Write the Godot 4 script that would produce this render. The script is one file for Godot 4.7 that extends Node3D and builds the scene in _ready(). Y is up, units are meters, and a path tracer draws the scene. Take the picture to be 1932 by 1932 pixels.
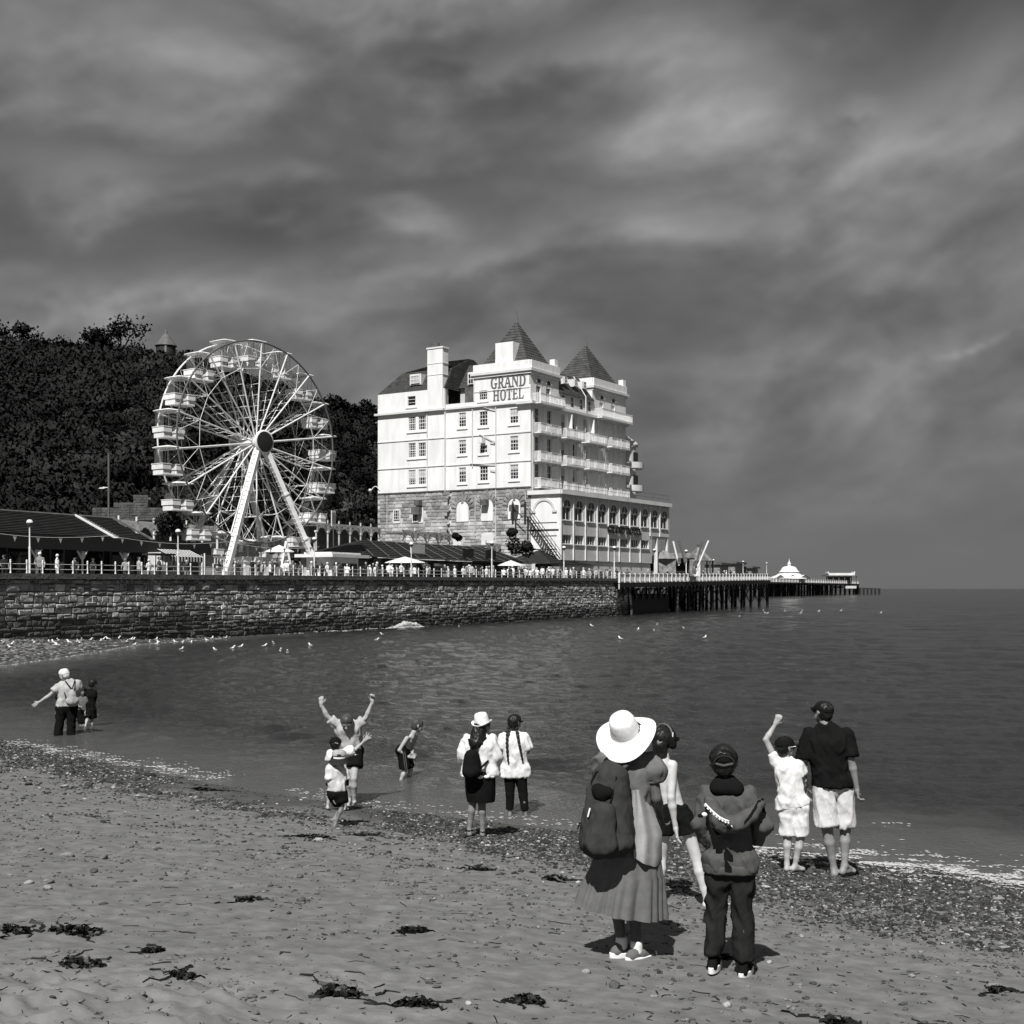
extends Node3D
# Beach, sea wall, hotel, wheel and pier in grey light. Camera 3.2 m above the water (y = 0), looking along -z.
const F := 2400.0
const EYE := 3.2
const HZ := 1110.0
var M := {}
var used := {}
var rng := RandomNumberGenerator.new()
var nz := FastNoiseLite.new()
var nf := FastNoiseLite.new()
var nc := FastNoiseLite.new()
var cyl: CylinderMesh
var cube: BoxMesh
var ball: SphereMesh

# ---------- small helpers ----------
func g(v: float) -> Color:
	return Color(v, v, v).linear_to_srgb()

func at(u: float, v: float, d: float) -> Vector3:
	return Vector3((u - 966.0) / F * d, EYE + (HZ - v) / F * d, -d)

func nm(s: String) -> String:
	if used.has(s):
		used[s] += 1
		return "%s_%03d" % [s, used[s]]
	used[s] = 0
	return s

func tag(o: Node3D, label: String, cat := "", group := "", kind := "") -> Node3D:
	if label: o.set_meta("label", label)
	if cat: o.set_meta("category", cat)
	if group: o.set_meta("group", group)
	if kind: o.set_meta("kind", kind)
	return o

func thing(called: String, label: String, cat: String, pos := Vector3.ZERO, yaw := 0.0, group := "") -> Node3D:
	var o := Node3D.new()
	o.name = nm(called)
	add_child(o)
	o.position = pos
	o.rotation.y = yaw
	tag(o, label, cat, group)
	return o

func put(parent: Node, called: String, mesh: Mesh, mat: Material, tr := Transform3D()) -> MeshInstance3D:
	var o := MeshInstance3D.new()
	o.name = nm(called) if parent == self else called
	o.mesh = mesh
	o.material_override = mat
	o.transform = tr
	parent.add_child(o, true)
	return o

func bar(parent: Node, called: String, a: Vector3, b: Vector3, r: float, mat: Material, r2 := -1.0) -> MeshInstance3D:
	var d := b - a
	var l := d.length()
	var y := d / maxf(l, 1e-6)
	var x := y.cross(Vector3(0, 0, 1) if absf(y.z) < 0.9 else Vector3(1, 0, 0)).normalized()
	var z := x.cross(y)
	if r2 < 0: r2 = r
	return put(parent, called, cyl, mat, Transform3D(Basis(x * r, y * l, z * r2), (a + b) / 2))

func beam(parent: Node, called: String, a: Vector3, b: Vector3, w: float, h: float, mat: Material) -> MeshInstance3D:
	# a square bar: w across (horizontal), h high
	var d := b - a
	var l := d.length()
	var x := d / maxf(l, 1e-6)
	var z := x.cross(Vector3.UP if absf(x.y) < 0.95 else Vector3(0, 0, 1)).normalized()
	var y := z.cross(x)
	return put(parent, called, cube, mat, Transform3D(Basis(x * l, y * h, z * w), (a + b) / 2))

func box(parent: Node, called: String, c: Vector3, s: Vector3, mat: Material, rot := Basis()) -> MeshInstance3D:
	return put(parent, called, cube, mat, Transform3D(rot * Basis.from_scale(s), c))

func orb(parent: Node, called: String, c: Vector3, s: Vector3, mat: Material) -> MeshInstance3D:
	return put(parent, called, ball, mat, Transform3D(Basis.from_scale(s * 2.0), c))

class MB:
	var v := PackedVector3Array()
	var n := PackedVector3Array()
	var ix := PackedInt32Array()
	var uv := PackedVector2Array()
	var c := PackedColorArray()
	func quad(a: Vector3, b: Vector3, d: Vector3, e: Vector3) -> void:
		# corners anticlockwise seen from outside
		var i := v.size()
		v.append_array([a, b, d, e])
		ix.append_array([i, i + 2, i + 1, i, i + 3, i + 2])
	func tri(a: Vector3, b: Vector3, d: Vector3) -> void:
		var i := v.size()
		v.append_array([a, b, d])
		ix.append_array([i, i + 2, i + 1])
	func cub(o: Vector3, s: Vector3, b := Basis()) -> void:
		var x := b.x * s.x / 2
		var y := b.y * s.y / 2
		var z := b.z * s.z / 2
		quad(o - x - y + z, o + x - y + z, o + x + y + z, o - x + y + z)
		quad(o + x - y - z, o - x - y - z, o - x + y - z, o + x + y - z)
		quad(o + x - y + z, o + x - y - z, o + x + y - z, o + x + y + z)
		quad(o - x - y - z, o - x - y + z, o - x + y + z, o - x + y - z)
		quad(o - x + y + z, o + x + y + z, o + x + y - z, o - x + y - z)
		quad(o - x - y - z, o + x - y - z, o + x - y + z, o - x - y + z)
	func stone(o: Vector3, x: Vector3, y: Vector3, z: Vector3, bev: float, r: RandomNumberGenerator) -> void:
		# a pillowed face: half axes x, y (in the wall's face), z outward depth
		var p := []
		var q := []
		for s in [Vector2(-1, -1), Vector2(1, -1), Vector2(1, 1), Vector2(-1, 1)]:
			p.append(o + x * s.x + y * s.y)
			var ins := Vector2(s.x * (x.length() - bev * r.randf_range(0.7, 1.6)) / x.length(), s.y * (y.length() - bev * r.randf_range(0.7, 1.6)) / y.length())
			q.append(o + x * ins.x + y * ins.y + z * r.randf_range(0.6, 1.15))
		for k in 4:
			quad(p[k], p[(k + 1) % 4], q[(k + 1) % 4], q[k])
		var m := (q[0] + q[1] + q[2] + q[3]) as Vector3
		m = m / 4.0 + z * r.randf_range(0.0, 0.35)
		for k in 4:
			tri(q[k], q[(k + 1) % 4], m)
	func rings(rs: Array, closed := true, cap0 := false, cap1 := false) -> void:
		# rings of points, smooth normals computed later
		var k: int = rs[0].size()
		var base := v.size()
		for r in rs:
			v.append_array(r)
		for i in rs.size() - 1:
			for j in (k if closed else k - 1):
				var a := base + i * k + j
				var b := base + i * k + (j + 1) % k
				ix.append_array([a, a + k, b, b, a + k, b + k])
		for e in [[cap0, 0], [cap1, rs.size() - 1]]:
			if e[0]:
				var m := Vector3.ZERO
				for p in rs[e[1]]: m += p
				v.append(m / k)
				for j in k:
					var a: int = base + e[1] * k + j
					var b: int = base + e[1] * k + (j + 1) % k
					if e[1] == 0: ix.append_array([v.size() - 1, a, b])
					else: ix.append_array([v.size() - 1, b, a])
	func tube(pts: Array, rad: Array, k := 8) -> void:
		var rs := []
		var up := Vector3(0, 0, 1)
		for i in pts.size():
			var d: Vector3 = (pts[mini(i + 1, pts.size() - 1)] - pts[maxi(i - 1, 0)])
			d = d.normalized()
			var x := d.cross(up)
			if x.length() < 0.2: x = d.cross(Vector3(1, 0, 0))
			x = x.normalized()
			var y := x.cross(d)
			up = y.cross(x) if false else up
			var ring := PackedVector3Array()
			for j in k:
				var an := TAU * j / k
				ring.append(pts[i] + (x * cos(an) + y * sin(an)) * rad[mini(i, rad.size() - 1)])
			rs.append(ring)
		rings(rs, true, true, true)
	func smooth() -> void:
		n.resize(v.size())
		n.fill(Vector3.ZERO)
		for i in range(0, ix.size(), 3):
			var a := ix[i]
			var b := ix[i + 1]
			var d := ix[i + 2]
			var f := (v[d] - v[a]).cross(v[b] - v[a])
			n[a] += f
			n[b] += f
			n[d] += f
		for i in n.size():
			n[i] = n[i].normalized()
	func mesh() -> ArrayMesh:
		var a := []
		a.resize(Mesh.ARRAY_MAX)
		a[Mesh.ARRAY_VERTEX] = v
		a[Mesh.ARRAY_INDEX] = ix
		if n.size() == v.size(): a[Mesh.ARRAY_NORMAL] = n
		if uv.size() == v.size(): a[Mesh.ARRAY_TEX_UV] = uv
		if c.size() == v.size(): a[Mesh.ARRAY_COLOR] = c
		var m := ArrayMesh.new()
		m.add_surface_from_arrays(Mesh.PRIMITIVE_TRIANGLES, a)
		return m

func lathe(prof: Array, k := 24, wob := 0.0) -> MB:
	# profile of Vector2(radius, height), bottom to top
	var m := MB.new()
	var rs := []
	for p in prof:
		var ring := PackedVector3Array()
		for j in k:
			var an := -TAU * j / k
			ring.append(Vector3(p.x * cos(an), p.y + wob * p.x * sin(an * 3.0 + 1.0), p.x * sin(an)))
		rs.append(ring)
	m.rings(rs)
	m.smooth()
	return m

# ---------- materials ----------
func noise_tex(seed_: int, freq: float, lo: float, hi: float, size := 512, normal := 0.0, oct := 4) -> NoiseTexture2D:
	var n := FastNoiseLite.new()
	n.seed = seed_
	n.frequency = freq
	n.fractal_octaves = oct
	var t := NoiseTexture2D.new()
	t.width = size
	t.height = size
	t.seamless = true
	t.noise = n
	if normal > 0.0:
		t.as_normal_map = true
		t.bump_strength = normal
	else:
		var r := Gradient.new()
		r.set_color(0, Color(lo, lo, lo))
		r.set_color(1, Color(hi, hi, hi))
		t.color_ramp = r
	return t

func mat(called: String, albedo: float, rough := 0.8, tex: Texture2D = null, scale := 1.0, bump: Texture2D = null, cm := 1.0) -> StandardMaterial3D:
	var m := StandardMaterial3D.new()
	m.resource_name = called
	m.albedo_color = g(albedo)
	m.roughness = rough
	m.metallic_specular = 0.35
	if tex:
		m.albedo_texture = tex
	if bump:
		m.heightmap_enabled = true
		m.heightmap_texture = bump
		m.heightmap_scale = cm
	if tex or bump:
		m.uv1_triplanar = true
		m.uv1_world_triplanar = true
		m.uv1_scale = Vector3.ONE * scale
	M[called] = m
	return m

func materials() -> void:
	var fine := noise_tex(3, 0.02, 0.72, 1.0)
	var stain := noise_tex(8, 0.008, 0.62, 1.0, 512, 0.0, 6)
	var soft := noise_tex(5, 0.006, 0.86, 1.0, 512, 0.0, 5)
	var rough := noise_tex(11, 0.03, 0.0, 1.0, 512, 0.0, 5)
	var weave := noise_tex(21, 0.012, 0.0, 1.0, 512, 0.0, 4)
	mat("sand", 0.205, 0.95, noise_tex(31, 0.012, 0.76, 1.0, 1024, 0.0, 7), 0.35, noise_tex(33, 0.02, 0.0, 1.0, 1024, 0.0, 6), 0.8).vertex_color_use_as_albedo = true
	mat("pebble", 1.0, 0.75, fine, 4.0).vertex_color_use_as_albedo = true
	mat("stone", 0.82, 0.9, stain, 0.22, rough, 3.0).vertex_color_use_as_albedo = true
	mat("mortar", 0.14, 0.95, stain, 0.3)
	mat("coping", 0.20, 0.9, stain, 0.3, rough, 2.0)
	mat("hotel_stone", 0.72, 0.9, stain, 0.1, rough, 2.0).vertex_color_use_as_albedo = true
	mat("white_wall", 0.84, 0.75, noise_tex(15, 0.008, 0.87, 1.0, 512, 0.0, 6), 0.2)
	M["white_wall"].uv1_scale = Vector3(0.30, 0.05, 0.30)   # rain streaks run down
	mat("white_trim", 0.74, 0.6, soft, 0.15)
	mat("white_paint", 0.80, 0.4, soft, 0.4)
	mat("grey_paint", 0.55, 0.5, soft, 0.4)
	mat("panel", 0.62, 0.6, soft, 0.2)
	mat("letter", 0.13, 0.6)
	mat("slate_dark", 0.026, 0.7, stain, 0.25).vertex_color_use_as_albedo = true
	mat("slate", 0.10, 0.7, stain, 0.25).vertex_color_use_as_albedo = true
	mat("lead", 0.16, 0.6, stain, 0.3)
	mat("dark", 0.02, 0.7)
	mat("black_iron", 0.015, 0.6)
	mat("grey_iron", 0.10, 0.6)
	mat("promenade", 0.25, 0.9, stain, 0.2)
	mat("shop_wood", 0.05, 0.7, stain, 0.5)
	mat("shop_light", 0.30, 0.7, stain, 0.3)
	mat("curtain", 0.55, 0.9, fine, 1.0)
	var p := mat("pane", 0.015, 0.06)
	p.metallic_specular = 0.5
	var gl := StandardMaterial3D.new()
	gl.resource_name = "screen_glass"
	gl.albedo_color = Color(0.8, 0.8, 0.8, 0.05)
	gl.transparency = BaseMaterial3D.TRANSPARENCY_ALPHA
	gl.roughness = 0.6
	M["glass"] = gl
	mat("hill", 0.035, 0.95, stain, 0.05, rough, 30.0)
	mat("rock", 0.12, 0.95, stain, 0.08, rough, 20.0)
	var lf := mat("leaf", 0.030, 0.85)
	lf.vertex_color_use_as_albedo = true
	lf.albedo_color = Color.WHITE
	lf.backlight_enabled = true
	lf.backlight = g(0.15)
	mat("bark", 0.04, 0.9, fine, 1.0)
	mat("seaweed", 0.012, 0.45)
	mat("gull_white", 0.75, 0.8).vertex_color_use_as_albedo = true
	mat("foam", 0.38, 0.9)
	# skin and cloth
	for s in [["skin_light", 0.40], ["skin_pale", 0.55], ["skin_mid", 0.26], ["skin_dark", 0.10], ["skin_tan", 0.20]]:
		var m := mat(s[0], s[1], 0.5, soft, 3.0)
		m.subsurf_scatter_enabled = true
		m.subsurf_scatter_strength = 0.08
	for s in [["cloth_white", 0.74], ["cloth_cream", 0.62], ["cloth_black", 0.010], ["cloth_dark", 0.03], ["cloth_grey", 0.14], ["cloth_mid", 0.085], ["cloth_light", 0.36], ["cloth_tee", 0.42], ["denim", 0.022], ["pack", 0.045]]:
		var m := mat(s[0], s[1], 0.9, soft, 4.0)
		m.metallic_specular = 0.12
	mat("hair_dark", 0.012, 0.4)
	mat("hair_brown", 0.05, 0.5)
	mat("hair_white", 0.6, 0.6)
	mat("rubber_white", 0.7, 0.6)
	mat("straw_white", 0.82, 0.85, fine, 9.0)
	M["straw_white"].albedo_texture = soft
	var cr := mat("crowd", 1.0, 0.8)
	cr.vertex_color_use_as_albedo = true

# ---------- sky ----------
func sky_image() -> Image:
	var w := 2048
	var h := 1024
	var im := Image.create(w, h, false, Image.FORMAT_RGBF)
	var n1 := FastNoiseLite.new()
	n1.seed = 4
	n1.frequency = 1.0
	n1.fractal_octaves = 7
	n1.fractal_gain = 0.58
	var n2 := FastNoiseLite.new()
	n2.seed = 12
	n2.frequency = 1.0
	n2.fractal_octaves = 2
	var blobs := []   # azimuth, elevation, half widths (degrees), strength
	for b in [[600, 110, 170, 150, -0.55], [880, 50, 170, 70, -0.75], [960, 190, 200, 60, -0.45], [1830, 40, 230, 80, -1.0], [340, 130, 150, 90, 0.6], [100, 110, 160, 120, 0.45], [1000, 110, 190, 22, 0.45], [1300, 150, 200, 110, 0.5], [1650, 300, 380, 130, 0.55], [1500, 60, 110, 60, -0.25], [1350, 420, 260, 40, 0.4], [720, 390, 85, 34, 0.85], [210, 375, 120, 55, 0.6], [510, 305, 100, 25, 0.6], [100, 290, 200, 30, -0.3], [430, 460, 260, 40, -0.35], [80, 570, 260, 34, 0.28], [430, 590, 220, 25, 0.25], [900, 480, 240, 45, 0.45], [1250, 610, 260, 35, 0.05], [1890, 645, 90, 8, 0.7], [1700, 480, 240, 60, 0.3], [900, 320, 220, 60, -0.3], [1580, 210, 70, 18, 0.5], [1560, 225, 40, 12, -0.4], [820, 610, 120, 30, -0.2]]:
		blobs.append([rad_to_deg(atan((b[0] - 966.0) / F)), rad_to_deg(atan((HZ - b[1]) / F)), b[2] / F * 57.3, b[3] / F * 57.3, b[4]])
	im.fill(Color(0.10, 0.10, 0.10))
	for j in h / 2:
		var el := (0.5 - (j + 0.5) / h) * PI
		var cy := sin(el)
		var ce := cos(el)
		var eld := rad_to_deg(el)
		var low := smoothstep(0.0, 0.16, cy)
		for i in w:
			var az := wrapf((i + 0.5) / w * TAU, -PI, PI)
			var azd := rad_to_deg(az)
			var x := sin(az) * ce
			var z := cos(az) * ce
			var y := cy * (2.1 - 0.7 * low)
			var wx := n2.get_noise_3d(x * 3.0, y * 3.5, z * 3.0)
			var wy := n2.get_noise_3d(x * 3.0 + 9.0, y * 3.5, z * 3.0)
			# broad masses, then wisps combed along them
			var a := n1.get_noise_3d(x * 2.6 + wx * 0.15, y * 4.2 + wy * 0.2 - x * 0.9, z * 2.6)
			var b := n1.get_noise_3d(x * 6.0 + y * 3.5 + wx * 0.3 + 30.0, y * 11.0 - x * 4.0 + wy * 0.4, z * 6.0)
			var t := a * 0.62 + b * (0.75 + 0.7 * a) * (0.30 + 0.70 * low)
			if absf(azd) < 32.0 and eld < 34.0:
				for q in blobs:
					var dx: float = (azd - q[0] + wx * 4.0) / q[2]
					var dy: float = (eld - q[1] + wy * 2.5 + b * 2.0 - wx * 1.0) / q[3]
					var r := dx * dx + dy * dy
					if r < 6.0: t += q[4] * 0.85 * exp(-r)
			var l := 0.117 * exp(clampf(t, -1.2, 1.2) * 0.82)
			l = lerpf(0.116, l, smoothstep(-0.005, 0.11, cy))
			im.set_pixel(i, j, Color(l, l, l))
	return im

# ---------- ground shape ----------
var shore := [Vector2(40, 2), Vector2(20, 8.0), Vector2(9.5, 11.6), Vector2(5.6, 13.9), Vector2(3.2, 15.7), Vector2(0.25, 17.1), Vector2(-2.1, 18.5), Vector2(-4.9, 20.8), Vector2(-8.9, 24.8), Vector2(-13, 29), Vector2(-19, 36), Vector2(-22, 44), Vector2(-21.5, 52), Vector2(-21.2, 61), Vector2(-21.6, 73), Vector2(-18.8, 82.6), Vector2(-16.8, 88.5), Vector2(-24, 100)]

var sg := PackedFloat32Array()   # the same distances on a half-metre grid

func shore_grid() -> void:
	sg.resize(260 * 260)
	for j in 260:
		for i in 260: sg[j * 260 + i] = shore_far(-75.0 + i * 0.5, -27.0 + j * 0.5)

func shore_s(x: float, d: float) -> float:
	var fx := clampf((x + 75.0) * 2.0, 0.0, 258.9)
	var fd := clampf((d + 27.0) * 2.0, 0.0, 258.9)
	var i := int(fx)
	var j := int(fd)
	fx -= i
	fd -= j
	var k := j * 260 + i
	return (sg[k] * (1.0 - fx) + sg[k + 1] * fx) * (1.0 - fd) + (sg[k + 260] * (1.0 - fx) + sg[k + 261] * fx) * fd

func shore_far(x: float, d: float) -> float:
	# signed distance to the waterline, positive on land; y of .z: distance along it
	var best := 1e9
	var sgn := 1.0
	for i in shore.size() - 1:
		var a: Vector2 = shore[i]
		var ab: Vector2 = shore[i + 1] - a
		var ap := Vector2(x - a.x, d - a.y)
		var t := clampf(ap.dot(ab) / ab.length_squared(), 0.0, 1.0)
		var q := (ap - ab * t).length_squared()
		if q < best - 1e-7:
			best = q
			sgn = 1.0 if ab.cross(ap) > 0 else -1.0
	return sqrt(best) * sgn

func ground_raw(s: float) -> float:
	if s < 0: return maxf(s * 0.09, -1.6)
	if s < 3.0: return s * 0.11
	return 0.33 + (s - 3.0) * 0.093

func ground(x: float, d: float) -> float:
	var s := shore_s(x, d)
	var y := ground_raw(s)
	if s > -1.0:
		var k := clampf((s + 0.5) / 2.5, 0.0, 1.0)
		y += k * (nz.get_noise_2d(x * 1.3, d * 1.3) * 0.030 + nf.get_noise_2d(x * 7.0, d * 7.0) * 0.006)
		if s > 3.0:   # trodden dents
			var dent := smoothstep(-0.62, -0.93, nc.get_noise_2d(x * 2.1, d * 1.7)) * smoothstep(-0.1, 0.25, nz.get_noise_2d(x * 0.45 + 20.0, d * 0.45))
			y -= dent * 0.022
		if d < 9.5 and x < 0.0:   # the trampled bank of loose sand in the near left corner
			var e := d - (6.95 - 0.10 * (x + 2.0) + nz.get_noise_2d(x * 2.5, 9.0) * 0.28)
			var bank := smoothstep(0.05, -0.04, e) * 0.075 * smoothstep(-1.25, -1.6, x)
			y += bank * (0.7 + 0.6 * nf.get_noise_2d(x * 5.0, d * 5.0)) - exp(-pow((e - 0.12) / 0.12, 2)) * 0.02 * smoothstep(-1.2, -1.6, x)
			y += nf.get_noise_2d(x * 16.0, d * 16.0) * 0.010 * smoothstep(8.3, 7.0, d) * smoothstep(0.0, -1.5, x)
	return y

func hit(u: float, v: float) -> Vector3:
	# where the ray through a pixel meets the beach
	var d := 4.0
	while d < 120.0:
		var p := at(u, v, d)
		if p.y < ground(p.x, d): return Vector3(p.x, ground(p.x, d), -d)
		d += 0.02
	return at(u, v, 120.0)

func wl(s: float, t: float, y: float) -> Vector3:
	# metres along the sea wall, metres inland from its face
	return Vector3(-16.9 + 0.4241 * s - 0.9056 * t, y, -(87.0 + 0.9056 * s + 0.4241 * t))

func ws(u: float, t: float) -> float:
	var k := (u - 966.0) / F
	return (k * 87.0 + 16.9 + t * (0.9056 + 0.4241 * k)) / (0.4241 - 0.9056 * k)

func wp(u: float, v: float, t: float) -> Vector3:
	var s := ws(u, t)
	var d := 87.0 + 0.9056 * s + 0.4241 * t
	return at(u, v, d)

func ytop(s: float) -> float:
	return 4.0 + 0.0045 * (0.9056 * s + 21.0)

# ---------- camera, sky, sun ----------
func set_stage() -> void:
	var cam := Camera3D.new()
	cam.name = "camera"
	cam.projection = Camera3D.PROJECTION_FRUSTUM
	cam.near = 0.1
	cam.size = 2.0 * 966.0 / F * 0.1
	cam.frustum_offset = Vector2(0, (HZ - 966.0) / F * 0.1)
	cam.far = 20000.0
	cam.position = Vector3(0, EYE, 0)
	add_child(cam)
	cam.current = true
	var env := Environment.new()
	env.background_mode = Environment.BG_SKY
	var sky := Sky.new()
	var sm := PanoramaSkyMaterial.new()
	sm.panorama = ImageTexture.create_from_image(sky_image())
	sky.sky_material = sm
	env.sky = sky
	env.tonemap_mode = Environment.TONE_MAPPER_LINEAR
	env.tonemap_exposure = 1.33
	env.sdfgi_enabled = true
	env.ssao_enabled = true
	env.ssil_enabled = true
	var we := WorldEnvironment.new()
	we.name = "world_environment"
	we.environment = env
	add_child(we)
	var sun := DirectionalLight3D.new()
	sun.name = "sun"
	sun.light_energy = 1.5
	sun.light_angular_distance = 0.5
	sun.light_color = Color(1, 0.995, 0.985)
	sun.shadow_enabled = true
	add_child(sun)
	var to_sun := Vector3(-0.25 * 0.625, 0.78, 0.968 * 0.625)
	sun.look_at_from_position(Vector3.ZERO, -to_sun, Vector3.UP)

# ---------- beach ----------
func sheet(xs: PackedFloat32Array, ds: PackedFloat32Array, fy: Callable, fc: Callable, normals := true) -> MB:
	var m := MB.new()
	var w := xs.size()
	for d in ds:
		for x in xs:
			var y: float = fy.call(x, d)
			m.v.append(Vector3(x, y, -d))
			if fc.is_valid():
				var k: float = fc.call(x, d, y)
				m.c.append(Color(k, k, k))
	for i in ds.size() - 1:
		for j in w - 1:
			var a := i * w + j
			m.ix.append_array([a, a + w, a + 1, a + 1, a + w, a + w + 1])
	if normals: m.smooth()
	return m

func steps(a: float, b: float, first: float, grow: float, most := 1e9) -> PackedFloat32Array:
	var o := PackedFloat32Array([a])
	var s := first
	while o[-1] < b:
		o.append(o[-1] + s)
		s = minf(s * grow, most)
	return o

func sand_tone(x: float, d: float, y: float) -> float:
	var s := shore_s(x, d)
	var wet := smoothstep(2.6, 0.2, s + nz.get_noise_2d(x * 0.9, d * 0.9) * 1.4)
	var dry := 0.05 * nz.get_noise_2d(x * 0.5, d * 0.9)
	if d < 9.0: dry += 0.28 * smoothstep(8.2, 7.0, d) * smoothstep(0.5, -1.5, x)
	return clampf(lerpf(0.86 + dry, 0.36, wet), 0.1, 1.2)

func beach() -> void:
	shore_grid()
	var m := sheet(steps(-9.5, 8.5, 0.055, 1.0), steps(4.6, 24.0, 0.04, 1.004), ground, sand_tone)
	tag(put(self, "sand_beach", m.mesh(), M.sand), "grey sand beach sloping down to the water", "", "", "structure")
	var far := func(x, d): return ground(x, d) - (0.05 if x > -9.3 and x < 8.3 and d < 23.8 and d > 4.7 else 0.0)
	m = sheet(steps(-70, 45, 0.7, 1.0), steps(-25, 96.0, 0.7, 1.0), far, sand_tone)
	tag(put(self, "beach_ground", m.mesh(), M.sand), "wider beach and the ground under the sea", "", "", "structure")

func pebble_mesh(seed_: int) -> ArrayMesh:
	rng.seed = seed_
	var s := SphereMesh.new()
	s.radial_segments = 7
	s.rings = 4
	s.radius = 0.5
	s.height = 1.0
	var a := s.get_mesh_arrays()
	var v: PackedVector3Array = a[Mesh.ARRAY_VERTEX]
	for i in v.size():
		var p := v[i]
		v[i] = p * (1.0 + 0.35 * nf.get_noise_3d(p.x * 3 + seed_ * 9, p.y * 3, p.z * 3)) * Vector3(1, 0.55, 0.8)
	var m := MB.new()
	m.v = v
	m.ix = a[Mesh.ARRAY_INDEX]
	m.smooth()
	return m.mesh()

func scatter(called: String, label: String, mesh: Mesh, mm_mat: Material, ts: Array, cs: PackedColorArray) -> void:
	var mm := MultiMesh.new()
	mm.transform_format = MultiMesh.TRANSFORM_3D
	mm.use_colors = true
	mm.mesh = mesh
	mm.instance_count = ts.size()
	for i in ts.size():
		mm.set_instance_transform(i, ts[i])
		mm.set_instance_color(i, cs[i])
	var o := MultiMeshInstance3D.new()
	o.name = nm(called)
	o.multimesh = mm
	o.material_override = mm_mat
	add_child(o)
	tag(o, label, "", "", "stuff")

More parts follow.
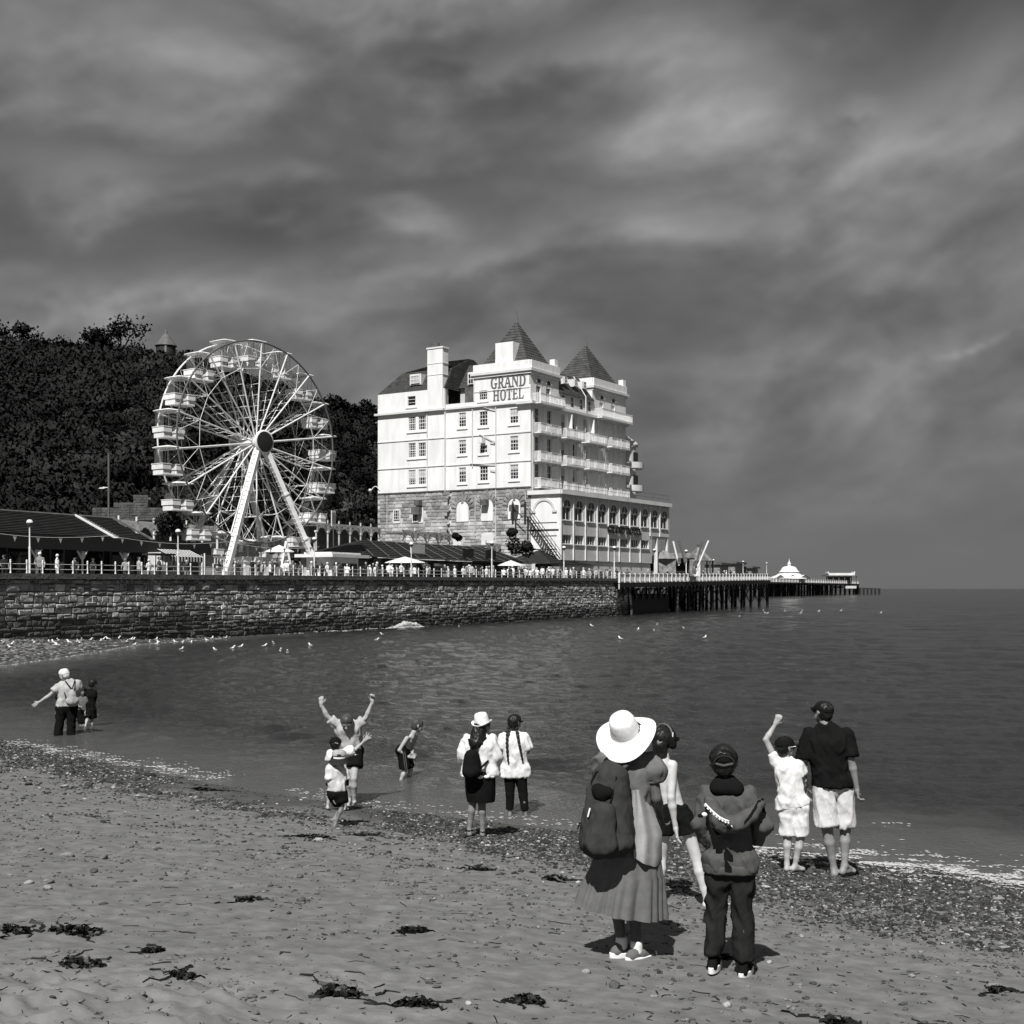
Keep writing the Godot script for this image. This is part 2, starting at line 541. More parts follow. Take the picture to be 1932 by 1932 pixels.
func shingle() -> void:
	var kinds := [[], [], [], []]
	var cols := [PackedColorArray(), PackedColorArray(), PackedColorArray(), PackedColorArray()]
	rng.seed = 77
	var made := 0
	for q in 700000:
		var d := 5.0 + 22.0 * pow(rng.randf(), 1.35)
		var x := rng.randf_range(-0.50, 0.60) * d
		var s := shore_s(x, d)
		if s < -0.25 or (s > 9.0 and rng.randf() > 0.1): continue
		var e := nz.get_noise_2d(x * 1.1, d * 1.1)
		var e2 := nz.get_noise_2d(x * 3.0 + 50.0, d * 3.0)
		var right := smoothstep(-4.0, -0.5, x)
		# the shingle belt lies a little up from the water; broad on the right, narrow on the left
		var wide := lerpf(1.5, 4.3, smoothstep(-3.0, 3.0, x))
		var start := lerpf(0.15, 0.25, right) + (1.4 if x > -5.5 and x < -1.7 else 0.0)
		var belt := smoothstep(start - 0.15, start + 0.35, s + e * 0.4) * smoothstep(wide + 1.2, wide * 0.55, s + e * 1.4)
		var dens := belt * (0.55 + 0.55 * smoothstep(-0.2, 0.35, e2)) + 0.045 * smoothstep(9.5, 4.0, s) * smoothstep(-0.15, 0.35, e) + 0.14 * smoothstep(0.2, 0.5, e2) * smoothstep(8.0, 3.0, s) + 0.012 * smoothstep(-0.1, 0.3, e)
		if rng.randf() > dens * 0.9: continue
		var size := 0.013 + 0.030 * pow(rng.randf(), 3.0) + 0.0012 * maxf(0.0, d - 8.0)
		if rng.randf() < 0.012: size *= 2.3
		var b := Basis(Vector3.UP, rng.randf() * TAU) * Basis(Vector3(1, 0, 0), rng.randf_range(-0.4, 0.4))
		var k := rng.randi() % 4
		kinds[k].append(Transform3D(b * Basis.from_scale(Vector3(size * rng.randf_range(0.8, 1.5), size * rng.randf_range(0.7, 1.1), size)), Vector3(x, ground(x, d) + size * 0.12, -d)))
		var t := rng.randf()
		var l := 0.022 + 0.10 * t * t + (0.45 * rng.randf() if rng.randf() < 0.12 else 0.0)
		if s > 5.0: l = 0.05 + 0.22 * t * t
		cols[k].append(Color(l, l, l))
		made += 1
	for k in 4:
		scatter("shingle", "small grey pebbles and shells strewn along the waterline", pebble_mesh(k + 1), M.pebble, kinds[k], cols[k])
	# far shingle below the sea wall
	var ts := []
	var cs := PackedColorArray()
	for q in 15000:
		var d := rng.randf_range(44.0, 90.0)
		var x := rng.randf_range(-34.0, -14.0)
		var s := shore_s(x, d)
		if s < 0.0: continue
		var z := rng.randf_range(0.10, 0.32)
		ts.append(Transform3D(Basis(Vector3.UP, rng.randf() * TAU) * Basis.from_scale(Vector3(z, z * 0.7, z)), Vector3(x, ground(x, d), -d)))
		var l := 0.03 + 0.26 * pow(rng.randf(), 2.5)
		cs.append(Color(l, l, l))
	scatter("far_shingle", "coarse shingle bank at the foot of the sea wall", pebble_mesh(9), M.pebble, ts, cs)
	# bits of dry weed and wood lying flat on the sand
	ts = []
	cs = PackedColorArray()
	for q in 13000:
		var d := 5.2 + 12.0 * pow(rng.randf(), 1.2)
		var x := rng.randf_range(-0.45, 0.45) * d
		var s := shore_s(x, d)
		if s < 1.0 or rng.randf() > 0.35 + 0.9 * nz.get_noise_2d(x * 1.5 + 9.0, d * 2.0): continue
		var z := 0.006 + 0.036 * pow(rng.randf(), 2.0)
		ts.append(Transform3D(Basis(Vector3.UP, rng.randf() * TAU) * Basis(Vector3(0, 0, 1), rng.randf_range(-0.3, 0.3)) * Basis.from_scale(Vector3(z * 1.6, z * 0.25, z * rng.randf_range(0.15, 0.6))), Vector3(x, ground(x, d) + 0.004, -d)))
		var l := rng.randf_range(0.012, 0.05)
		cs.append(Color(l, l, l))
	var sm := MB.new()
	for q in 330:
		var d := 5.3 + 9.0 * pow(rng.randf(), 1.3)
		var x := rng.randf_range(-0.44, 0.44) * d
		if shore_s(x, d) < 2.0 or nz.get_noise_2d(x * 0.8 + 31.0, d * 1.1) < rng.randf_range(-0.2, 0.2): continue
		var an := rng.randf() * TAU
		var pp := []
		var ln := rng.randf_range(0.03, 0.16)
		for k in 5:
			an += rng.randf_range(-0.7, 0.7)
			x += cos(an) * ln / 4
			d += sin(an) * ln / 4
			pp.append(Vector3(x, ground(x, d) + 0.004, -d))
		sm.tube(pp, [rng.randf_range(0.0015, 0.0045)], 4)
	sm.smooth()
	tag(put(self, "weed_strings", sm.mesh(), M.seaweed), "thin curling strings of dried weed on the sand", "", "", "stuff")
	scatter("weed_scraps", "dark scraps of dried weed littered over the sand", pebble_mesh(12), M.pebble, ts, cs)

func clods() -> void:
	# lumps of loose sand on the trampled bank in the near left corner
	rng.seed = 19
	var ts := []
	var cs := PackedColorArray()
	for q in 2600:
		var d := rng.randf_range(5.2, 7.9)
		var x := rng.randf_range(-3.4, -0.2)
		var e := nz.get_noise_2d(x * 2.0 + 70.0, d * 2.0)
		if rng.randf() > 0.15 + 1.3 * e or x > -1.0 + 0.5 * e: continue
		var z := 0.008 + 0.040 * pow(rng.randf(), 2.5)
		ts.append(Transform3D(Basis(Vector3.UP, rng.randf() * TAU) * Basis.from_scale(Vector3(z * 1.3, z, z)), Vector3(x, ground(x, d) + z * 0.1, -d)))
		var l := rng.randf_range(0.13, 0.19)
		cs.append(Color(l, l, l))
	scatter("sand_clods", "clods of loose sand on the trampled bank at the lower left", pebble_mesh(14), M.pebble, ts, cs)

func weed_clump(u: float, v: float, w: float, h: float, seed_: int, label: String) -> void:
	# a heap of curling ribbons; w across in metres
	rng.seed = seed_
	w *= 0.8
	h *= 0.75
	var p := hit(u, v)
	var m := MB.new()
	for i in int(24 + w * 85):
		var r := w * 0.5 * sqrt(rng.randf())
		var an := rng.randf() * TAU
		var c := Vector3(cos(an) * r, 0, sin(an) * r * 0.6)
		var top := h * (1.0 - r / (w * 0.55)) * rng.randf_range(0.3, 1.0)
		var dir := Vector3(rng.randf_range(-1, 1), 0, rng.randf_range(-1, 1)).normalized()
		var len := rng.randf_range(0.05, 0.16) * (0.6 + w)
		var wd := rng.randf_range(0.004, 0.014)
		var side := dir.cross(Vector3.UP) * wd
		var pts := []
		for k in 6:
			var f := k / 5.0
			var q := c + dir * len * (f - 0.5) + side * sin(f * 9.0 + i) * 1.6
			q.y = ground(p.x + q.x, -p.z - q.z) - p.y + 0.006 + top * sin(f * PI) + rng.randf_range(0.0, 0.012)
			pts.append(q)
		if i % 9 == 0:    # a few long strings trail out over the sand
			for k in 6:
				var q: Vector3 = c * 1.2 + dir * len * 2.6 * (k / 5.0) + side * sin(k * 2.1 + i) * 3.0
				q.y = ground(p.x + q.x, -p.z - q.z) - p.y + 0.006
				pts[k] = q
		for k in 5:
			var tw := Vector3(0, wd * sin(k * 1.7 + i), 0)
			m.quad(pts[k] - side - tw, pts[k] + side + tw, pts[k + 1] + side + tw, pts[k + 1] - side - tw)
			m.quad(pts[k] - side - tw + Vector3(0, -0.004, 0), pts[k + 1] - side - tw + Vector3(0, -0.004, 0), pts[k + 1] + side + tw + Vector3(0, -0.004, 0), pts[k] + side + tw + Vector3(0, -0.004, 0))
	var o := put(self, "seaweed_clump", m.mesh(), M.seaweed, Transform3D(Basis(), p))
	tag(o, label, "seaweed", "seaweed washed up on the sand")

func beach_bits() -> void:
	for a in [[143, 1758, 0.42, 0.07, "largest heap of dark seaweed, on the sand at the lower left"], [152, 1822, 0.34, 0.06, "flattened dark seaweed just above the trampled sand bank"], [24, 1756, 0.2, 0.05, "small seaweed heap at the left edge of the sand"], [643, 1877, 0.32, 0.06, "ragged seaweed clump on the bare sand at the bottom, left of two others"], [787, 1897, 0.24, 0.08, "round tall tuft of seaweed at the bottom of the beach"], [998, 1888, 0.17, 0.06, "compact black seaweed ball on the sand in front of the hatted woman"], [470, 1699, 0.22, 0.03, "thin stringy seaweed lying in the middle of the left sand"], [782, 1758, 0.22, 0.04, "seaweed with long trailing strings on the sand"], [343, 1846, 0.14, 0.04, "small upright seaweed sprig beside the sand bank"], [385, 1492, 0.5, 0.08, "dark seaweed lump at the end of the left shingle ridge"], [1047, 1662, 0.26, 0.07, "seaweed lump in the shingle left of the woman's skirt"], [912, 1643, 0.22, 0.02, "low seaweed streak in the shingle below the blouse wearer"], [590, 1581, 0.45, 0.012, "long seaweed strip behind the walking child's heels"], [690, 1576, 0.3, 0.012, "seaweed strip in the shingle right of the walking child"], [1352, 1808, 0.16, 0.05, "curled seaweed sprig in front of the jacketed boy"], [1885, 1870, 0.2, 0.02, "thin seaweed strand at the lower right edge"], [1580, 1930, 0.22, 0.02, "seaweed scrap at the bottom edge on the right"], [290, 1796, 0.12, 0.02, "short seaweed scrap right of the largest heap"]]:
		weed_clump(a[0], a[1], a[2], a[3], int(a[0]), a[4])
	var i := 0
	for a in [[1105, 1835, 0.07, 0.30, "pale round stone on the sand in front of the sneakers"], [1160, 1863, 0.11, 0.10, "large angular grey stone at the bottom centre of the beach"], [1372, 1898, 0.075, 0.40, "flat pale stone at the bottom of the beach"], [90, 1677, 0.09, 0.28, "pale egg shaped stone on the left sand"], [1168, 1778, 0.05, 0.4, "small pale stone left of the sneakers"], [1452, 1818, 0.055, 0.42, "small white stone right of the jacketed boy's shoe"], [884, 1896, 0.06, 0.45, "white pebble right of the bottom seaweed tufts"], [1245, 1837, 0.05, 0.03, "small black stone in front of the sneakers"], [1512, 1768, 0.06, 0.35, "pale flat pebble right of the boy's shoes"], [1720, 1842, 0.05, 0.3, "pale pebble on the lower right sand"], [566, 1656, 0.10, 0.12, "grey stone half sunk in the middle sand"], [570, 1700, 0.09, 0.10, "grey stone in the sand below another one"], [55, 1668, 0.09, 0.35, "flat white stone at the left edge"], [282, 1466, 0.22, 0.03, "dark pointed rock on the left shingle ridge"], [1285, 1640, 0.08, 0.4, "pale stone between the teenager's feet"]]:
		rng.seed = 900 + i
		var p := hit(a[0], a[1])
		var sz: float = a[2] * 0.8
		var mm := mat("beach_stone_%d" % i, a[3], 0.85, M.pebble.albedo_texture, 6.0)
		tag(put(self, "beach_stone", pebble_mesh(40 + i), mm, Transform3D(Basis(Vector3.UP, rng.randf() * 6.0) * Basis.from_scale(Vector3(sz * 1.25, sz * 1.1, sz)), p + Vector3(0, sz * 0.12, 0))), a[4], "stone", "larger stones lying on the beach")
		i += 1

# ---------- sea ----------
func wave(x: float, d: float) -> float:
	if d > 3000.0: return -maxf(0.0, d - 3500.0) * 0.00045
	var s := -shore_s(x, d) if d < 100.0 else 40.0
	if s < -2.0: return 0.0
	var deep := smoothstep(0.2, 5.0, s)
	var far := 1.0 / (1.0 + pow(d / 260.0, 2.0))
	var k1 := lerpf(0.5, 1.25, smoothstep(14.0, 60.0, d))
	var y := k1 * 0.046 * nz.get_noise_2d(x * 0.36 + 9.0, d * 1.25) + k1 * 0.032 * nz.get_noise_2d(x * 0.95, d * 3.2 + 40.0)
	if d < 120.0: y += 0.018 * nf.get_noise_2d(x * 2.2, d * 5.2) * (1.0 - d / 120.0)
	y += 0.055 * nz.get_noise_2d(x * 0.10, d * 0.26 + 7.0)
	y *= (0.10 + 0.90 * deep) * far * (1.0 + d / 110.0)
	if d < 60.0:
		var along := x * 0.84 - d * 0.54
		for b in [[2.6, 0.09, 0.45, 5.0], [5.4, 0.13, 0.8, 61.0]]:   # low breakers rolling in along the shore
			var c: float = s - b[0] + nz.get_noise_2d(along * 0.3, b[3]) * 1.2
			y += b[1] * exp(-pow(c / b[2], 2)) * smoothstep(-0.15, 0.45, nz.get_noise_2d(along * 0.35 + b[3], 2.0) + 0.25 * smoothstep(-6.0, 6.0, x))
	return y

func sea_tone(x: float, d: float, y: float) -> float:
	if d > 100.0: return 0.016
	var s := -shore_s(x, d)
	return lerpf(0.080, 0.016, smoothstep(-0.2, 5.5, s + nz.get_noise_2d(x, d) * 0.8))

func sea() -> void:
	var xs := PackedFloat32Array()
	var r := steps(12.0, 6000.0, 0.12, 1.055)
	for i in range(r.size() - 1, 0, -1): xs.append(-r[i])
	xs.append_array(steps(-12.0, 11.95, 0.12, 1.0))
	for i in range(1, r.size()): xs.append(r[i])
	var ds := steps(9.5, 15000.0, 0.075, 1.0075)
	var m := sheet(xs, ds, wave, sea_tone)
	var w := mat("water", 1.0, 0.10)
	w.vertex_color_use_as_albedo = true
	w.metallic_specular = 0.42
	w.normal_enabled = true
	w.normal_texture = noise_tex(61, 0.022, 0, 1, 1024, 14.0, 5)
	w.normal_scale = 1.0
	w.uv1_triplanar = true
	w.uv1_world_triplanar = true
	w.uv1_scale = Vector3(0.26, 0.3, 0.52)
	tag(put(self, "sea", m.mesh(), w), "dark rippled sea", "", "", "structure")

func foam_strip(called: String, label: String, pts: Array, width: float, seed_: int, thick: float, dense: float) -> void:
	# lace of foam floating just on the water: small flat flecks joined into one sheet
	rng.seed = seed_
	var m := MB.new()
	var n := FastNoiseLite.new()
	n.seed = seed_
	n.frequency = 1.0
	for i in pts.size() - 1:
		var a: Vector2 = pts[i]
		var b: Vector2 = pts[i + 1]
		var l := a.distance_to(b)
		for q in int(l * width * dense):
			var f := rng.randf()
			var o := rng.randfn(0.0, 0.42)
			var c := a.lerp(b, f) + Vector2(b.y - a.y, a.x - b.x).normalized() * o * width
			if n.get_noise_2d(c.x * 1.3 + c.y * 0.8, c.y * 3.2) < -0.06 + absf(o) * 0.4 + rng.randf_range(-0.12, 0.12): continue
			var sx := rng.randf_range(0.012, 0.055) * thick
			var sy := rng.randf_range(0.008, 0.022) * thick
			var y := maxf(wave(c.x, c.y), ground(c.x, c.y)) + 0.008
			var e := Vector3(c.x, y, -c.y)
			var rot := Basis(Vector3.UP, rng.randf_range(-0.5, 0.5) + atan2(b.y - a.y, b.x - a.x))
			var ring := []
			for k in 6:
				var an := TAU * k / 6
				ring.append(e + rot * Vector3(cos(an) * sx * rng.randf_range(0.6, 1.2), 0, sin(an) * sy * rng.randf_range(0.6, 1.2)))
			var tp := e + Vector3(0, 0.006 * thick, 0)
			for k in 6: m.tri(ring[(k + 1) % 6], ring[k], tp)
	if m.v.size():
		tag(put(self, called, m.mesh(), M.foam), label, "", "", "stuff")

func foam() -> void:
	foam_strip("swash_foam", "white foam washing up on the shingle at the right", [Vector2(2.6, 15.4), Vector2(3.6, 15.0), Vector2(5.6, 13.7), Vector2(7.5, 12.7)], 1.4, 5, 0.8, 1300)
	foam_strip("swash_foam", "thin foam line in the shallows left of the walking child", [Vector2(-10.8, 26.6), Vector2(-8.9, 25.0), Vector2(-6.9, 23.2), Vector2(-4.9, 21.4)], 0.7, 6, 1.0, 320)
	foam_strip("swash_foam", "faint foam flecks near the wading people", [Vector2(-3.6, 20.2), Vector2(-2.1, 18.9), Vector2(0.2, 17.5), Vector2(1.6, 16.9)], 0.5, 7, 0.8, 200)
	foam_strip("wave_foam", "small white wave breaking against the sea wall", [Vector2(-9.6, 101.6), Vector2(-7.9, 105.2)], 1.2, 8, 6.0, 420)
	var br := sdf([[Vector3(-9.4, 0.05, -101.8), Vector3(-8.7, 0.22, -103.2), 0.10, 0.26], [Vector3(-8.7, 0.22, -103.2), Vector3(-8.0, 0.16, -104.6), 0.26, 0.20], [Vector3(-8.0, 0.16, -104.6), Vector3(-7.5, 0.02, -105.8), 0.20, 0.06]], 0.09, 0.15, [], 0.10, 5.0)
	tag(put(self, "breaking_wave", br.mesh(), M.foam), "little white breaker running along the sea wall", "", "", "structure")
	foam_strip("wave_foam", "white foam line along the foot of the sea wall", [Vector2(-16.6, 88.6), Vector2(-13.4, 94.5), Vector2(-9.5, 101.5)], 0.5, 9, 4.0, 120)
	foam_strip("whitecap", "little whitecap on the breaker at the right", [Vector2(4.7, 17.3), Vector2(5.3, 17.0)], 0.25, 10, 0.7, 900)
	foam_strip("far_swash_foam", "foam edge of the far shingle bank", [Vector2(-20.9, 52), Vector2(-20.7, 61), Vector2(-21.1, 72), Vector2(-18.4, 82)], 0.35, 11, 2.0, 70)

# ---------- sea wall and promenade ----------
func sea_wall() -> void:
	var W := thing("sea_wall", "long sea wall of rough coursed stone blocks under the promenade", "wall")
	var m := MB.new()
	var s0 := -40.0
	var s1 := 72.8
	m.quad(wl(s0, 0.06, -1.0), wl(s1, 0.06, -1.0), wl(s1, 0.06, ytop(s1) - 0.3), wl(s0, 0.06, ytop(s0) - 0.3))
	m.quad(wl(s1, 0.06, -1.0), wl(s1, 14.0, -1.0), wl(s1, 14.0, ytop(s1) - 0.3), wl(s1, 0.06, ytop(s1) - 0.3))
	put(W, "core", m.mesh(), M.mortar)
	rng.seed = 41
	var cand := []
	var y := -0.3
	var row := 0
	var out := wl(0, -1, 0) - wl(0, 0, 0)
	var along := (wl(1, 0, 0) - wl(0, 0, 0))
	while y < 4.35:
		var h := rng.randf_range(0.22, 0.42)
		var s := s0 + rng.randf() * 0.5
		while s < s1:
			var w := minf(rng.randf_range(0.30, 0.95), s1 - s + 0.02)
			var hh := h
			var top := ytop(s) - 0.32
			var cuts := [[y, h]]
			if rng.randf() < 0.16 and h > 0.27: cuts = [[y, h * 0.5], [y + h * 0.5, h * 0.5]]
			for c in cuts:
				if c[0] + c[1] * 0.5 < top:
					cand.append([s + w / 2, c[0] + minf(c[1], top - c[0]) / 2, w / 2 - 0.018, minf(c[1], top - c[0]) / 2 - 0.016, rng.randf()])
			s += w
		y += h
		row += 1
	# stones: the 300 largest in view singly, the rest joined
	var order := []
	for i in cand.size():
		var c = cand[i]
		var p := wl(c[0], 0, c[1])
		var u := 966.0 + p.x / -p.z * F
		var seen: float = c[2] * c[3] / (p.z * p.z) if u > 4 and u < 1200 and c[1] > 0.75 else 0.0
		order.append([seen, i])
	order.sort_custom(func(a, b): return a[0] > b[0])
	var single := {}
	for k in 300: single[order[k][1]] = true
	var rest := MB.new()
	for i in cand.size():
		var c = cand[i]
		var b := MB.new() if single.has(i) else rest
		var o := wl(c[0], 0.06, c[1] + 0.10 * nz.get_noise_2d(c[0] * 0.5, c[1] * 1.5))
		var n0 := b.v.size()
		b.stone(o, along * c[2], Vector3.UP * c[3], out * (0.045 + 0.05 * c[4]), 0.035, rng)
		var dark: float = nz.get_noise_2d(c[0] * 0.35, c[1] * 1.2 + 30.0)
		var wet := smoothstep(1.45, 0.75, c[1] - (0.6 if c[0] < -6.0 else 0.0) + dark * 0.8)
		var grime := smoothstep(0.05, 0.4, dark) * 0.55
		var hung := smoothstep(0.62, 0.2, ytop(c[0]) - 0.3 - c[1] + dark * 1.2) * 0.45   # damp streaks under the coping
		var k: float = (0.6 + 0.55 * c[4]) * (1.0 - 0.80 * wet) * (1.0 - grime) * (1.0 - hung)
		for q in b.v.size() - n0: b.c.append(Color(k, k, k))
		if single.has(i): put(W, "stone", b.mesh(), M.stone)
	put(W, "stonework", rest.mesh(), M.stone).set_meta("kind", "stuff")
	# rounded end of the wall, turning in under the pier
	var e := MB.new()
	var yy := -0.3
	while yy < 4.0:
		for k in 7:
			var a0 := k / 7.0 * PI / 2
			var r := 1.6 + (4.0 - yy) * 0.10
			var dir := (out * cos(a0) + along * sin(a0))
			var tan := (-out * sin(a0) + along * cos(a0))
			var n0 := e.v.size()
			e.stone(wl(s1, 1.6, yy + 0.15) + dir * r, tan * 0.21, Vector3.UP * 0.135, dir * 0.08, 0.03, rng)
			var kk := rng.randf_range(0.5, 1.3) * (0.25 if yy < 1.0 else 1.0)
			for q in e.v.size() - n0: e.c.append(Color(kk, kk, kk))
		yy += 0.30
	put(W, "rounded_end", e.mesh(), M.stone).set_meta("kind", "stuff")
	bar(W, "end_core", wl(s1, 1.6, -1.0), wl(s1, 1.6, 4.05), 1.66, M.mortar)
	# coping slabs
	var s := s0
	while s < s1 + 1.4:
		var w := 1.9
		var a := wl(s + 0.01, -0.10, ytop(s) - 0.3)
		var c := wl(s + w - 0.01, 0.62, ytop(s))
		var mid := (wl(s, -0.10, 0) + wl(s + w, 0.62, 0)) / 2
		box(W, "coping_slab", Vector3(mid.x, ytop(s) - 0.15, mid.z), Vector3(w - 0.02, 0.30, 0.72), M.coping, Basis(along, Vector3.UP, along.cross(Vector3.UP)))
		s += w
	# tufts hanging from the wall just under the coping
	var tuft := MB.new()
	rng.seed = 5
	for q in 3800:
		var ss := rng.randf_range(-38.0, 72.0)
		var k := nz.get_noise_2d(ss * 0.9, 88.0)
		if k < 0.02: continue
		var drop := rng.randf() * rng.randf() * (0.35 + 2.2 * maxf(k - 0.1, 0.0)) + 0.04
		var p := wl(ss, -0.10 - rng.randf() * 0.12, ytop(ss) - 0.3 - drop)
		var d := Vector3(rng.randf_range(-1, 1), rng.randf_range(-1, 0.6), rng.randf_range(-1, 1)).normalized() * rng.randf_range(0.08, 0.2)
		var w := d.cross(out).normalized() * rng.randf_range(0.03, 0.07)
		tuft.tri(p - w, p + w, p + d)
		var l := rng.randf_range(0.012, 0.05)
		for z in 3: tuft.c.append(Color(l, l, l))
	tag(put(self, "wall_weeds", tuft.mesh(), M.leaf), "weeds sprouting from the top courses of the sea wall", "", "", "stuff")

func promenade() -> void:
	var m := MB.new()
	for k in 2:
		var a := -60.0 if k == 0 else 0.0
		var b := 0.0 if k == 0 else 95.0
		m.quad(wl(a, 0.6, ytop(a) - 0.55), wl(b, 0.6, ytop(b) - 0.55), wl(b, 75.0, ytop(b) - 0.55), wl(a, 75.0, ytop(a) - 0.55))
	tag(put(self, "promenade", m.mesh(), M.promenade), "paved promenade behind the sea wall", "", "", "structure")
	# railing: posts with ball tops and two rails
	var R := thing("promenade_railing", "white post and rail railing along the sea wall top", "railing")
	var post := lathe([Vector2(0.055, 0), Vector2(0.055, 0.06), Vector2(0.04, 0.09), Vector2(0.04, 0.56), Vector2(0.058, 0.58), Vector2(0.058, 0.61), Vector2(0.03, 0.63), Vector2(0.052, 0.67), Vector2(0.04, 0.72), Vector2(0.0, 0.735)], 8).mesh()
	var s := -31.0
	while s < 72.0:
		put(R, "post", post, M.white_paint, Transform3D(Basis(), wl(s, 0.25, ytop(s))))
		s += 1.12 if s < 20 else 1.35
	for h in [0.22, 0.50]:
		for k in 4:
			var a := -31.0 + k * 25.8
			bar(R, "rail", wl(a, 0.25, ytop(a) + h), wl(a + 25.8, 0.25, ytop(a + 25.8) + h), 0.014, M.white_paint)

func lamp(u: float, vtop: float, t: float, label: String) -> void:
	var p := wp(u, vtop, t)
	var s := ws(u, t)
	var base := wl(s, t, ytop(s) - (0.0 if t < 0.6 else 0.55))
	lamp_at(base, p.y, label)

func lamp_at(base: Vector3, top: float, label: String) -> void:
	var L := thing("promenade_lamp", label, "lamp post", base, 0.0, "white globe lamps along the promenade and pier")
	var h := top - base.y
	var r := h * 0.052
	put(L, "pole", lathe([Vector2(r * 0.55, 0), Vector2(r * 0.5, h * 0.10), Vector2(r * 0.34, h * 0.13), Vector2(r * 0.32, h * 0.55), Vector2(r * 0.40, h * 0.56), Vector2(r * 0.24, h * 0.58), Vector2(r * 0.22, h - r * 2.3), Vector2(r * 0.5, h - r * 2.1)], 10).mesh(), M.white_paint)
	put(L, "lamp_shade", lathe([Vector2(r * 0.2, h - r * 2.2), Vector2(r * 0.8, h - r * 1.75), Vector2(r * 1.02, h - r * 1.15), Vector2(r * 1.04, h - r * 0.95)], 14).mesh(), M.grey_iron)
	put(L, "globe", lathe([Vector2(r * 0.98, h - r * 0.97), Vector2(r * 0.88, h - r * 0.45), Vector2(r * 0.5, h - r * 0.1), Vector2(0.0, h)], 14).mesh(), M.white_paint)

# ---------- wooded hill ----------
var ridge := [[-600, 560], [-200, 610], [0, 660], [90, 668], [150, 662], [250, 664], [300, 674], [350, 676], [430, 705], [520, 730], [600, 752], [640, 772], [690, 790], [719, 800], [800, 880], [900, 960], [1000, 1030], [1150, 1090], [1300, 1118]]

func ridge_y(x: float) -> float:
	var u := 966.0 + x / 235.0 * F
	for i in ridge.size() - 1:
		if u < ridge[i + 1][0]:
			var v := lerpf(ridge[i][1], ridge[i + 1][1], clampf((u - ridge[i][0]) / float(ridge[i + 1][0] - ridge[i][0]), 0.0, 1.0))
			return EYE + (HZ - v) / F * 235.0
	return 0.0

func hill_y(x: float, d: float) -> float:
	# rises from behind the terrace at the foot to a ridge 235 m away
	var foot := maxf(92.0, 100.0 + 2.136 * (x + 42.3))
	var top := maxf(235.0, foot + 50.0)
	var t := clampf((d - foot) / (top - foot), 0.0, 1.0)
	var y := ridge_y(x * 235.0 / maxf(d, 150.0)) - 5.5
	var h := lerpf(-3.0, y, pow(smoothstep(0.0, 1.0, t), 0.7))
	if d > top: h -= (d - top) * 0.02
	return h + 1.6 * nz.get_noise_2d(x * 0.06, d * 0.06) * t

func leaf_clump(seed_: int, n: int, r: float, sz: float, flat := 0.8) -> ArrayMesh:
	rng.seed = seed_
	var m := MB.new()
	var lobes := []
	for i in 5: lobes.append([Vector3(rng.randf_range(-0.55, 0.55), rng.randf_range(-0.3, 0.45), rng.randf_range(-0.55, 0.55)) * r, rng.randf_range(0.4, 0.62) * r, rng.randf_range(0.6, 1.4)])
	for i in n:
		var l = lobes[i % 5]
		var dir := Vector3(rng.randfn(), rng.randfn(), rng.randfn()).normalized()
		var p: Vector3 = l[0] + dir * l[1] * (0.65 + 0.45 * rng.randf())
		p.y *= flat
		var a := (dir + Vector3(rng.randfn(), rng.randfn(), rng.randfn()) * 0.8).normalized()
		var x := a.cross(Vector3(rng.randfn(), rng.randfn(), rng.randfn())).normalized() * sz * rng.randf_range(0.5, 1.1)
		var y := a.cross(x).normalized() * sz * rng.randf_range(0.3, 0.7)
		m.quad(p - x, p - y, p + x, p + y)
		var nn := (dir + p * 0.25 / r).normalized()
		for q in 4: m.n.append(nn)
		var k: float = rng.randf_range(0.85, 1.15) * 0.0110 * l[2]
		for q in 4: m.c.append(Color(k, k, k))
	return m.mesh()

func tree(u: float, v: float, d: float, h: float, w: float, label: String, seed_: int) -> void:
	# v is the crown's top; h its whole height, w its width (metres)
	rng.seed = seed_
	var top := at(u, v, d)
	var T := thing("hill_tree", label, "tree", top - Vector3(0, h, 0), 0.0, "trees standing up along the hill crest")
	var m := MB.new()
	m.tube([Vector3(0, -1.0, 0), Vector3(0.1, h * 0.3, 0), Vector3(-0.1, h * 0.6, 0)], [h * 0.04, h * 0.03, h * 0.02], 7)
	var leaves := MB.new()
	for i in 9:
		var an := TAU * i / 9.0 + rng.randf()
		var e := Vector3(cos(an) * w * rng.randf_range(0.2, 0.42), h * rng.randf_range(0.45, 0.88), sin(an) * w * rng.randf_range(0.2, 0.42))
		if i == 0: e = Vector3(0, h * 0.9, 0)
		m.tube([Vector3(0, h * rng.randf_range(0.25, 0.5), 0), e * Vector3(0.5, 0.85, 0.5), e], [h * 0.016, h * 0.01, h * 0.004], 5)
		var r := w * rng.randf_range(0.13, 0.24)
		var tone := rng.randf_range(0.7, 1.6)
		for q in 150:
			var dir := Vector3(rng.randfn(), rng.randfn() * 0.8, rng.randfn()).normalized()
			var p := e + dir * r * (0.35 + 0.8 * rng.randf())
			var x := Vector3(rng.randfn(), rng.randfn(), rng.randfn()).normalized() * 0.32
			var y := x.cross(Vector3(rng.randfn(), rng.randfn(), rng.randfn())).normalized() * 0.2
			leaves.quad(p - x, p - y, p + x, p + y)
			for z in 4: leaves.n.append((dir + (p - Vector3(0, h * 0.6, 0)) / h).normalized())
			var k := rng.randf_range(0.004, 0.010) * tone
			for z in 4: leaves.c.append(Color(k, k, k))
	m.smooth()
	put(T, "trunk", m.mesh(), M.bark)
	put(T, "crown", leaves.mesh(), M.leaf)

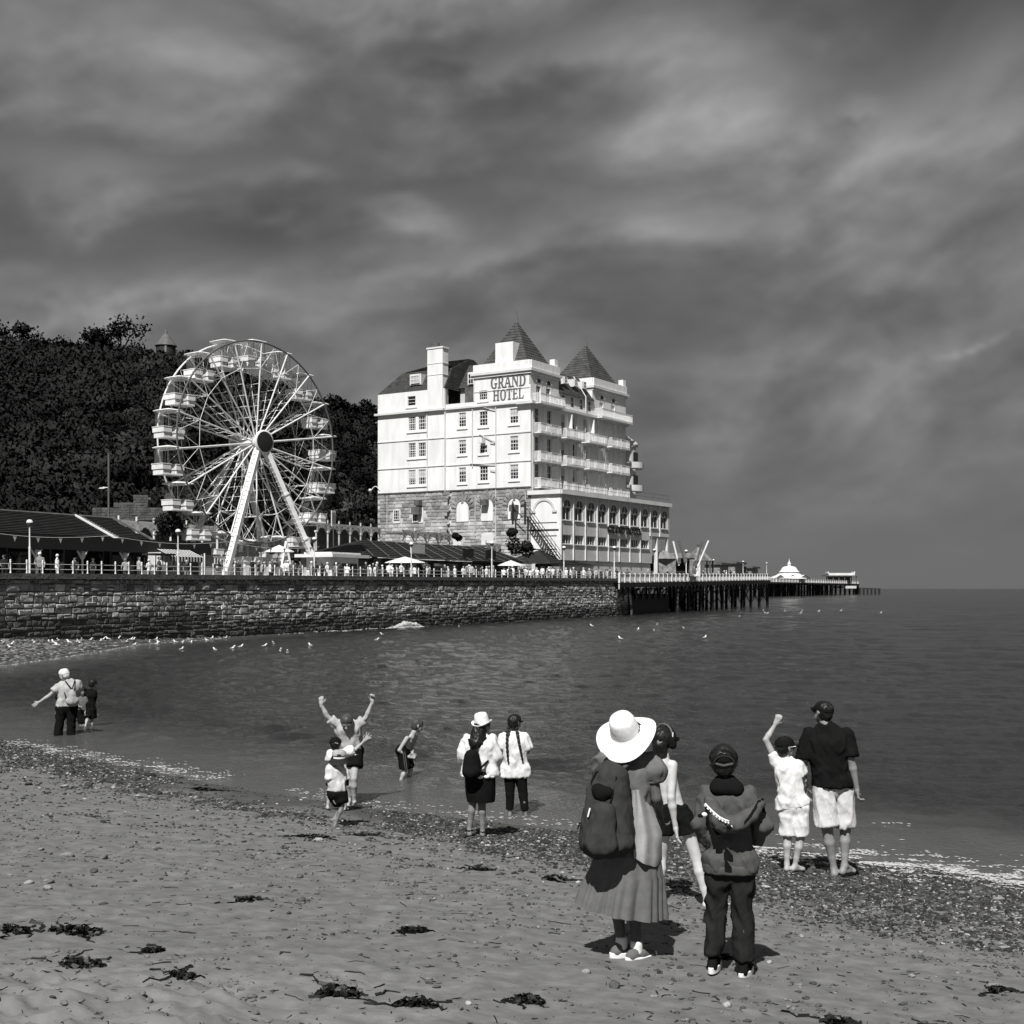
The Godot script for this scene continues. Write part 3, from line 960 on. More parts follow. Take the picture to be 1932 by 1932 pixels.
func hill() -> void:
	var m := sheet(steps(-150, 130, 3.0, 1.0), steps(100, 330, 3.0, 1.0), hill_y, func(_x, _d, _y): return 1.0)
	tag(put(self, "hillside", m.mesh(), M.hill), "steep wooded hillside behind the wheel", "", "", "structure")
	rng.seed = 12
	var ts := [[], [], []]
	for q in 5200:
		var d := rng.randf_range(92.0, 246.0)
		var x := rng.randf_range(-0.46, 0.06) * d
		var foot := maxf(92.0, 100.0 + 2.136 * (x + 42.3))
		if d < foot + 5.0 or (absf(966.0 + x / d * F - 313.0) < 20.0 and d > 200.0): continue
		var bare := nz.get_noise_2d(x * 0.05 + 4.0, d * 0.05)
		var u := 966.0 + x / d * F
		if u > 620 and u < 720 and d < foot + 40.0 and bare > -0.25: continue    # bare rock above the terrace
		var s := rng.randf_range(0.6, 1.7) * (0.6 if bare > 0.3 else 1.0)
		ts[rng.randi() % 3].append(Transform3D(Basis(Vector3.UP, rng.randf() * TAU) * Basis.from_scale(Vector3(s, s * rng.randf_range(0.75, 1.3), s)), Vector3(x, hill_y(x, d) + 0.6 * s, -d)))
	for k in 3:
		var cs := PackedColorArray()
		for i in ts[k].size():
			var o: Vector3 = ts[k][i].origin
			var l := rng.randf_range(0.55, 1.6) * exp(1.6 * nz.get_noise_2d(o.x * 0.045, o.z * 0.06))
			cs.append(Color(l, l, l))
		scatter("hill_woodland", "dark mass of trees and scrub covering the hill", leaf_clump(60 + k, 1300, 3.0, 0.24), M.leaf, ts[k], cs)
	var ra := MB.new()
	rng.seed = 8
	for q in 26:
		var u := rng.randf_range(628, 716)
		var d := 160.0 + rng.randf_range(-8, 22)
		var x := (u - 966) / F * d
		var o := Vector3(x, hill_y(x, d) - 0.5, -d)
		ra.stone(o, Vector3(rng.randf_range(1.5, 3), rng.randf_range(-.5, .5), 0), Vector3(rng.randf_range(-.6, .6), rng.randf_range(1.5, 3), 0), Vector3(0.3, 0.8, 1.8), 0.6, rng)
	tag(put(self, "rock_face", ra.mesh(), M.rock), "bare rock showing on the hillside between wheel and hotel", "", "", "stuff")
	for a in [[40, 610, 228, 11, 10, "round bushy tree on the hill crest at the far left"], [12, 640, 226, 8, 7, "lower tree on the crest beside the far left round tree"], [182, 622, 229, 9, 8, "left half of the twin tree on the crest near the turret"], [228, 604, 230, 11, 10.5, "tallest crest tree with gaps in its crown, left of the turret"], [128, 646, 227, 6, 7, "low rounded tree between the two crest trees"], [352, 664, 230, 4, 4, "small bush tree just right of the turret"], [283, 662, 229, 4.5, 5, "bush tree just left of the turret"], [690, 758, 232, 6.5, 6, "ragged tree on the crest left of the hotel"], [628, 752, 232, 5, 6, "tree on the crest at the right rim of the wheel"], [662, 768, 232, 4, 5, "low tree in the crest dip between wheel and hotel"], [88, 642, 229, 6, 6, "dense crest tree right of the far left round tree"]]:
		tree(a[0], a[1], a[2], a[3], a[4], a[5], int(a[0]) + 7)
	# turret on the crest
	var tp := at(313, 672, 231)
	var T := thing("hill_turret", "little round turret with a conical roof on the hill crest", "tower", tp - Vector3(0, 1.5, 0))
	put(T, "wall", lathe([Vector2(1.75, 0), Vector2(1.75, 3.4), Vector2(1.6, 3.5)], 16).mesh(), M.shop_wood)
	put(T, "roof", lathe([Vector2(2.0, 3.3), Vector2(1.95, 3.5), Vector2(0.35, 5.6), Vector2(0.3, 5.7)], 16).mesh(), M.lead)
	put(T, "finial", lathe([Vector2(0.32, 5.65), Vector2(0.3, 6.0), Vector2(0.15, 6.1), Vector2(0.05, 6.6)], 8).mesh(), M.grey_iron)
	box(T, "door", Vector3(0.4, 2.6, 1.72), Vector3(0.35, 1.2, 0.1), M.shop_light)
	# tall lamp pole on the slope, and a ruined stone wall
	var pp := at(205, 976, 112)
	var P := thing("utility_pole", "tall dark pole with a lamp arm behind the tiled roof", "pole", pp)
	bar(P, "pole", Vector3.ZERO, Vector3(0, 5.6, 0), 0.09, M.grey_iron)
	bar(P, "lamp_arm", Vector3(0, 2.6, 0), Vector3(-0.5, 2.65, 0), 0.04, M.white_paint)
	orb(P, "lamp_head", Vector3(-0.6, 2.55, 0), Vector3(0.28, 0.07, 0.1), M.white_paint)
	rng.seed = 33
	var R := thing("ruined_wall", "ruined stone wall standing on the slope above the arcade", "wall", at(248, 982, 120))
	for a in [[-2.6, 1.0, 2.0], [-0.6, 1.5, 2.0], [0.9, 2.4, 1.3], [2.4, 1.2, 2.0]]:
		var b := MB.new()
		var yy := 0.0
		while yy < a[1]:
			var xx: float = a[0] - a[2] / 2
			while xx < a[0] + a[2] / 2:
				var w := rng.randf_range(0.25, 0.5)
				b.cub(Vector3(xx + w / 2, yy + 0.12, rng.randf_range(-0.04, 0.04)), Vector3(w - 0.02, 0.22, 0.6))
				xx += w
			yy += 0.24
		for z in b.v.size(): b.c.append(Color(0.16, 0.16, 0.16))
		put(R, "stonework", b.mesh(), M.stone).set_meta("kind", "stuff")

# ---------- hotel ----------
# local axes: x along the lit front (to the right), z outwards from it; the long side faces +x. Origin: the near corner, on the promenade.
const HY := 3.5
var H: Node3D

func hu(x: float) -> float: return 706.9 + 0.259 * x
func hl(x: float, y: float) -> Vector2:
	# a point of the lit front, measured in the photograph, as (x, height) on that front
	var u := hu(x) - 966.0
	var v := 563.0 + 0.259 * y
	var p := (5256.0 - u * 150.0) / (u * 0.534 + 0.8455 * F)
	return Vector2(-p, EYE + (HZ - v) / F * (150.0 + 0.534 * p) - HY)

func facade(parent: Node3D, called: String, o: Vector3, ax: Vector3, r: Rect2, holes: Array, depth: float, m: Material) -> void:
	# a wall panel with real openings: r and the holes are in (along ax, up) metres
	var n := ax.cross(Vector3.UP)
	var xs := [r.position.x, r.end.x]
	var ys := [r.position.y, r.end.y]
	for h in holes:
		xs.append_array([h.position.x, h.end.x])
		ys.append_array([h.position.y, h.end.y])
	xs.sort()
	ys.sort()
	var b := MB.new()
	var P := func(x, y, z): return o + ax * x + Vector3.UP * y + n * z
	for i in xs.size() - 1:
		if xs[i + 1] - xs[i] < 1e-4: continue
		for j in ys.size() - 1:
			if ys[j + 1] - ys[j] < 1e-4: continue
			var c := Vector2((xs[i] + xs[i + 1]) / 2, (ys[j] + ys[j + 1]) / 2)
			var inside := not r.has_point(c)
			for h in holes:
				if h.has_point(c): inside = true
			if inside: continue
			b.quad(P.call(xs[i], ys[j], 0), P.call(xs[i + 1], ys[j], 0), P.call(xs[i + 1], ys[j + 1], 0), P.call(xs[i], ys[j + 1], 0))
	for h in holes:
		var a: Vector2 = h.position
		var e: Vector2 = h.end
		b.quad(P.call(a.x, a.y, 0), P.call(a.x, a.y, -depth), P.call(e.x, a.y, -depth), P.call(e.x, a.y, 0))
		b.quad(P.call(a.x, e.y, -depth), P.call(a.x, e.y, 0), P.call(e.x, e.y, 0), P.call(e.x, e.y, -depth))
		b.quad(P.call(a.x, a.y, 0), P.call(a.x, e.y, 0), P.call(a.x, e.y, -depth), P.call(a.x, a.y, -depth))
		b.quad(P.call(e.x, a.y, -depth), P.call(e.x, e.y, -depth), P.call(e.x, e.y, 0), P.call(e.x, a.y, 0))
		b.quad(P.call(a.x, a.y, -depth - 0.4), P.call(e.x, a.y, -depth - 0.4), P.call(e.x, e.y, -depth - 0.4), P.call(a.x, e.y, -depth - 0.4))
	put(parent, called, b.mesh(), m)

func window(o: Vector3, ax: Vector3, r: Rect2, depth: float, nx: int, ny: int, curtain: float, called := "window", frame_mat: Material = null) -> void:
	# frame with glazing bars, set back in its opening; its pane is a sub-part
	var n := ax.cross(Vector3.UP)
	var b := MB.new()
	var bs := Basis(ax, Vector3.UP, n)
	var c := o + ax * r.get_center().x + Vector3.UP * r.get_center().y - n * (depth - 0.06)
	var w := r.size.x
	var h := r.size.y
	var t := 0.075
	for s in [-1, 1]:
		b.cub(c + ax * s * (w / 2 - t / 2), Vector3(t, h, 0.10), bs)
		b.cub(c + Vector3.UP * s * (h / 2 - t / 2), Vector3(w, t, 0.096), bs)
	for i in range(1, nx): b.cub(c + ax * (w * i / nx - w / 2), Vector3(0.045, h, 0.08), bs)
	for j in range(1, ny): b.cub(c + Vector3.UP * (h * j / ny - h / 2), Vector3(w, 0.09 if ny % 2 == 0 and j == ny / 2 else 0.045, 0.084), bs)
	var f := put(H, called, b.mesh(), frame_mat if frame_mat else M.white_paint)
	box(f, "pane", c - n * 0.02, Vector3(w - 0.02, h - 0.02, 0.02), M.pane, bs)
	if curtain > 0.0:
		box(f, "curtain", c - n * 0.004 + Vector3.UP * h * (0.5 - curtain / 2), Vector3(w - 0.05, h * curtain, 0.02), M.curtain, bs)

func band(called: String, a: Vector3, b: Vector3, h: float, out: float, m: Material) -> void:
	beam(H, called, a, b, out, h, m)

func hip(called: String, base: Array, top: Array, m: Material, tones := true) -> void:
	# a roof between two rings of corners, laid in courses of slates that step
	var b := MB.new()
	var under := MB.new()
	var k := base.size()
	var rows := 16
	for i in k:
		var a0: Vector3 = base[i]
		var a1: Vector3 = base[(i + 1) % k]
		var b0: Vector3 = top[i % top.size()]
		var b1: Vector3 = top[(i + 1) % top.size()]
		var n := (a1 - a0).cross(b0 - a0).normalized()
		for r in rows:
			var p := a0.lerp(b0, r / float(rows))
			var q := a1.lerp(b1, r / float(rows))
			var s := b1.lerp(a1, 1.0 - (r + 1.0) / rows)
			var t := b0.lerp(a0, 1.0 - (r + 1.0) / rows)
			if r == 0: under.quad(a0 - n * 0.01, a1 - n * 0.01, b1 - n * 0.01, b0 - n * 0.01)
			var seg := maxi(1, int(p.distance_to(q) / 0.7))
			for z in seg:
				var f0 := z / float(seg)
				var f1 := (z + 1.0) / seg
				var lift := n * 0.05
				b.quad(p.lerp(q, f0) + lift, p.lerp(q, f1) + lift, t.lerp(s, f1), t.lerp(s, f0))
				var c := rng.randf_range(0.75, 1.15)
				if rng.randf() < 0.06: c *= 1.6
				for y in 4: b.c.append(Color(c, c, c))
	for i in under.ix: b.ix.append(i + b.v.size())
	b.v.append_array(under.v)
	for y in under.v.size(): b.c.append(Color(0.6, 0.6, 0.6))
	put(H, called, b.mesh(), m)

func text(parent: Node, called: String, s: String, size: float, deep: float, m: Material, tr: Transform3D) -> void:
	# one mesh per letter
	var f := bold()
	var adv := 0.0
	for ch in s:
		var t := TextMesh.new()
		t.font = f
		t.font_size = 64
		t.pixel_size = size / 64.0
		t.depth = deep
		t.text = ch
		t.horizontal_alignment = HORIZONTAL_ALIGNMENT_LEFT
		var w := f.get_string_size(ch, HORIZONTAL_ALIGNMENT_LEFT, -1, 64).x * size / 64.0
		if ch != " ": put(parent, called, t, m, tr * Transform3D(Basis(), Vector3(adv, 0, 0)))
		adv += w

func bold() -> Font:
	var f := SystemFont.new()
	f.font_names = PackedStringArray(["Droid Serif"])
	f.font_weight = 700
	return f

func text_w(s: String, size: float) -> float:
	return bold().get_string_size(s, HORIZONTAL_ALIGNMENT_LEFT, -1, 64).x * size / 64.0

func hotel() -> void:
	rng.seed = 51
	H = thing("hotel", "tall white hotel with two pointed tower roofs and balconies above a stone base", "building", Vector3(2.19, HY, -150), -atan(0.534 / 0.8455))
	var X := Vector3(1, 0, 0)
	var Zb := Vector3(0, 0, -1)         # along the long side
	var y1 := 15.1 - HY                 # stone to white
	var yc := 25.2 - HY                 # main cornice
	var xl := -22.5
	var xm := -12.15
	var xt := -8.0
	# --- openings of the lit front, as measured: [x0, y0, x1, y1, columns, rows, curtain]
	var mid := [[612, 830, 665, 938, 3, 4, 0.35], [612, 1030, 665, 1135, 3, 4, 0.3], [612, 1230, 665, 1342, 3, 4, 0.3], [762, 820, 822, 930, 3, 4, 0.0], [764, 1068, 820, 1128, 3, 2, 0.0], [764, 1218, 824, 1330, 3, 4, 0.0], [760, 668, 820, 742, 4, 3, 0.0], [984, 798, 1045, 912, 3, 4, 0.5], [986, 1000, 1045, 1110, 3, 4, 0.3], [986, 1208, 1046, 1318, 3, 4, 0.35]]
	var left := [[260, 860, 312, 968, 4, 6, 0.0], [332, 856, 386, 962, 4, 4, 0.0], [260, 1054, 312, 1162, 4, 6, 0.0], [332, 1050, 386, 1156, 4, 4, 0.0], [260, 1250, 312, 1362, 4, 6, 0.6], [332, 1246, 386, 1358, 4, 4, 0.55], [252, 712, 312, 788, 1, 3, 0.0]]
	var O := Vector3.ZERO
	var OL := Vector3(0, 0, 0.4)
	for part in [[left, OL, Rect2(xl, y1, xm - xl, 27.8 - 15.1)], [mid, O, Rect2(xm, y1, -xm, 29.1 - 15.1)]]:
		var holes := []
		for w in part[0]:
			var a := hl(w[0], w[3])
			var b := hl(w[2], w[1])
			holes.append(Rect2(a, b - a))
		if part[0] == mid:
			var r: Rect2 = part[2]
			var low := []
			var high := []
			for h in holes: (high if h.position.x > xt and h.position.y > 21.0 else low).append(h)
			facade(H, "wall", O, X, Rect2(xm, y1, -xm, 25.8 - 15.1), low, 0.18, M.white_wall)
			facade(H, "wall", O, X, Rect2(xt, 25.8 - HY, -xt, 29.4 - 25.8), high, 0.18, M.white_wall)
		else:
			facade(H, "wall", OL, X, part[2], holes, 0.18, M.white_wall)
		for i in holes.size():
			window(part[1], X, holes[i], 0.18, part[0][i][4], part[0][i][5], part[0][i][6])
			var c: Rect2 = holes[i]
			box(H, "window_sill", part[1] + Vector3(c.get_center().x, c.position.y - 0.28, 0.03), Vector3(c.size.x + 0.5, 0.09, 0.16), M.white_trim)
	box(H, "wall", Vector3(xm, (y1 + 27.8 - HY) / 2, 0.2), Vector3(0.02, 27.8 - HY - y1, 0.4), M.white_wall)
	# hidden sides that close the block
	box(H, "back_wall", Vector3(xl + 0.1, (27.8 - HY) / 2, -6.0), Vector3(0.2, 27.8 - HY, 12.4), M.white_wall)
	box(H, "back_wall", Vector3(-11, 12.5, -20.0), Vector3(21.8, 25, 8.0), M.white_wall)
	# floor bands and cornices
	for y in [18.29, 21.7]:
		band("string_course", Vector3(xl, y - HY, 0.44), Vector3(xm, y - HY, 0.44), 0.12, 0.10, M.white_trim)
		band("string_course", Vector3(xm, y - HY, 0.04), Vector3(0.04, y - HY, 0.04), 0.12, 0.10, M.white_trim)
	band("cornice", Vector3(xl - 0.3, yc, 0.55), Vector3(xm + 0.05, yc, 0.55), 0.26, 0.5, M.white_trim)
	band("cornice", Vector3(xm, yc + 0.02, 0.14), Vector3(-1.6, yc + 0.02, 0.14), 0.22, 0.3, M.white_trim)
	band("cornice", Vector3(-1.7, yc - 0.05, 0.25), Vector3(0.55, yc - 0.05, 0.25), 0.34, 0.6, M.white_trim)
	band("cornice", Vector3(0.24, yc - 0.06, 0.5), Vector3(0.24, yc - 0.06, -24.5), 0.3, 0.5, M.white_trim)
	band("string_course", Vector3(xt, 26.95 - HY, 0.03), Vector3(-0.1, 26.95 - HY, 0.03), 0.07, 0.06, M.white_trim)
	# near tower: cornice, parapet, chimney block and pyramid roof
	for t in [[Vector3(-8, 0, 0), Vector3(0, 0, -6.6)], [Vector3(-7.2, 0, -15.3), Vector3(0, 0, -24.5)]]:
		var a: Vector3 = t[0]
		var b: Vector3 = t[1]
		var c := (a + b) / 2
		var s := Vector3(b.x - a.x, 0, a.z - b.z)
		box(H, "cornice", c + Vector3(0, 29.05 - HY, 0), s + Vector3(0.7, 0.3, 0.7), M.white_trim)
		box(H, "cornice", c + Vector3(0, 28.75 - HY, 0), s + Vector3(0.36, 0.3, 0.36), M.white_trim)
		for q in [[Vector3(0, 0, s.z / 2), Vector3(s.x, 1.0, 0.35)], [Vector3(0, 0, -s.z / 2), Vector3(s.x, 1.0, 0.35)], [Vector3(s.x / 2, 0, 0), Vector3(0.35, 1.0, s.z)], [Vector3(-s.x / 2, 0, 0), Vector3(0.35, 1.0, s.z)]]:
			box(H, "parapet", c + q[0] + Vector3(0, 29.7 - HY, 0), q[1], M.white_wall)
		var hw := s.x * 0.43
		var hz := s.z * 0.43
		var yb := 29.9 - HY
		var ap := Vector3(-4, 35.75 - HY, -3.3) if a.z > -1.0 else Vector3(-3.6, 35.5 - HY, -19.9)
		hip("tower_roof", [c + Vector3(-hw, yb, hz), c + Vector3(hw, yb, hz), c + Vector3(hw, yb, -hz), c + Vector3(-hw, yb, -hz)], [ap, ap, ap, ap], M.slate)
		put(H, "finial", lathe([Vector2(0.22, -0.3), Vector2(0.16, 0.25), Vector2(0.09, 0.4), Vector2(0.07, 1.2), Vector2(0.02, 1.35)], 8).mesh(), M.grey_iron, Transform3D(Basis(), ap))
	box(H, "tower_chimney", Vector3((hl(855, 0).x + hl(1005, 0).x) / 2 + 0.1, 31.2 - HY, -1.2), Vector3(2.5, 2.9, 1.9), M.white_wall)
	for k in 2: box(H, "chimney_stack", Vector3(-0.4, 30.3 - HY, -24.2 if k else -6.1), Vector3(0.7, 1.6, 0.8), M.white_wall)
	# long side: wall with doors, upper floor and mansard between the towers
	var holes := []
	var qs := [1.0, 3.9, 7.2, 9.8, 12.9, 15.7, 19.0, 22.0]
	for y in [15.2, 18.4, 21.8]:
		for q in qs: holes.append(Rect2(q, y - HY, 0.95, 2.85))
	for q in [7.4, 9.6, 11.9, 14.0]: holes.append(Rect2(q, 25.75 - HY, 0.9, 1.35))
	for q in [1.3, 3.6, 17.1, 20.3]: holes.append(Rect2(q, 25.4 - HY, 1.0, 2.3))
	# +x outward: run along -z
	facade(H, "side_wall", Vector3.ZERO, Zb, Rect2(0, y1, 24.5, 27.3 - 15.1), holes, 0.22, M.white_wall)
	for y in [15.2, 18.4, 21.8]:
		for q in qs: window(Vector3.ZERO, Zb, Rect2(q, y - HY, 0.95, 2.85), 0.22, 2, 3, 0.35 if rng.randf() < 0.3 else 0.0, "balcony_door")
	for q in [7.4, 9.6, 11.9, 14.0]: window(Vector3.ZERO, Zb, Rect2(q, 25.75 - HY, 0.9, 1.35), 0.22, 2, 2, 0.0)
	for q in [1.3, 3.6, 17.1, 20.3]:
		window(Vector3.ZERO, Zb, Rect2(q, 25.4 - HY, 1.0, 2.3), 0.22, 2, 3, 0.0, "arched_window")
		# rounded hood
		var hb := MB.new()
		for k in 8:
			var a0 := PI * k / 8.0
			var a1 := PI * (k + 1) / 8.0
			var p := func(an, r): return Vector3(0.10, 27.7 - HY + sin(an) * r, -(q + 0.5 + cos(an) * r))
			hb.quad(p.call(a0, 0.52), p.call(a0, 0.74), p.call(a1, 0.74), p.call(a1, 0.52))
		put(H, "window_hood", hb.mesh(), M.white_trim)
		var tb := MB.new()
		for k in 8:
			var a0 := PI * k / 8.0
			var a1 := PI * (k + 1) / 8.0
			tb.tri(Vector3(0.012, 27.7 - HY, -(q + 0.5)), Vector3(0.012, 27.7 - HY + sin(a0) * 0.5, -(q + 0.5 + cos(a0) * 0.5)), Vector3(0.012, 27.7 - HY + sin(a1) * 0.5, -(q + 0.5 + cos(a1) * 0.5)))
		put(H, "fanlight", tb.mesh(), M.pane)
	box(H, "side_wall", Vector3(-0.1, 28.2 - HY, -3.3), Vector3(0.2, 1.8, 6.6), M.white_wall)
	box(H, "side_wall", Vector3(-0.1, 28.2 - HY, -19.9), Vector3(0.2, 1.8, 9.2), M.white_wall)
	box(H, "tower_flank", Vector3(-3.6, 28.2 - HY, -15.25), Vector3(7.2, 2.2, 0.2), M.white_wall)
	box(H, "tower_flank", Vector3(-8.0, 27.6 - HY, -3.3), Vector3(0.2, 3.4, 6.6), M.white_wall)
	hip("mansard_roof", [Vector3(0.25, 27.15 - HY, -6.6), Vector3(0.25, 27.15 - HY, -15.3), Vector3(-7, 27.15 - HY, -15.3), Vector3(-7, 27.15 - HY, -6.6)], [Vector3(-2.0, 30.2 - HY, -6.6), Vector3(-2.0, 30.2 - HY, -15.3), Vector3(-5, 30.2 - HY, -15.3), Vector3(-5, 30.2 - HY, -6.6)], M.slate)
	for q in [8.6, 11.2, 13.4]:
		box(H, "dormer", Vector3(-0.9, 28.95 - HY, -q), Vector3(1.3, 0.95, 0.8), M.white_trim)
		window(Vector3(-0.2, 0, 0), Zb, Rect2(q - 0.38, 28.52 - HY, 0.76, 0.86), 0.0, 2, 2, 0.0)
	# balconies: slab, brackets and a railing of bars
	var bal := func(q0, q1, y, out):
		var w: float = q1 - q0
		var b := box(H, "balcony", Vector3(out / 2, y - HY, -(q0 + q1) / 2), Vector3(out, 0.16, w), M.white_trim)
		var m := MB.new()
		var n := int(w / 0.2)
		for k in n + 1: m.cub(Vector3(out - 0.05, y - HY + 0.62, -(q0 + 0.04 + (w - 0.08) * k / n)), Vector3(0.045, 1.0, 0.06))
		for k in 7:
			for e in [q0 + 0.04, q1 - 0.04]: m.cub(Vector3(0.12 + (out - 0.2) * k / 6.0, y - HY + 0.62, -e), Vector3(0.075, 1.0, 0.05))
		m.cub(Vector3(out - 0.05, y - HY + 1.14, -(q0 + q1) / 2), Vector3(0.09, 0.08, w))
		m.cub(Vector3(out - 0.05, y - HY + 0.17, -(q0 + q1) / 2), Vector3(0.085, 0.075, w - 0.01))
		for e in [q0 + 0.04, q1 - 0.04]: m.cub(Vector3(out / 2, y - HY + 1.14, -e), Vector3(out - 0.1, 0.076, 0.08))
		var r := MeshInstance3D.new()
		r.name = "railing"
		r.mesh = m.mesh()
		r.material_override = M.white_paint
		b.add_child(r, true)
		r.transform = b.transform.affine_inverse()
		for e in [q0 + 0.3, q1 - 0.3]:
			box(H, "bracket", Vector3(out * 0.3, y - HY - 0.22, -e), Vector3(out * 0.6, 0.28, 0.16), M.white_trim)
	for y in [15.2, 18.35, 21.7]:
		for k in 8: bal.call(qs[k] - (1.0 if k % 2 else 0.55), qs[k] + (1.5 if k % 2 else 1.75), y - 0.1 + 0.005 * (k % 2), 1.15)
		for k in 4: box(H, "balcony_fin", Vector3(0.25, y - HY + 1.5, -(qs[k * 2] + 1.9 + 0.0 * y)), Vector3(0.5, 3.0, 0.12), M.white_wall)
	bal.call(0.4, 6.2, 25.1, 1.2)
	bal.call(15.6, 24.2, 25.1, 1.2)
	# end bay with rounded balconies, past the far corner
	put(H, "end_bay", lathe([Vector2(1.2, 0), Vector2(1.2, 15.0), Vector2(1.5, 15.1), Vector2(1.5, 15.5), Vector2(1.2, 15.7), Vector2(0.0, 16.6)], 8).mesh(), M.panel, Transform3D(Basis(), Vector3(-0.6, 3.8, -26.2)))
	for y in [16.2, 19.3]:
		put(H, "bay_balcony", lathe([Vector2(1.1, 0), Vector2(1.75, 0.02), Vector2(1.8, 0.12), Vector2(1.8, 0.9), Vector2(1.75, 0.9), Vector2(1.75, 0.15)], 12).mesh(), M.panel, Transform3D(Basis(), Vector3(-0.3, y - HY, -26.4)))
		box(H, "bay_window", Vector3(0.62, y - HY + 1.4, -26.2), Vector3(0.06, 1.7, 1.3), M.pane)
	# left block mansard, dormers, chimney
	hip("mansard_roof", [Vector3(xl, 27.8 - HY, 0.4), Vector3(xm, 27.8 - HY, 0.4), Vector3(xm, 27.8 - HY, -11), Vector3(xl, 27.8 - HY, -11)], [Vector3(xl + 2.6, 30.5 - HY, -1.3), Vector3(xm, 30.5 - HY, -1.3), Vector3(xm, 30.5 - HY, -10), Vector3(xl + 2.6, 30.5 - HY, -10)], M.slate)
	hip("roof", [Vector3(xl + 2.6, 30.5 - HY, -1.3), Vector3(xm, 30.5 - HY, -1.3), Vector3(xm, 30.5 - HY, -10), Vector3(xl + 2.6, 30.5 - HY, -10)], [Vector3(-15.5, 32.2 - HY, -5), Vector3(xm, 32.2 - HY, -5), Vector3(xm, 32.2 - HY, -6), Vector3(-15.5, 32.2 - HY, -6)], M.slate)
	var dz := hl(302, 592)
	box(H, "dormer", Vector3(dz.x, dz.y, -0.55), Vector3(1.75, 1.35, 1.4), M.white_trim)
	window(Vector3(0, 0, 0.17), X, Rect2(dz.x - 0.7, dz.y - 0.5, 1.4, 1.0), 0.0, 3, 2, 0.9)
	var c0 := hl(400, 370)
	var c1 := hl(520, 375)
	box(H, "chimney_stack", Vector3((c0.x + c1.x) / 2, (c0.y + yc) / 2, 0.0), Vector3((c1.x - c0.x) * 0.92, c0.y - yc, 1.2), M.white_wall)
	box(H, "chimney_cap", Vector3((c0.x + c1.x) / 2, c0.y - 0.05, 0.0), Vector3(c1.x - c0.x + 0.02, 0.2, 1.36), M.white_trim)
	for y in [29.5, 30.9]: box(H, "chimney_band", Vector3((c0.x + c1.x) / 2, y - HY, 0.0), Vector3(c1.x - c0.x - 0.06, 0.07, 1.28), M.white_trim)
	bar(H, "chimney_pot", Vector3(c0.x + 0.75, c0.y, -0.2), Vector3(c0.x + 0.75, c0.y + 0.65, -0.2), 0.55, M.lead)
	# roof terrace between the chimney and the tower
	box(H, "terrace_wall", Vector3((xm + xt) / 2, 26.9 - HY, -3.2), Vector3(xt - xm, 3.0, 0.3), M.panel)
	hip("mansard_roof", [Vector3(xm - 0.5, 28.1 - HY, -2.6), Vector3(xt, 28.1 - HY, -2.6), Vector3(xt, 28.1 - HY, -9), Vector3(xm - 0.5, 28.1 - HY, -9)], [Vector3(xm - 0.5, 31.4 - HY, -5), Vector3(xt, 31.0 - HY, -5), Vector3(xt, 31.0 - HY, -7), Vector3(xm - 0.5, 31.4 - HY, -7)], M.slate)
	box(H, "dormer", Vector3(-10.2, 29.2 - HY, -3.4), Vector3(1.1, 1.6, 1.6), M.white_trim)
	window(Vector3(0, 0, -2.58), X, Rect2(-10.6, 28.5 - HY, 0.8, 1.3), 0.0, 2, 2, 0.0)
	window(Vector3(0, 0, -3.02), X, Rect2(-11.3, 26.0 - HY, 1.5, 1.4), 0.0, 3, 2, 0.0)
	box(H, "roof_shed", Vector3(-9.0, 26.8 - HY, -1.6), Vector3(1.7, 1.9, 1.8), M.lead)
	# painted name on the tower
	var t0 := hl(843, 655)
	var t1 := hl(1105, 560)
	var sz := 1.0
	for line in [["GRAND", 843, 1105, 607, 92], ["HOTEL", 860, 1087, 700, 88]]:
		var a := hl(line[1], line[3])
		var b := hl(line[2], line[3])
		sz = (line[4] * 0.259 / F * 152.0) / 0.80
		var w := text_w(line[0], sz)
		var k := (b.x - a.x) / w
		text(H, "letter", line[0], sz, 0.06, M.letter, Transform3D(Basis.from_scale(Vector3(k, 1, 1)), Vector3(a.x, (a.y + b.y) / 2, 0.035)))
	# stone base of the front: real coursed blocks with openings
	var sh := []
	for w in [[152, 1540, 205, 1640], [290, 1525, 370, 1638], [600, 1475, 688, 1628], [780, 1460, 865, 1622], [976, 1455, 1064, 1608], [575, 1718, 632, 1800], [780, 1715, 868, 1800]]:
		var a := hl(w[0], w[3])
		var b := hl(w[2], w[1])
		sh.append(Rect2(a, b - a))
	var st := MB.new()
	var ys := 0.2
	var par := 0
	while ys < y1 - 0.05:
		var hh := minf(0.36 + 0.06 * (par % 3), y1 - ys)
		var x := xl + (0.3 if par % 2 else 0.0)
		while x < -0.02:
			var w := minf(rng.randf_range(0.6, 1.15), -x)
			var z := 0.4 if x < xm else 0.0
			var rr := Rect2(x, ys, w, hh)
			var skip := false
			for h in sh:
				if h.intersects(rr):
					var clip: Rect2 = rr.intersection(h)
					if clip.size.x * clip.size.y > 0.25 * w * hh: skip = true
			if not skip:
				var n0 := st.v.size()
				st.stone(Vector3(x + w / 2, ys + hh / 2, z), Vector3(w / 2 - 0.012, 0, 0), Vector3(0, hh / 2 - 0.012, 0), Vector3(0, 0, 0.09), 0.03, rng)
				var c := rng.randf_range(0.55, 1.1)
				if ys > 7.4: c *= 0.75
				for q in st.v.size() - n0: st.c.append(Color(c, c, c))
			x += w
		ys += hh
		par += 1
	put(H, "stonework", st.mesh(), M.hotel_stone).set_meta("kind", "stuff")
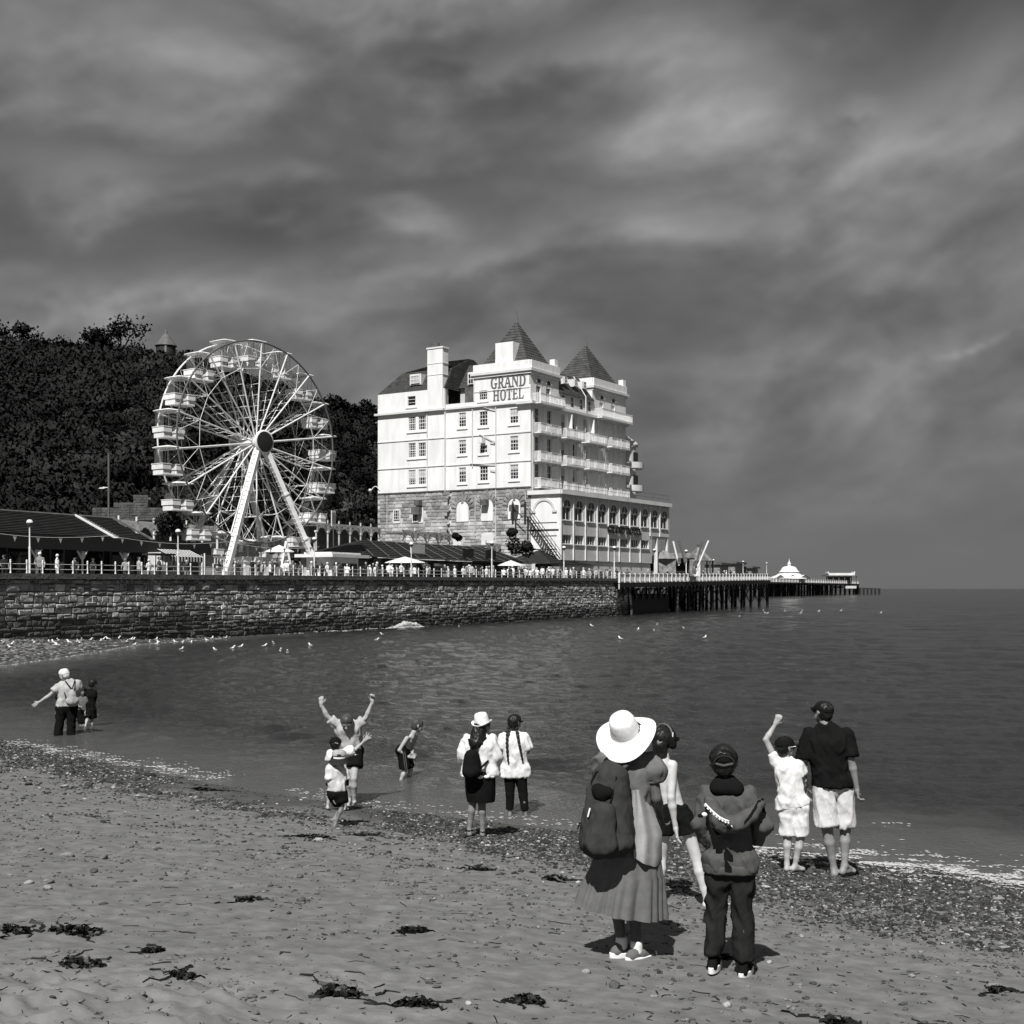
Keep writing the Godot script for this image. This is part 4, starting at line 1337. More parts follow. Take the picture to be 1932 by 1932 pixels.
	box(H, "stone_core", Vector3((xl + xm) / 2, y1 / 2 - 0.5, 0.15), Vector3(xm - xl, y1 + 0.9, 0.5), M.hotel_stone)
	box(H, "stone_core", Vector3(xm / 2, y1 / 2 - 0.5, -0.25), Vector3(-xm, y1 + 0.9, 0.5), M.hotel_stone)
	box(H, "stone_course", Vector3(xm / 2, y1 + 0.06, 0.06), Vector3(-xm, 0.16, 0.22), M.lead)
	box(H, "stone_course", Vector3((xl + xm) / 2, y1 + 0.06, 0.46), Vector3(xm - xl, 0.16, 0.22), M.lead)
	for i in sh.size():
		var r: Rect2 = sh[i]
		var z := 0.42 if r.position.x < xm else 0.02
		if i < 2:
			box(H, "window_surround", Vector3(r.get_center().x, r.get_center().y, z), Vector3(r.size.x, r.size.y, 0.16), M.white_trim)
			window(Vector3(0, 0, z + 0.1), X, Rect2(r.position + Vector2(0.15, 0.45 if i == 0 else 0.1), r.size * Vector2(0.78 if i == 0 else 0.5, 0.72 if i == 0 else 0.85)), 0.0, 3, 3, 0.0)
		elif i < 5:
			var pr := MB.new()
			var cx := r.get_center().x
			var rad := r.size.x / 2
			var yb := r.end.y - rad
			pr.quad(Vector3(cx - rad, r.position.y, z + 0.1), Vector3(cx + rad, r.position.y, z + 0.1), Vector3(cx + rad, yb, z + 0.1), Vector3(cx - rad, yb, z + 0.1))
			for k in 12:
				var a0 := PI * k / 12.0
				var a1 := PI * (k + 1) / 12.0
				pr.tri(Vector3(cx, yb, z + 0.1), Vector3(cx + cos(a0) * rad, yb + sin(a0) * rad, z + 0.1), Vector3(cx + cos(a1) * rad, yb + sin(a1) * rad, z + 0.1))
			put(H, "blind_arch", pr.mesh(), M.white_wall)
			for k in 9:    # wedge stones round the head
				var an := PI * (k + 0.5) / 9.0
				var rr := rad + 0.42
				var b := MB.new()
				b.stone(Vector3(cx + cos(an) * rr, yb + sin(an) * rr, z + 0.03), Vector3(-sin(an), cos(an), 0) * 0.19, Vector3(cos(an), sin(an), 0) * (0.40 if k != 4 else 0.75), Vector3(0, 0, 0.14), 0.03, rng)
				var c := rng.randf_range(0.35, 0.55)
				for q in b.v.size(): b.c.append(Color(c, c, c))
				put(H, "arch_stone", b.mesh(), M.hotel_stone)
		else:
			box(H, "door", Vector3(r.get_center().x, r.get_center().y, z), Vector3(r.size.x, r.size.y, 0.14), M.white_trim)
	for a in [[345, 1492, 44, 40], [335, 1550, 70, 55], [1030, 1530, 56, 46], [815, 1488, 52, 40], [795, 1040, 34, 34]]:   # air boxes on the wall
		var c := hl(a[0], a[1])
		box(H, "air_box", Vector3(c.x, c.y, 0.5 if c.x > xm else 0.85), Vector3(a[2] * 0.0168, a[3] * 0.0168, 0.7), M.lead if a[1] > 1100 else M.white_trim)
	# drainpipes
	for a in [[398, 830, 1440, 0.47], [516, 800, 1800, 0.12], [715, 800, 1230, 0.1], [885, 790, 1780, 0.1], [1155, 820, 1400, 0.1], [110, 1440, 1700, 0.55], [526, 1420, 1780, 0.16], [738, 1430, 1700, 0.16], [1103, 1410, 1640, 0.16]]:
		var p := hl(a[0], a[1])
		var q := hl(a[0], a[2])
		bar(H, "drainpipe", Vector3(p.x, p.y, a[3]), Vector3(p.x, q.y, a[3]), 0.06, M.panel if a[1] < 1300 else M.grey_paint)
	for a in [[768, 990, 880, 1045], [845, 1050, 880, 1055], [700, 1205, 880, 1210], [845, 1250, 882, 1258], [762, 790, 882, 812]]:
		var p := hl(a[0], a[1])
		var q := hl(a[2], a[3])
		bar(H, "drainpipe", Vector3(p.x, p.y, 0.16), Vector3(q.x, q.y, 0.16), 0.05, M.grey_paint)
	for k in 2: bar(H, "side_drainpipe", Vector3(0.1, 22.0, -10.9 - k * 2.2), Vector3(0.1, 11.0, -10.9 - k * 2.2), 0.05, M.white_trim)
	var dp := [Vector3(-1.2, 30.0 - HY, -12.4), Vector3(0.3, 27.4 - HY, -12.9), Vector3(0.3, 25.6 - HY, -12.9)]
	for k in 2: bar(H, "side_drainpipe", dp[k], dp[k + 1], 0.07, M.white_trim)
	annex()
	# iron stair down beside the stone base
	var S := H
	var sa := hl(1120, 1660)
	for k in 14: box(S, "stair_step", Vector3(0.4 + k * 0.28, 8.0 - k * 0.34, 0.9), Vector3(0.30, 0.04, 0.7), M.black_iron)
	for e in [0.5, 1.25]:
		beam(S, "stair_string", Vector3(0.2, 8.1, e), Vector3(4.3, 3.1, e), 0.05, 0.13, M.black_iron)
		bar(S, "stair_rail", Vector3(0.2, 9.1, e), Vector3(4.3, 4.1, e), 0.035, M.black_iron)
		for k in 8: bar(S, "stair_baluster", Vector3(0.2 + k * 0.58, 8.1 - k * 0.71, e), Vector3(0.2 + k * 0.58, 9.1 - k * 0.71, e), 0.02, M.black_iron)
	for x in [-1.6, 0.1]: put(S, "stair_post", lathe([Vector2(0.12, 7.2), Vector2(0.12, 9.4), Vector2(0.17, 9.5), Vector2(0.02, 10.0)], 8).mesh(), M.black_iron, Transform3D(Basis(), Vector3(x, 0, 1.4)))
	beam(S, "stair_rail", Vector3(-1.6, 9.2, 1.4), Vector3(-0.2, 8.0, 1.4), 0.05, 0.1, M.black_iron)

func annex() -> void:
	# the lower white wing with arched windows along the long side
	var X := Vector3(1, 0, 0)
	var Zb := Vector3(0, 0, -1)
	var ax := 4.04
	var L := 29.5
	var top := 14.6 - HY
	var hs := []
	for k in 10: hs.append(Rect2(0.55 + k * 2.93, 11.2 - HY, 2.0, 1.55))
	for k in 8: hs.append(Rect2(0.35 + k * 2.93, 8.4 - HY, 2.35, 1.1))
	facade(H, "annex_wall", Vector3(ax, 0, 0), Zb, Rect2(0, 10.1 - HY, L, 14.3 - 10.1), hs.slice(0, 10), 0.25, M.panel)
	facade(H, "annex_wall", Vector3(ax, 0, 0), Zb, Rect2(0, 6.5 - HY, 24.2, 10.1 - 6.5), hs.slice(10), 0.25, M.panel)
	facade(H, "annex_wall", Vector3(0, 0, 0), X, Rect2(0.05, 3.0, ax - 0.05, 14.3 - HY - 3.0), [], 0.2, M.white_wall)
	for i in hs.size():
		var r: Rect2 = hs[i]
		window(Vector3(ax, 0, 0), Zb, r, 0.25, 2 if i < 10 else 4, 1, 0.0)
		if i < 10:
			for k in [r.position.x + 0.12, r.end.x - 0.18]:
				box(H, "curtain", Vector3(ax - 0.12, r.get_center().y, -k), Vector3(0.05, r.size.y - 0.1, 0.2), M.curtain)
			var cx := r.get_center().x
			var rad := 0.82
			var tb := MB.new()
			var hb := MB.new()
			for q in 10:
				var a0 := PI * q / 10.0
				var a1 := PI * (q + 1) / 10.0
				var p := func(an, rr, z): return Vector3(ax + z, r.end.y + 0.06 + sin(an) * rr, -(cx + cos(an) * rr))
				tb.tri(p.call(0.0, 0.0, 0.014), p.call(a0, rad, 0.014), p.call(a1, rad, 0.014))
				hb.quad(p.call(a0, rad, 0.05), p.call(a0, rad + 0.16, 0.05), p.call(a1, rad + 0.16, 0.05), p.call(a1, rad, 0.05))
			put(H, "fanlight", tb.mesh(), M.pane)
			put(H, "window_hood", hb.mesh(), M.white_trim)
			box(H, "fanlight_bar", Vector3(ax + 0.03, r.end.y + 0.45, -cx), Vector3(0.04, 0.8, 0.05), M.white_trim)
			box(H, "pilaster", Vector3(ax + 0.06, (10.1 + 14.2) / 2 - HY, -(r.position.x - 0.46)), Vector3(0.14, 4.1, 0.12), M.white_trim)
		else:
			box(H, "pilaster", Vector3(ax + 0.06, 8.35 - HY, -(r.position.x - 0.26)), Vector3(0.14, 3.6, 0.12), M.white_trim)
		box(H, "window_sill", Vector3(ax + 0.06, r.position.y - 0.05, -r.get_center().x), Vector3(0.14, 0.08, r.size.x + 0.3), M.white_trim)
	box(H, "annex_cornice", Vector3(ax + 0.12, 14.45 - HY, -L / 2), Vector3(0.5, 0.5, L + 0.3), M.white_trim)
	box(H, "annex_cornice", Vector3(ax / 2, 14.45 - HY, 0.1), Vector3(ax + 0.5, 0.5, 0.5), M.white_trim)
	box(H, "annex_roof", Vector3(ax / 2, 14.3 - HY, -L / 2), Vector3(ax, 0.2, L), M.lead)
	box(H, "annex_floor", Vector3(ax / 2 - 0.2, 10.0 - HY, -L / 2), Vector3(ax, 0.25, L), M.white_trim)
	box(H, "annex_end_wall", Vector3(ax / 2, 12.2 - HY, -L + 0.1), Vector3(ax - 0.1, 4.2, 0.2), M.panel)
	box(H, "annex_end_wall", Vector3(ax / 2, 8.3 - HY, -24.1), Vector3(ax - 0.1, 3.6, 0.2), M.panel)
	for q in [26.0, 29.2]: box(H, "annex_column", Vector3(ax - 0.2, 7.0 - HY, -q), Vector3(0.3, 6.2, 0.3), M.white_trim)
	box(H, "annex_base", Vector3(ax / 2, 5.0 - HY, -12), Vector3(ax - 0.3, 3.2, 24.0), M.panel)
	# blind arch and panels of the short end
	var cb := MB.new()
	var cx := 1.85
	for q in 14:
		var a0 := PI * q / 14.0
		var a1 := PI * (q + 1) / 14.0
		var p := func(an, rr, z): return Vector3(cx + cos(an) * rr, 12.25 - HY + sin(an) * rr, z)
		cb.quad(p.call(a0, 1.22, 0.1), p.call(a0, 1.5, 0.1), p.call(a1, 1.5, 0.1), p.call(a1, 1.22, 0.1))
		cb.quad(p.call(a0, 1.22, 0.0), p.call(a0, 1.22, 0.1), p.call(a1, 1.22, 0.1), p.call(a1, 1.22, 0.0))
		cb.quad(p.call(a0, 1.5, 0.1), p.call(a0, 1.5, 0.0), p.call(a1, 1.5, 0.0), p.call(a1, 1.5, 0.1))
	put(H, "blind_arch", cb.mesh(), M.panel)
	for x in [0.4, 3.3]: box(H, "arch_impost", Vector3(x, 12.2 - HY, 0.06), Vector3(0.6, 0.25, 0.16), M.panel)
	for y in [10.9, 9.35, 7.8]: box(H, "panel_joint", Vector3(1.95, y - HY, 0.02), Vector3(3.3, 0.07, 0.06), M.lead)
	# terrace rail on top, and the sign on the long side
	for y in [0.55, 1.05]: bar(H, "terrace_rail", Vector3(ax - 0.1, 14.7 - HY + y, 0), Vector3(ax - 0.1, 14.7 - HY + y, -L), 0.025, M.lead)
	for k in 14: bar(H, "terrace_post", Vector3(ax - 0.1, 14.7 - HY, -k * 2.26), Vector3(ax - 0.1, 14.7 - HY + 1.05, -k * 2.26), 0.025, M.lead)
	var sz := 1.2
	text(H, "sign_letter", "GRAND HOTEL", sz, 0.14, M.dark, Transform3D(Basis(Vector3(0, 1, 0), PI / 2) * Basis.from_scale(Vector3(9.4 / text_w("GRAND HOTEL", sz), 1, 1)), Vector3(ax + 0.2, 10.5 - HY, -11.3)))

# ---------- ferris wheel ----------
func wheel() -> void:
	rng.seed = 61
	var hub := Vector3(-20.6, 14.6, -100.0)
	var nrm := Vector3(0.788, 0, 0.616)      # along the axle, towards us
	var hor := Vector3(0.616, 0, -0.788)     # in the wheel's plane, to the right and away
	var up := Vector3.UP
	var R := 7.85
	var N := 18
	var half := 1.15
	var yaw := Basis(hor, up, nrm)
	var base := Vector3(hub.x, 3.55, hub.z)
	var W := thing("ferris_wheel", "big white ferris wheel with open spokes and hanging gondolas on the promenade", "ferris wheel", base)
	var o := hub - base
	var pt := func(an: float, r: float, z: float) -> Vector3: return o + hor * (sin(an) * r) + up * (cos(an) * r) + nrm * z
	var off := 0.075
	for z in [-half, half]:
		var ring := MB.new()
		var rs := []
		for i in 73:
			var an := TAU * i / 72.0
			var c: Vector3 = pt.call(an, R, z)
			var rad := hor * sin(an) + up * cos(an)
			var cs := PackedVector3Array()
			for k in 7: cs.append(c + (rad * cos(TAU * k / 7) + nrm * sin(TAU * k / 7)) * 0.07)
			rs.append(cs)
		ring.rings(rs)
		ring.smooth()
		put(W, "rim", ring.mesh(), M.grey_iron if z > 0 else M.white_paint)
		var disc := put(W, "hub_ring", lathe([Vector2(0.0, 0), Vector2(0.88, 0), Vector2(0.92, 0.06), Vector2(0.92, 0.22), Vector2(0.80, 0.24)], 28).mesh(), M.white_paint, Transform3D(Basis(hor, nrm, -up), o + nrm * (half + 0.38) * signf(z)))
		put(W, "hub_cover", lathe([Vector2(0.0, 0.24), Vector2(0.86, 0.245)], 28).mesh() if false else lathe([Vector2(0.80, 0.20), Vector2(0.78, 0.26), Vector2(0.0, 0.28)], 28).mesh(), M.dark if z > 0 else M.grey_paint, disc.transform)
	bar(W, "axle", o - nrm * 1.6, o + nrm * 1.6, 0.42, M.white_paint)
	for i in N:
		var an := TAU * (i + off) / N
		var bn := TAU * (i + 1 + off) / N
		for z in [-1.0, 1.0]:
			bar(W, "spoke", pt.call(an, 0.5, z * 0.75), pt.call(an, R, z * half), 0.062, M.white_paint)
			bar(W, "tie", pt.call(an, R * 0.74, z * half * 0.93), pt.call(bn, R * 0.74, z * half * 0.93), 0.022, M.white_paint)
			bar(W, "tie_rod", pt.call(an, R * 0.74, z * half * 0.93), pt.call((an + bn) / 2, R * 0.99, z * half), 0.02, M.white_paint)
			bar(W, "tie_rod", pt.call(bn, R * 0.74, z * half * 0.93), pt.call((an + bn) / 2, R * 0.99, z * half), 0.02, M.white_paint)
		# ladder-like lattice of each double arm
		bar(W, "cross_bar", pt.call(an, R * 0.74, -half), pt.call(an, R * 0.74, half), 0.035, M.white_paint)
		bar(W, "cross_bar", pt.call(an, R, -half), pt.call(an, R, half), 0.04, M.white_paint)
		bar(W, "brace", pt.call(an, R * 0.74, -half * 0.93), pt.call(an, R, half), 0.02, M.white_paint)
		bar(W, "brace", pt.call(an, R * 0.74, half * 0.93), pt.call(an, R, -half), 0.02, M.white_paint)
		bar(W, "brace", pt.call(an, R * 0.74, 0.0), pt.call(bn, R * 0.74, -half * 0.9), 0.018, M.white_paint)
		for k in 4: bar(W, "rung", pt.call(an, R * (0.26 + 0.11 * k), -0.8 - 0.03 * k), pt.call(an, R * (0.26 + 0.11 * k), 0.8 + 0.03 * k), 0.024, M.white_paint)
		bar(W, "lattice_rod", pt.call(an, R * 0.2, -0.7), pt.call(an, R * 0.74, 0.25), 0.022, M.white_paint)
		bar(W, "lattice_rod", pt.call(an, R * 0.2, 0.7), pt.call(an, R * 0.74, -0.25), 0.022, M.white_paint)
	# legs
	for z in [-1.0, 1.0]:
		for s in [-1.0, 1.0]:
			var a: Vector3 = o + nrm * z * (half + 0.30) - up * 0.5 + hor * s * 0.35
			var b: Vector3 = hor * s * 5.1 + nrm * z * 3.0
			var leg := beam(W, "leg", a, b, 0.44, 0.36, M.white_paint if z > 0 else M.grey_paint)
			var d := (b - a).normalized()
			for f in [0.33, 0.66, 0.95]: beam(W, "leg_flange", a.lerp(b, f) - d * 0.08, a.lerp(b, f) + d * 0.08, 0.56, 0.46, M.white_paint)
			var side := d.cross(nrm).normalized()
			for k in 26:
				var q := a.lerp(b, 0.06 + k * 0.034)
				bar(leg, "ladder_rung", leg.transform.affine_inverse() * (q + side * 0.26 - nrm * 0.16), leg.transform.affine_inverse() * (q + side * 0.26 + nrm * 0.16), 0.0, M.grey_paint) if false else null
				bar(W, "ladder_rung", q + side * 0.24 - nrm * 0.15, q + side * 0.24 + nrm * 0.15, 0.022, M.white_paint)
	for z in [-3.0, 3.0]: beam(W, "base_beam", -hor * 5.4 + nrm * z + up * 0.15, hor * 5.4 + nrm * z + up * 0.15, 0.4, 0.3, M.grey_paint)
	# platform, its fence, drive and booth
	box(W, "platform", up * 0.35, Vector3(7.5, 0.3, 4.0), M.grey_paint, yaw)
	for k in 12: box(W, "platform_fence", hor * (-3.6 + k * 0.65) + nrm * 2.3 + up * 0.95, Vector3(0.55, 0.75, 0.05), M.white_paint, yaw)
	for s in [-1.0, 1.0]: beam(W, "drive_frame", hor * (2.6 + s * 0.8) + up * 0.2 + nrm * 1.3, hor * 2.6 + up * 3.4 + nrm * 1.3, 0.16, 0.16, M.white_paint)
	put(W, "drive_wheel", lathe([Vector2(0, 0), Vector2(0.36, 0), Vector2(0.40, 0.05), Vector2(0.40, 0.2), Vector2(0.36, 0.25), Vector2(0, 0.25)], 16).mesh(), M.dark, Transform3D(Basis(hor, nrm, -up), hor * 0.9 + up * 2.7 + nrm * 1.4))
	# gondolas
	var canopy := MB.new()
	var q := []
	for c in [[1.08, 0.0], [1.10, 0.07], [0.9, 0.13], [0.25, 0.24], [0.0, 0.27]]:
		var ring := PackedVector3Array()
		for k in 16:
			var an := -TAU * k / 16
			var sx := signf(cos(an)) * pow(absf(cos(an)), 0.35)
			var sz := signf(sin(an)) * pow(absf(sin(an)), 0.35)
			ring.append(Vector3(sx * c[0] * 0.78, c[1], sz * c[0] * 0.92))
		q.append(ring)
	canopy.rings(q, true, true)
	canopy.smooth()
	var tub := MB.new()
	for t in [[0.02, 0.50, 0.64, 0.36], [-0.38, 0.42, 0.56, 0.30]]:   # two stacked tiers: y, half width, half length, half depth
		tub.cub(Vector3(0, t[0], 0), Vector3(t[3] * 2, 0.40, t[2] * 2))
		tub.cub(Vector3(0, t[0] + 0.2, 0), Vector3(t[3] * 2 + 0.06, 0.05, t[2] * 2 + 0.06))
	var tm := tub.mesh()
	var cm := canopy.mesh()
	var words := ["at the very top of the wheel", "just right of the top", "second right of the top", "third right of the top", "fourth right of the top, above the hub's height", "on the right rim level with the hub", "just below hub height on the right rim", "second below hub height on the right rim", "at the lower right beside the white leg", "third from the bottom on the right", "near the bottom behind the right leg", "at the very bottom of the wheel", "near the bottom behind the left leg", "at the lower left above the striped awning", "second above the striped awning on the left", "on the left rim just below hub height", "on the left rim just above hub height", "second left of the top", "just left of the top"]
	for i in N:
		var an := TAU * (i + off) / N
		var hang: Vector3 = hub + hor * (sin(an) * R) + up * (cos(an) * R)
		var G := thing("gondola", "white open gondola hanging " + words[i if i < 17 else 18], "gondola", hang - up * 1.95, 0.0, "gondolas of the ferris wheel")
		G.basis = yaw
		G.position = hang - up * 1.95
		put(G, "canopy", cm, M.white_paint, Transform3D(Basis(), Vector3(0, 2.02, 0)))
		bar(G, "pole", Vector3(0, 0.1, 0), Vector3(0, 2.1, 0), 0.035, M.grey_paint)
		for s in [-1.0, 1.0]:
			put(G, "seat_shell", tm, M.white_paint, Transform3D(Basis.from_scale(Vector3(1, 1, 1.05)), Vector3(s * 0.60, 0.62, 0)))
			for e in [-1.0, 1.0]:
				bar(G, "post", Vector3(s * 0.72, 0.8, e * 0.6), Vector3(s * 0.72, 2.05, e * 0.66), 0.014, M.grey_iron)
				bar(G, "post", Vector3(s * 0.30, 0.75, e * 0.6), Vector3(s * 0.40, 2.05, e * 0.66), 0.012, M.grey_iron)
			box(G, "screen", Vector3(s * 0.80, 1.4, 0), Vector3(0.01, 1.0, 0.9), M.glass)
		box(G, "floor", Vector3(0, 0.09, 0), Vector3(1.5, 0.08, 1.2), M.white_paint)
		orb(G, "table_wheel", Vector3(0, 0.85, 0), Vector3(0.22, 0.05, 0.22), M.grey_paint)

# ---------- promenade buildings ----------
func roof_sheet(parent: Node, called: String, a: Vector3, b: Vector3, c: Vector3, d: Vector3, rows: int, m: Material) -> void:
	# eave a-b, ridge d-c, in stepped courses
	var t := MB.new()
	var n := (b - a).cross(d - a).normalized()
	for r in rows:
		var f0 := r / float(rows)
		var f1 := (r + 1.0) / rows
		var p := a.lerp(d, f0)
		var q := b.lerp(c, f0)
		var seg := maxi(1, int(p.distance_to(q) / 0.9))
		for z in seg:
			var g0 := z / float(seg)
			var g1 := (z + 1.0) / seg
			t.quad(p.lerp(q, g0) + n * 0.05, p.lerp(q, g1) + n * 0.05, a.lerp(d, f1).lerp(b.lerp(c, f1), g1), a.lerp(d, f1).lerp(b.lerp(c, f1), g0))
			var k := rng.randf_range(0.7, 1.15)
			for y in 4: t.c.append(Color(k, k, k))
	t.quad(a - n * 0.01, b - n * 0.01, c - n * 0.01, d - n * 0.01)
	for y in 4: t.c.append(Color(0.7, 0.7, 0.7))
	put(parent, called, t.mesh(), m)

func arcade(label: String, s0: float, s1: float, t: float, y0: float, y1: float, n: int, light: bool) -> void:
	# old iron arcade: columns, spandrels of scrollwork and a top rail, before a stone terrace wall
	var A := thing("arcade", label, "arcade")
	var m: Material = M.white_trim if light else M.hotel_stone
	var back := MB.new()
	back.quad(wl(s0, t + 2.0, y0), wl(s1, t + 2.0, y0), wl(s1, t + 2.0, y1 - 0.1), wl(s0, t + 2.0, y1 - 0.1))
	if t > 18.0: put(A, "terrace_wall", back.mesh(), M.mortar)
	var along := wl(1, 0, 0) - wl(0, 0, 0)
	var out := wl(0, -1, 0) - wl(0, 0, 0)
	var bs := Basis(along, Vector3.UP, along.cross(Vector3.UP))
	beam(A, "top_rail", wl(s0, t, y1), wl(s1, t, y1), 0.10, 0.22, m)
	var deck := (wl(s0, t + 1.0, y1 - 0.2) + wl(s1, t + 1.0, y1 - 0.2)) / 2
	box(A, "roof_slab", deck, Vector3(s1 - s0, 0.15, 2.0), M.lead, bs)
	var w := (s1 - s0) / n
	for k in n + 1:
		var s := s0 + w * k
		bar(A, "column", wl(s, t, y0), wl(s, t, y1 - 0.8), 0.10, m)
		bar(A, "urn", wl(s, t, y1 + 0.1), wl(s, t, y1 + 0.45), 0.09, m)
		box(A, "capital", wl(s, t, y1 - 0.85), Vector3(0.3, 0.2, 0.3), m, bs)
		if k == n: break
		var sp := MB.new()
		for q in 12:      # pointed, lobed arch cut out of the panel
			var f0 := q / 12.0
			var f1 := (q + 1) / 12.0
			var h := func(f): return y1 - 0.12 - (1.15 - 0.95 * pow(sin(f * PI), 0.6)) - 0.10 * absf(sin(f * PI * 4.0))
			sp.quad(wl(s + w * f0, t - 0.045, h.call(f0)), wl(s + w * f1, t - 0.045, h.call(f1)), wl(s + w * f1, t - 0.045, y1 - 0.1), wl(s + w * f0, t - 0.045, y1 - 0.1))
			sp.quad(wl(s + w * f0, t + 0.12, h.call(f0)), wl(s + w * f0, t - 0.045, h.call(f0)), wl(s + w * f1, t - 0.045, h.call(f1)), wl(s + w * f1, t + 0.12, h.call(f1)))
		put(A, "arch", sp.mesh(), m)
		for e in [0.22, 0.78]:
			var ring := MB.new()
			for q in 14:
				var a0 := TAU * q / 14
				var a1 := TAU * (q + 1) / 14
				var c := wl(s + w * e, t - 0.055, y1 - 0.42)
				ring.quad(c + (along * cos(a0) + Vector3.UP * sin(a0)) * 0.16, c + (along * cos(a1) + Vector3.UP * sin(a1)) * 0.16, c + (along * cos(a1) + Vector3.UP * sin(a1)) * 0.26, c + (along * cos(a0) + Vector3.UP * sin(a0)) * 0.26)
			put(A, "scroll", ring.mesh(), M.panel if light else M.lead)

func shopfront(B: Node3D, s0: float, s1: float, t: float, y0: float, y1: float, n: int) -> void:
	var along := wl(1, 0, 0) - wl(0, 0, 0)
	var bs := Basis(along, Vector3.UP, along.cross(Vector3.UP))
	var w := (s1 - s0) / n
	var c := (wl(s0, t + 0.35, 0) + wl(s1, t + 0.35, 0)) / 2
	box(B, "front_wall", Vector3(c.x, (y0 + y1) / 2, c.z), Vector3(s1 - s0, y1 - y0, 0.3), M.shop_wood, bs)
	for k in n:
		var s := s0 + w * (k + 0.5)
		var p := wl(s, t + 0.12, y0 + 1.35)
		var door := k % 3 == 1
		var f := box(B, "door" if door else "shop_window", p - Vector3(0, 0.15 if door else 0.0, 0), Vector3(w * (0.42 if door else 0.78), 2.3 if door else 1.7, 0.1), M.shop_light, bs)
		var q := box(B, "pane", wl(s, t + 0.05, y0 + 1.4), Vector3(w * (0.32 if door else 0.7), 1.6 if door else 1.5, 0.06), M.pane, bs)
		q.name = "door_pane" if door else "window_pane"

func parasol(p: Vector3, w: float, label: String) -> void:
	var P := thing("parasol", label, "parasol", p, 0.0, "pale parasols on the promenade")
	bar(P, "pole", Vector3.ZERO, Vector3(0, 2.4, 0), 0.03, M.white_paint)
	put(P, "canopy", lathe([Vector2(w, 2.05), Vector2(w * 0.99, 2.12), Vector2(w * 0.5, 2.38), Vector2(0.0, 2.62)], 8).mesh(), M.white_paint)

